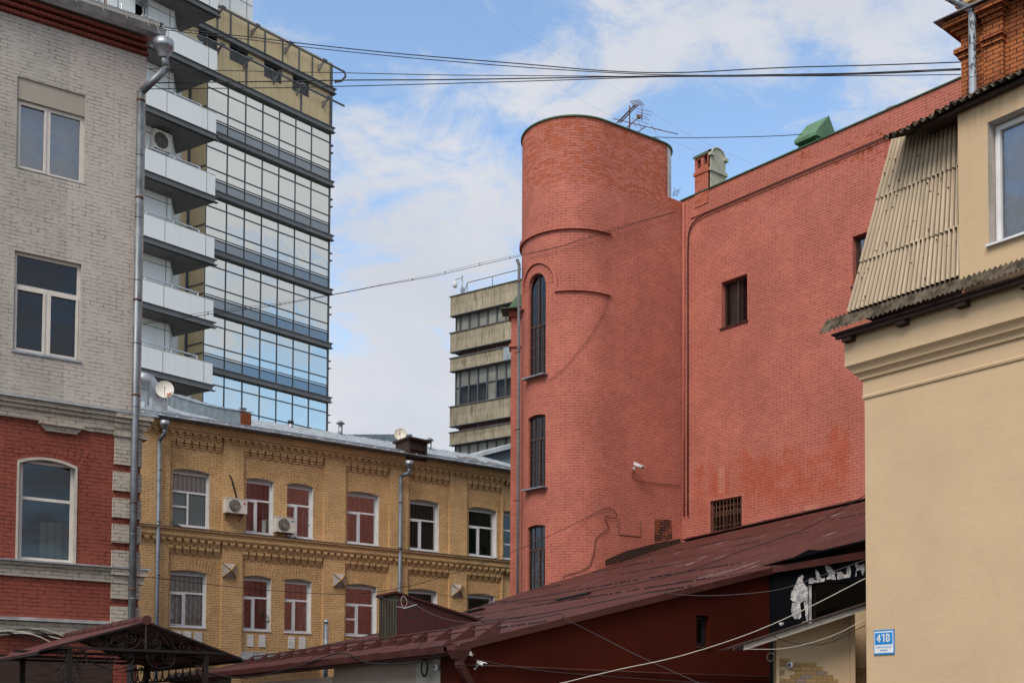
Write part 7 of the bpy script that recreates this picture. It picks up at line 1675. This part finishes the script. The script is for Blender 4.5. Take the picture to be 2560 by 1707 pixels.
# ------------------------------------------------------------------ cables
def wire(pts, r, mat, label, sag=0, group=None, wob=0):
    """cable through the given points; sag adds a hanging curve to each span"""
    out = []; rnd = random.Random(len(label)); pts = [Vector(p) for p in pts]; n = len(pts)-1
    for i in range(n):
        p0, p1, p2, p3 = pts[max(i-1,0)], pts[i], pts[i+1], pts[min(i+2,n)]
        for k in range(10): t = k/10; out.append(.5*((2*p1)+(-p0+p2)*t+(2*p0-5*p1+4*p2-p3)*t*t+(-p0+3*p1-3*p2+p3)*t**3)+Z*wob*rnd.uniform(-1,1))
    out.append(pts[-1]); b = MB(); b.tube(out, r, 5)
    return b.build('cable', MAT[mat], None, label=label, cat='cable', group=group)
g = 'cables across the sky'
def sky(px, Ya, Yb, r, label, wob=.004):
    n = len(px)-1; pts = [at_depth(x, y, Ya+(Yb-Ya)*(x-px[0][0])/(px[-1][0]-px[0][0])) for x, y in px]
    out = []
    for i in range(n):
        p0, p1, p2, p3 = pts[max(i-1,0)], pts[i], pts[i+1], pts[min(i+2,n)]
        for k in range(12): t = k/12; out.append(.5*((2*p1)+(-p0+p2)*t+(2*p0-5*p1+4*p2-p3)*t*t+(-p0+3*p1-3*p2+p3)*t**3))
    out.append(pts[-1]); b = MB(); b.tube(out, r, 5); b.build('cable', MAT['cable'], None, label=label, cat='cable', group=g)
sky([(246,42),(420,70),(640,95),(760,110),(1000,135),(1300,160),(1520,178),(1700,182),(1950,170),(2200,163),(2402,156)], 27.0, 22.3, .011, 'black cable from the rusty rods dipping in the middle, topmost at the orange brick house')
sky([(248,48),(420,76),(640,102),(760,118),(1000,143),(1300,168),(1560,184),(1750,189),(1990,186),(2200,182),(2402,176)], 27.1, 22.3, .009, 'black cable just below the topmost one at the left end of the sky bundle')
sky([(372,173),(700,180),(870,183),(1100,188),(1350,190),(1640,192),(1900,191),(2150,190),(2402,187)], 25.2, 22.4, .008, 'nearly straight thin black cable of the sky bundle, lowest at the orange brick house')
sky([(372,208),(700,204),(870,201),(1100,200),(1350,196),(1640,191),(1900,190),(2150,186),(2402,175)], 25.3, 22.4, .012, 'thick black cable of the sky bundle crossing the others above the red tower')
sky([(372,223),(700,220),(870,216),(1100,210),(1400,201),(1640,193),(1900,191),(2150,183),(2402,172)], 25.4, 22.45, .009, 'lowest black cable of the sky bundle at the left')
sky([(1628,343),(1720,345),(1850,343),(1950,340),(2006,336)], 36.0, 33.0, .011, 'thin dark cable from the tower top to the green roof cowl')
sky([(1060,-20),(1250,110),(1450,250),(1650,340),(1830,415)], 52.0, 36.0, .0018, 'hair thin wire falling from the top edge toward the red parapet, upper of two')
sky([(1140,-20),(1330,95),(1530,215),(1700,325),(1880,410)], 52.0, 36.0, .0018, 'hair thin wire falling from the top edge toward the red parapet, lower of two')
# twin festoon cable across the middle
PF = [(358,810),(520,786),(700,762),(828,738),(950,714),(1090,690),(1180,668),(1300,640),(1400,617),(1520,580),(1600,555),(1690,530)]
def lin(P, x):
    for (xa, ya), (xb, yb) in zip(P, P[1:]):
        if xa <= x <= xb: return ya+(yb-ya)*(x-xa)/(xb-xa)
Pw = [at_depth(x, y, 24.9+(34.0-24.9)*(x-358)/(1240-358)) for x, y in PF if x < 1250] + [on(TW, x, lin(PF, x), .10) for x in range(1312, 1700, 18)]
def festoon():
    pts = []
    for a, b in zip(Pw, Pw[1:]): n = max(2, int((b-a).length/.30)); pts += [a+(b-a)*(k/n) for k in range(n)]
    pts.append(Pw[-1]); up = [p+Z*(.035+.025*math.sin(i*.21)) for i, p in enumerate(pts)]
    b = MB(); b.tube(pts, .007, 5); o = b.build('cable', MAT['cable'], None, label='clipped twin cable hung from the grey corner house to the red tower', cat='cable')
    b = MB(); b.tube(up, .004, 4); b.build('carrier_wire', MAT['cable'], o)
    for i in range(2, len(pts)-1, 4): b = MB(); b.tube([pts[i]-Z*.012, up[i]+Z*.012], .010, 5); b.build('clip', MAT['cable'], o)
festoon()
# lower cables
wire([on(G,366,1441,.05), at_depth(640,1472,29.5), at_depth(860,1484,31), at_depth(1000,1469,32), at_depth(1150,1427,33), at_depth(1350,1350,33.5), on(TW,1507,1272,.06)], .008, 'cable', 'thin dark cable from the grey house over the ochre windows to the tower')
c0 = [on(TW, x, y, .05) for x, y in ((1507,1272),(1522,1269),(1538,1280),(1541,1292),(1528,1294),(1520,1290),(1514,1292),(1516,1305),(1523,1316))]; wire(c0, .010, 'cable', 'looped cable end on the red tower below the bullet camera')
wire([on(TW, x, y, .03) for x, y in ((1523,1318),(1508,1330),(1490,1345),(1486,1372),(1478,1405),(1465,1420),(1440,1430),(1412,1438),(1407,1444))], .011, 'maroon_metal', 'dark red cable running down the red tower to the shed roof')
wire([on(TW, x, y, .03) for x, y in ((1583,1175),(1582,1192),(1592,1200),(1620,1205),(1660,1210),(1700,1212))], .009, 'maroon_metal', 'dark red camera cable sagging along the flat side of the tower')
wire([on(TW, x, y, .04) for x, y in ((1522,740),(1505,790),(1475,840),(1440,885),(1405,925),(1373,950))], .007, 'maroon_metal', 'thin red painted cable slanting down the round tower front')
wire([at_depth(1398,1708,15.2), at_depth(1550,1672,15.6), at_depth(1700,1639,16), at_depth(1860,1588,16.8), at_depth(2000,1528,17.3), at_depth(2163,1445,17.9)], .007, 'cable_white', 'thick white cable sagging from the bottom edge up to the sand yellow house', wob=.0015)
wire([at_depth(1862,1621,18.2), at_depth(1900,1622,18.1), at_depth(1960,1620,18.05), at_depth(2030,1605,18), at_depth(2100,1580,17.95), at_depth(2163,1546,17.9)], .005, 'cable_white', 'cream cable from the awning corner up to the sand yellow house')
wire([at_depth(1930,1588,18.2), at_depth(1975,1605,18.1), at_depth(2030,1611,18.05), at_depth(2080,1603,18), at_depth(2163,1562,17.9)], .007, 'cable', 'thin black cable sagging under the kiosk awning')
wire([on(MWALL,1660,1481,.16), at_depth(1720,1487,18.6), at_depth(1790,1488,18.4), at_depth(1880,1482,18.3), at_depth(1960,1470,18.2), at_depth(2060,1436,18.1), at_depth(2163,1399,17.9)], .005, 'cable_grey', 'thin grey cable sagging in front of the black panel wall')
wire([roof_pt(*on_roof(1089,1507), .35), roof_pt(*on_roof(1300,1508), .04), roof_pt(*on_roof(1500,1479), .05), at_depth(1700,1432,23), at_depth(1850,1378,22), at_depth(2010,1322,21), at_depth(2163,1238,20)], .008, 'cable', 'black cable lying on the shed roof and climbing to the sand yellow house')
wire([on(MWALL,1406,1543,.14), at_depth(1500,1590,17.3), at_depth(1600,1640,17.2), at_depth(1760,1712,17.0)], .005, 'cable_grey', 'thin grey wire dropping from the shed verge to the lower right')
wire([on(MWALL,1175,1644,.03), on(MWALL,1290,1666,.06), on(MWALL,1420,1682,.06), on(MWALL,1700,1702,.06), on(MWALL,1930,1716,.06)], .005, 'cable_grey', 'thin grey wire drooping across the maroon wall below the bullet camera')
wire([roof_pt(*on_roof(1200,1557), .04), roof_pt(*on_roof(1350,1540), .04), roof_pt(*on_roof(1550,1502), .05), roof_pt(*on_roof(1655,1482), .04), on(MWALL,1662,1483,.15)], .008, 'cable', 'black cable lying along the lower part of the shed roof to its verge')
wire([roof_pt(*on_roof(1205,1560), .04), roof_pt(*on_roof(1300,1558), .04), roof_pt(*on_roof(1398,1541), .04), on(MWALL,1406,1543,.15)], .007, 'cable', 'short black cable hugging the shed verge right of the snow guard')
wire([at_depth(948,1490,18.6), at_depth(980,1500,18.3), at_depth(1010,1499,18.2), at_depth(1040,1512,18), at_depth(1080,1534,17.8), at_depth(1130,1550,17.6), at_depth(1194,1556,17.5)], .005, 'cable_grey', 'twisted grey cable along the maroon hatch side down to the roof')
HB = at_depth(1020, 1519, 17.9); t = thing('cable_bracket', 'small white bracket bundled with cables on the maroon roof hatch', 'bracket', HB); q = MB(); q.bar(at_depth(1010,1520,17.8), at_depth(1042,1510,17.7), .012, .012); q.bar(at_depth(992,1515,18.0), at_depth(1014,1520,17.8), .012, .01); q.build('arm', MAT['zinc'], t)
coil(at_depth(1030,1530,17.85), Vector((1,0,0)), Z, .085, 3, 'dark cable coil hanging below the bracket on the roof hatch', .004)
wire([at_depth(1008,1489,18), at_depth(1014,1494,17.8), at_depth(1018,1506,17.8), at_depth(1010,1518,17.8), at_depth(1004,1510,17.9), at_depth(1003,1497,17.9), at_depth(1007,1489,18)], .003, 'cable_white', 'white cable loop above the bracket on the roof hatch')
E_ = [roof_pt(v, -.10, .03) for v in (9.4,7.8)] ; 
wire([EWALL.pt(-11.5, C0.z+.02, .15), EWALL.pt(-9.6, C0.z-.16, .17), EWALL.pt(-7.9, C0.z-.20, .17), EWALL.pt(-5.5, C0.z-.07, .17), EWALL.pt(-3.7, C0.z+.05, .16), EWALL.pt(-2.6, C0.z-.14, .17), EWALL.pt(-1.6, C0.z-.20, .12), EWALL.pt(-.8, C0.z-.19, .05)], .012, 'cable', 'black cable looping in swags along the shed gutter')
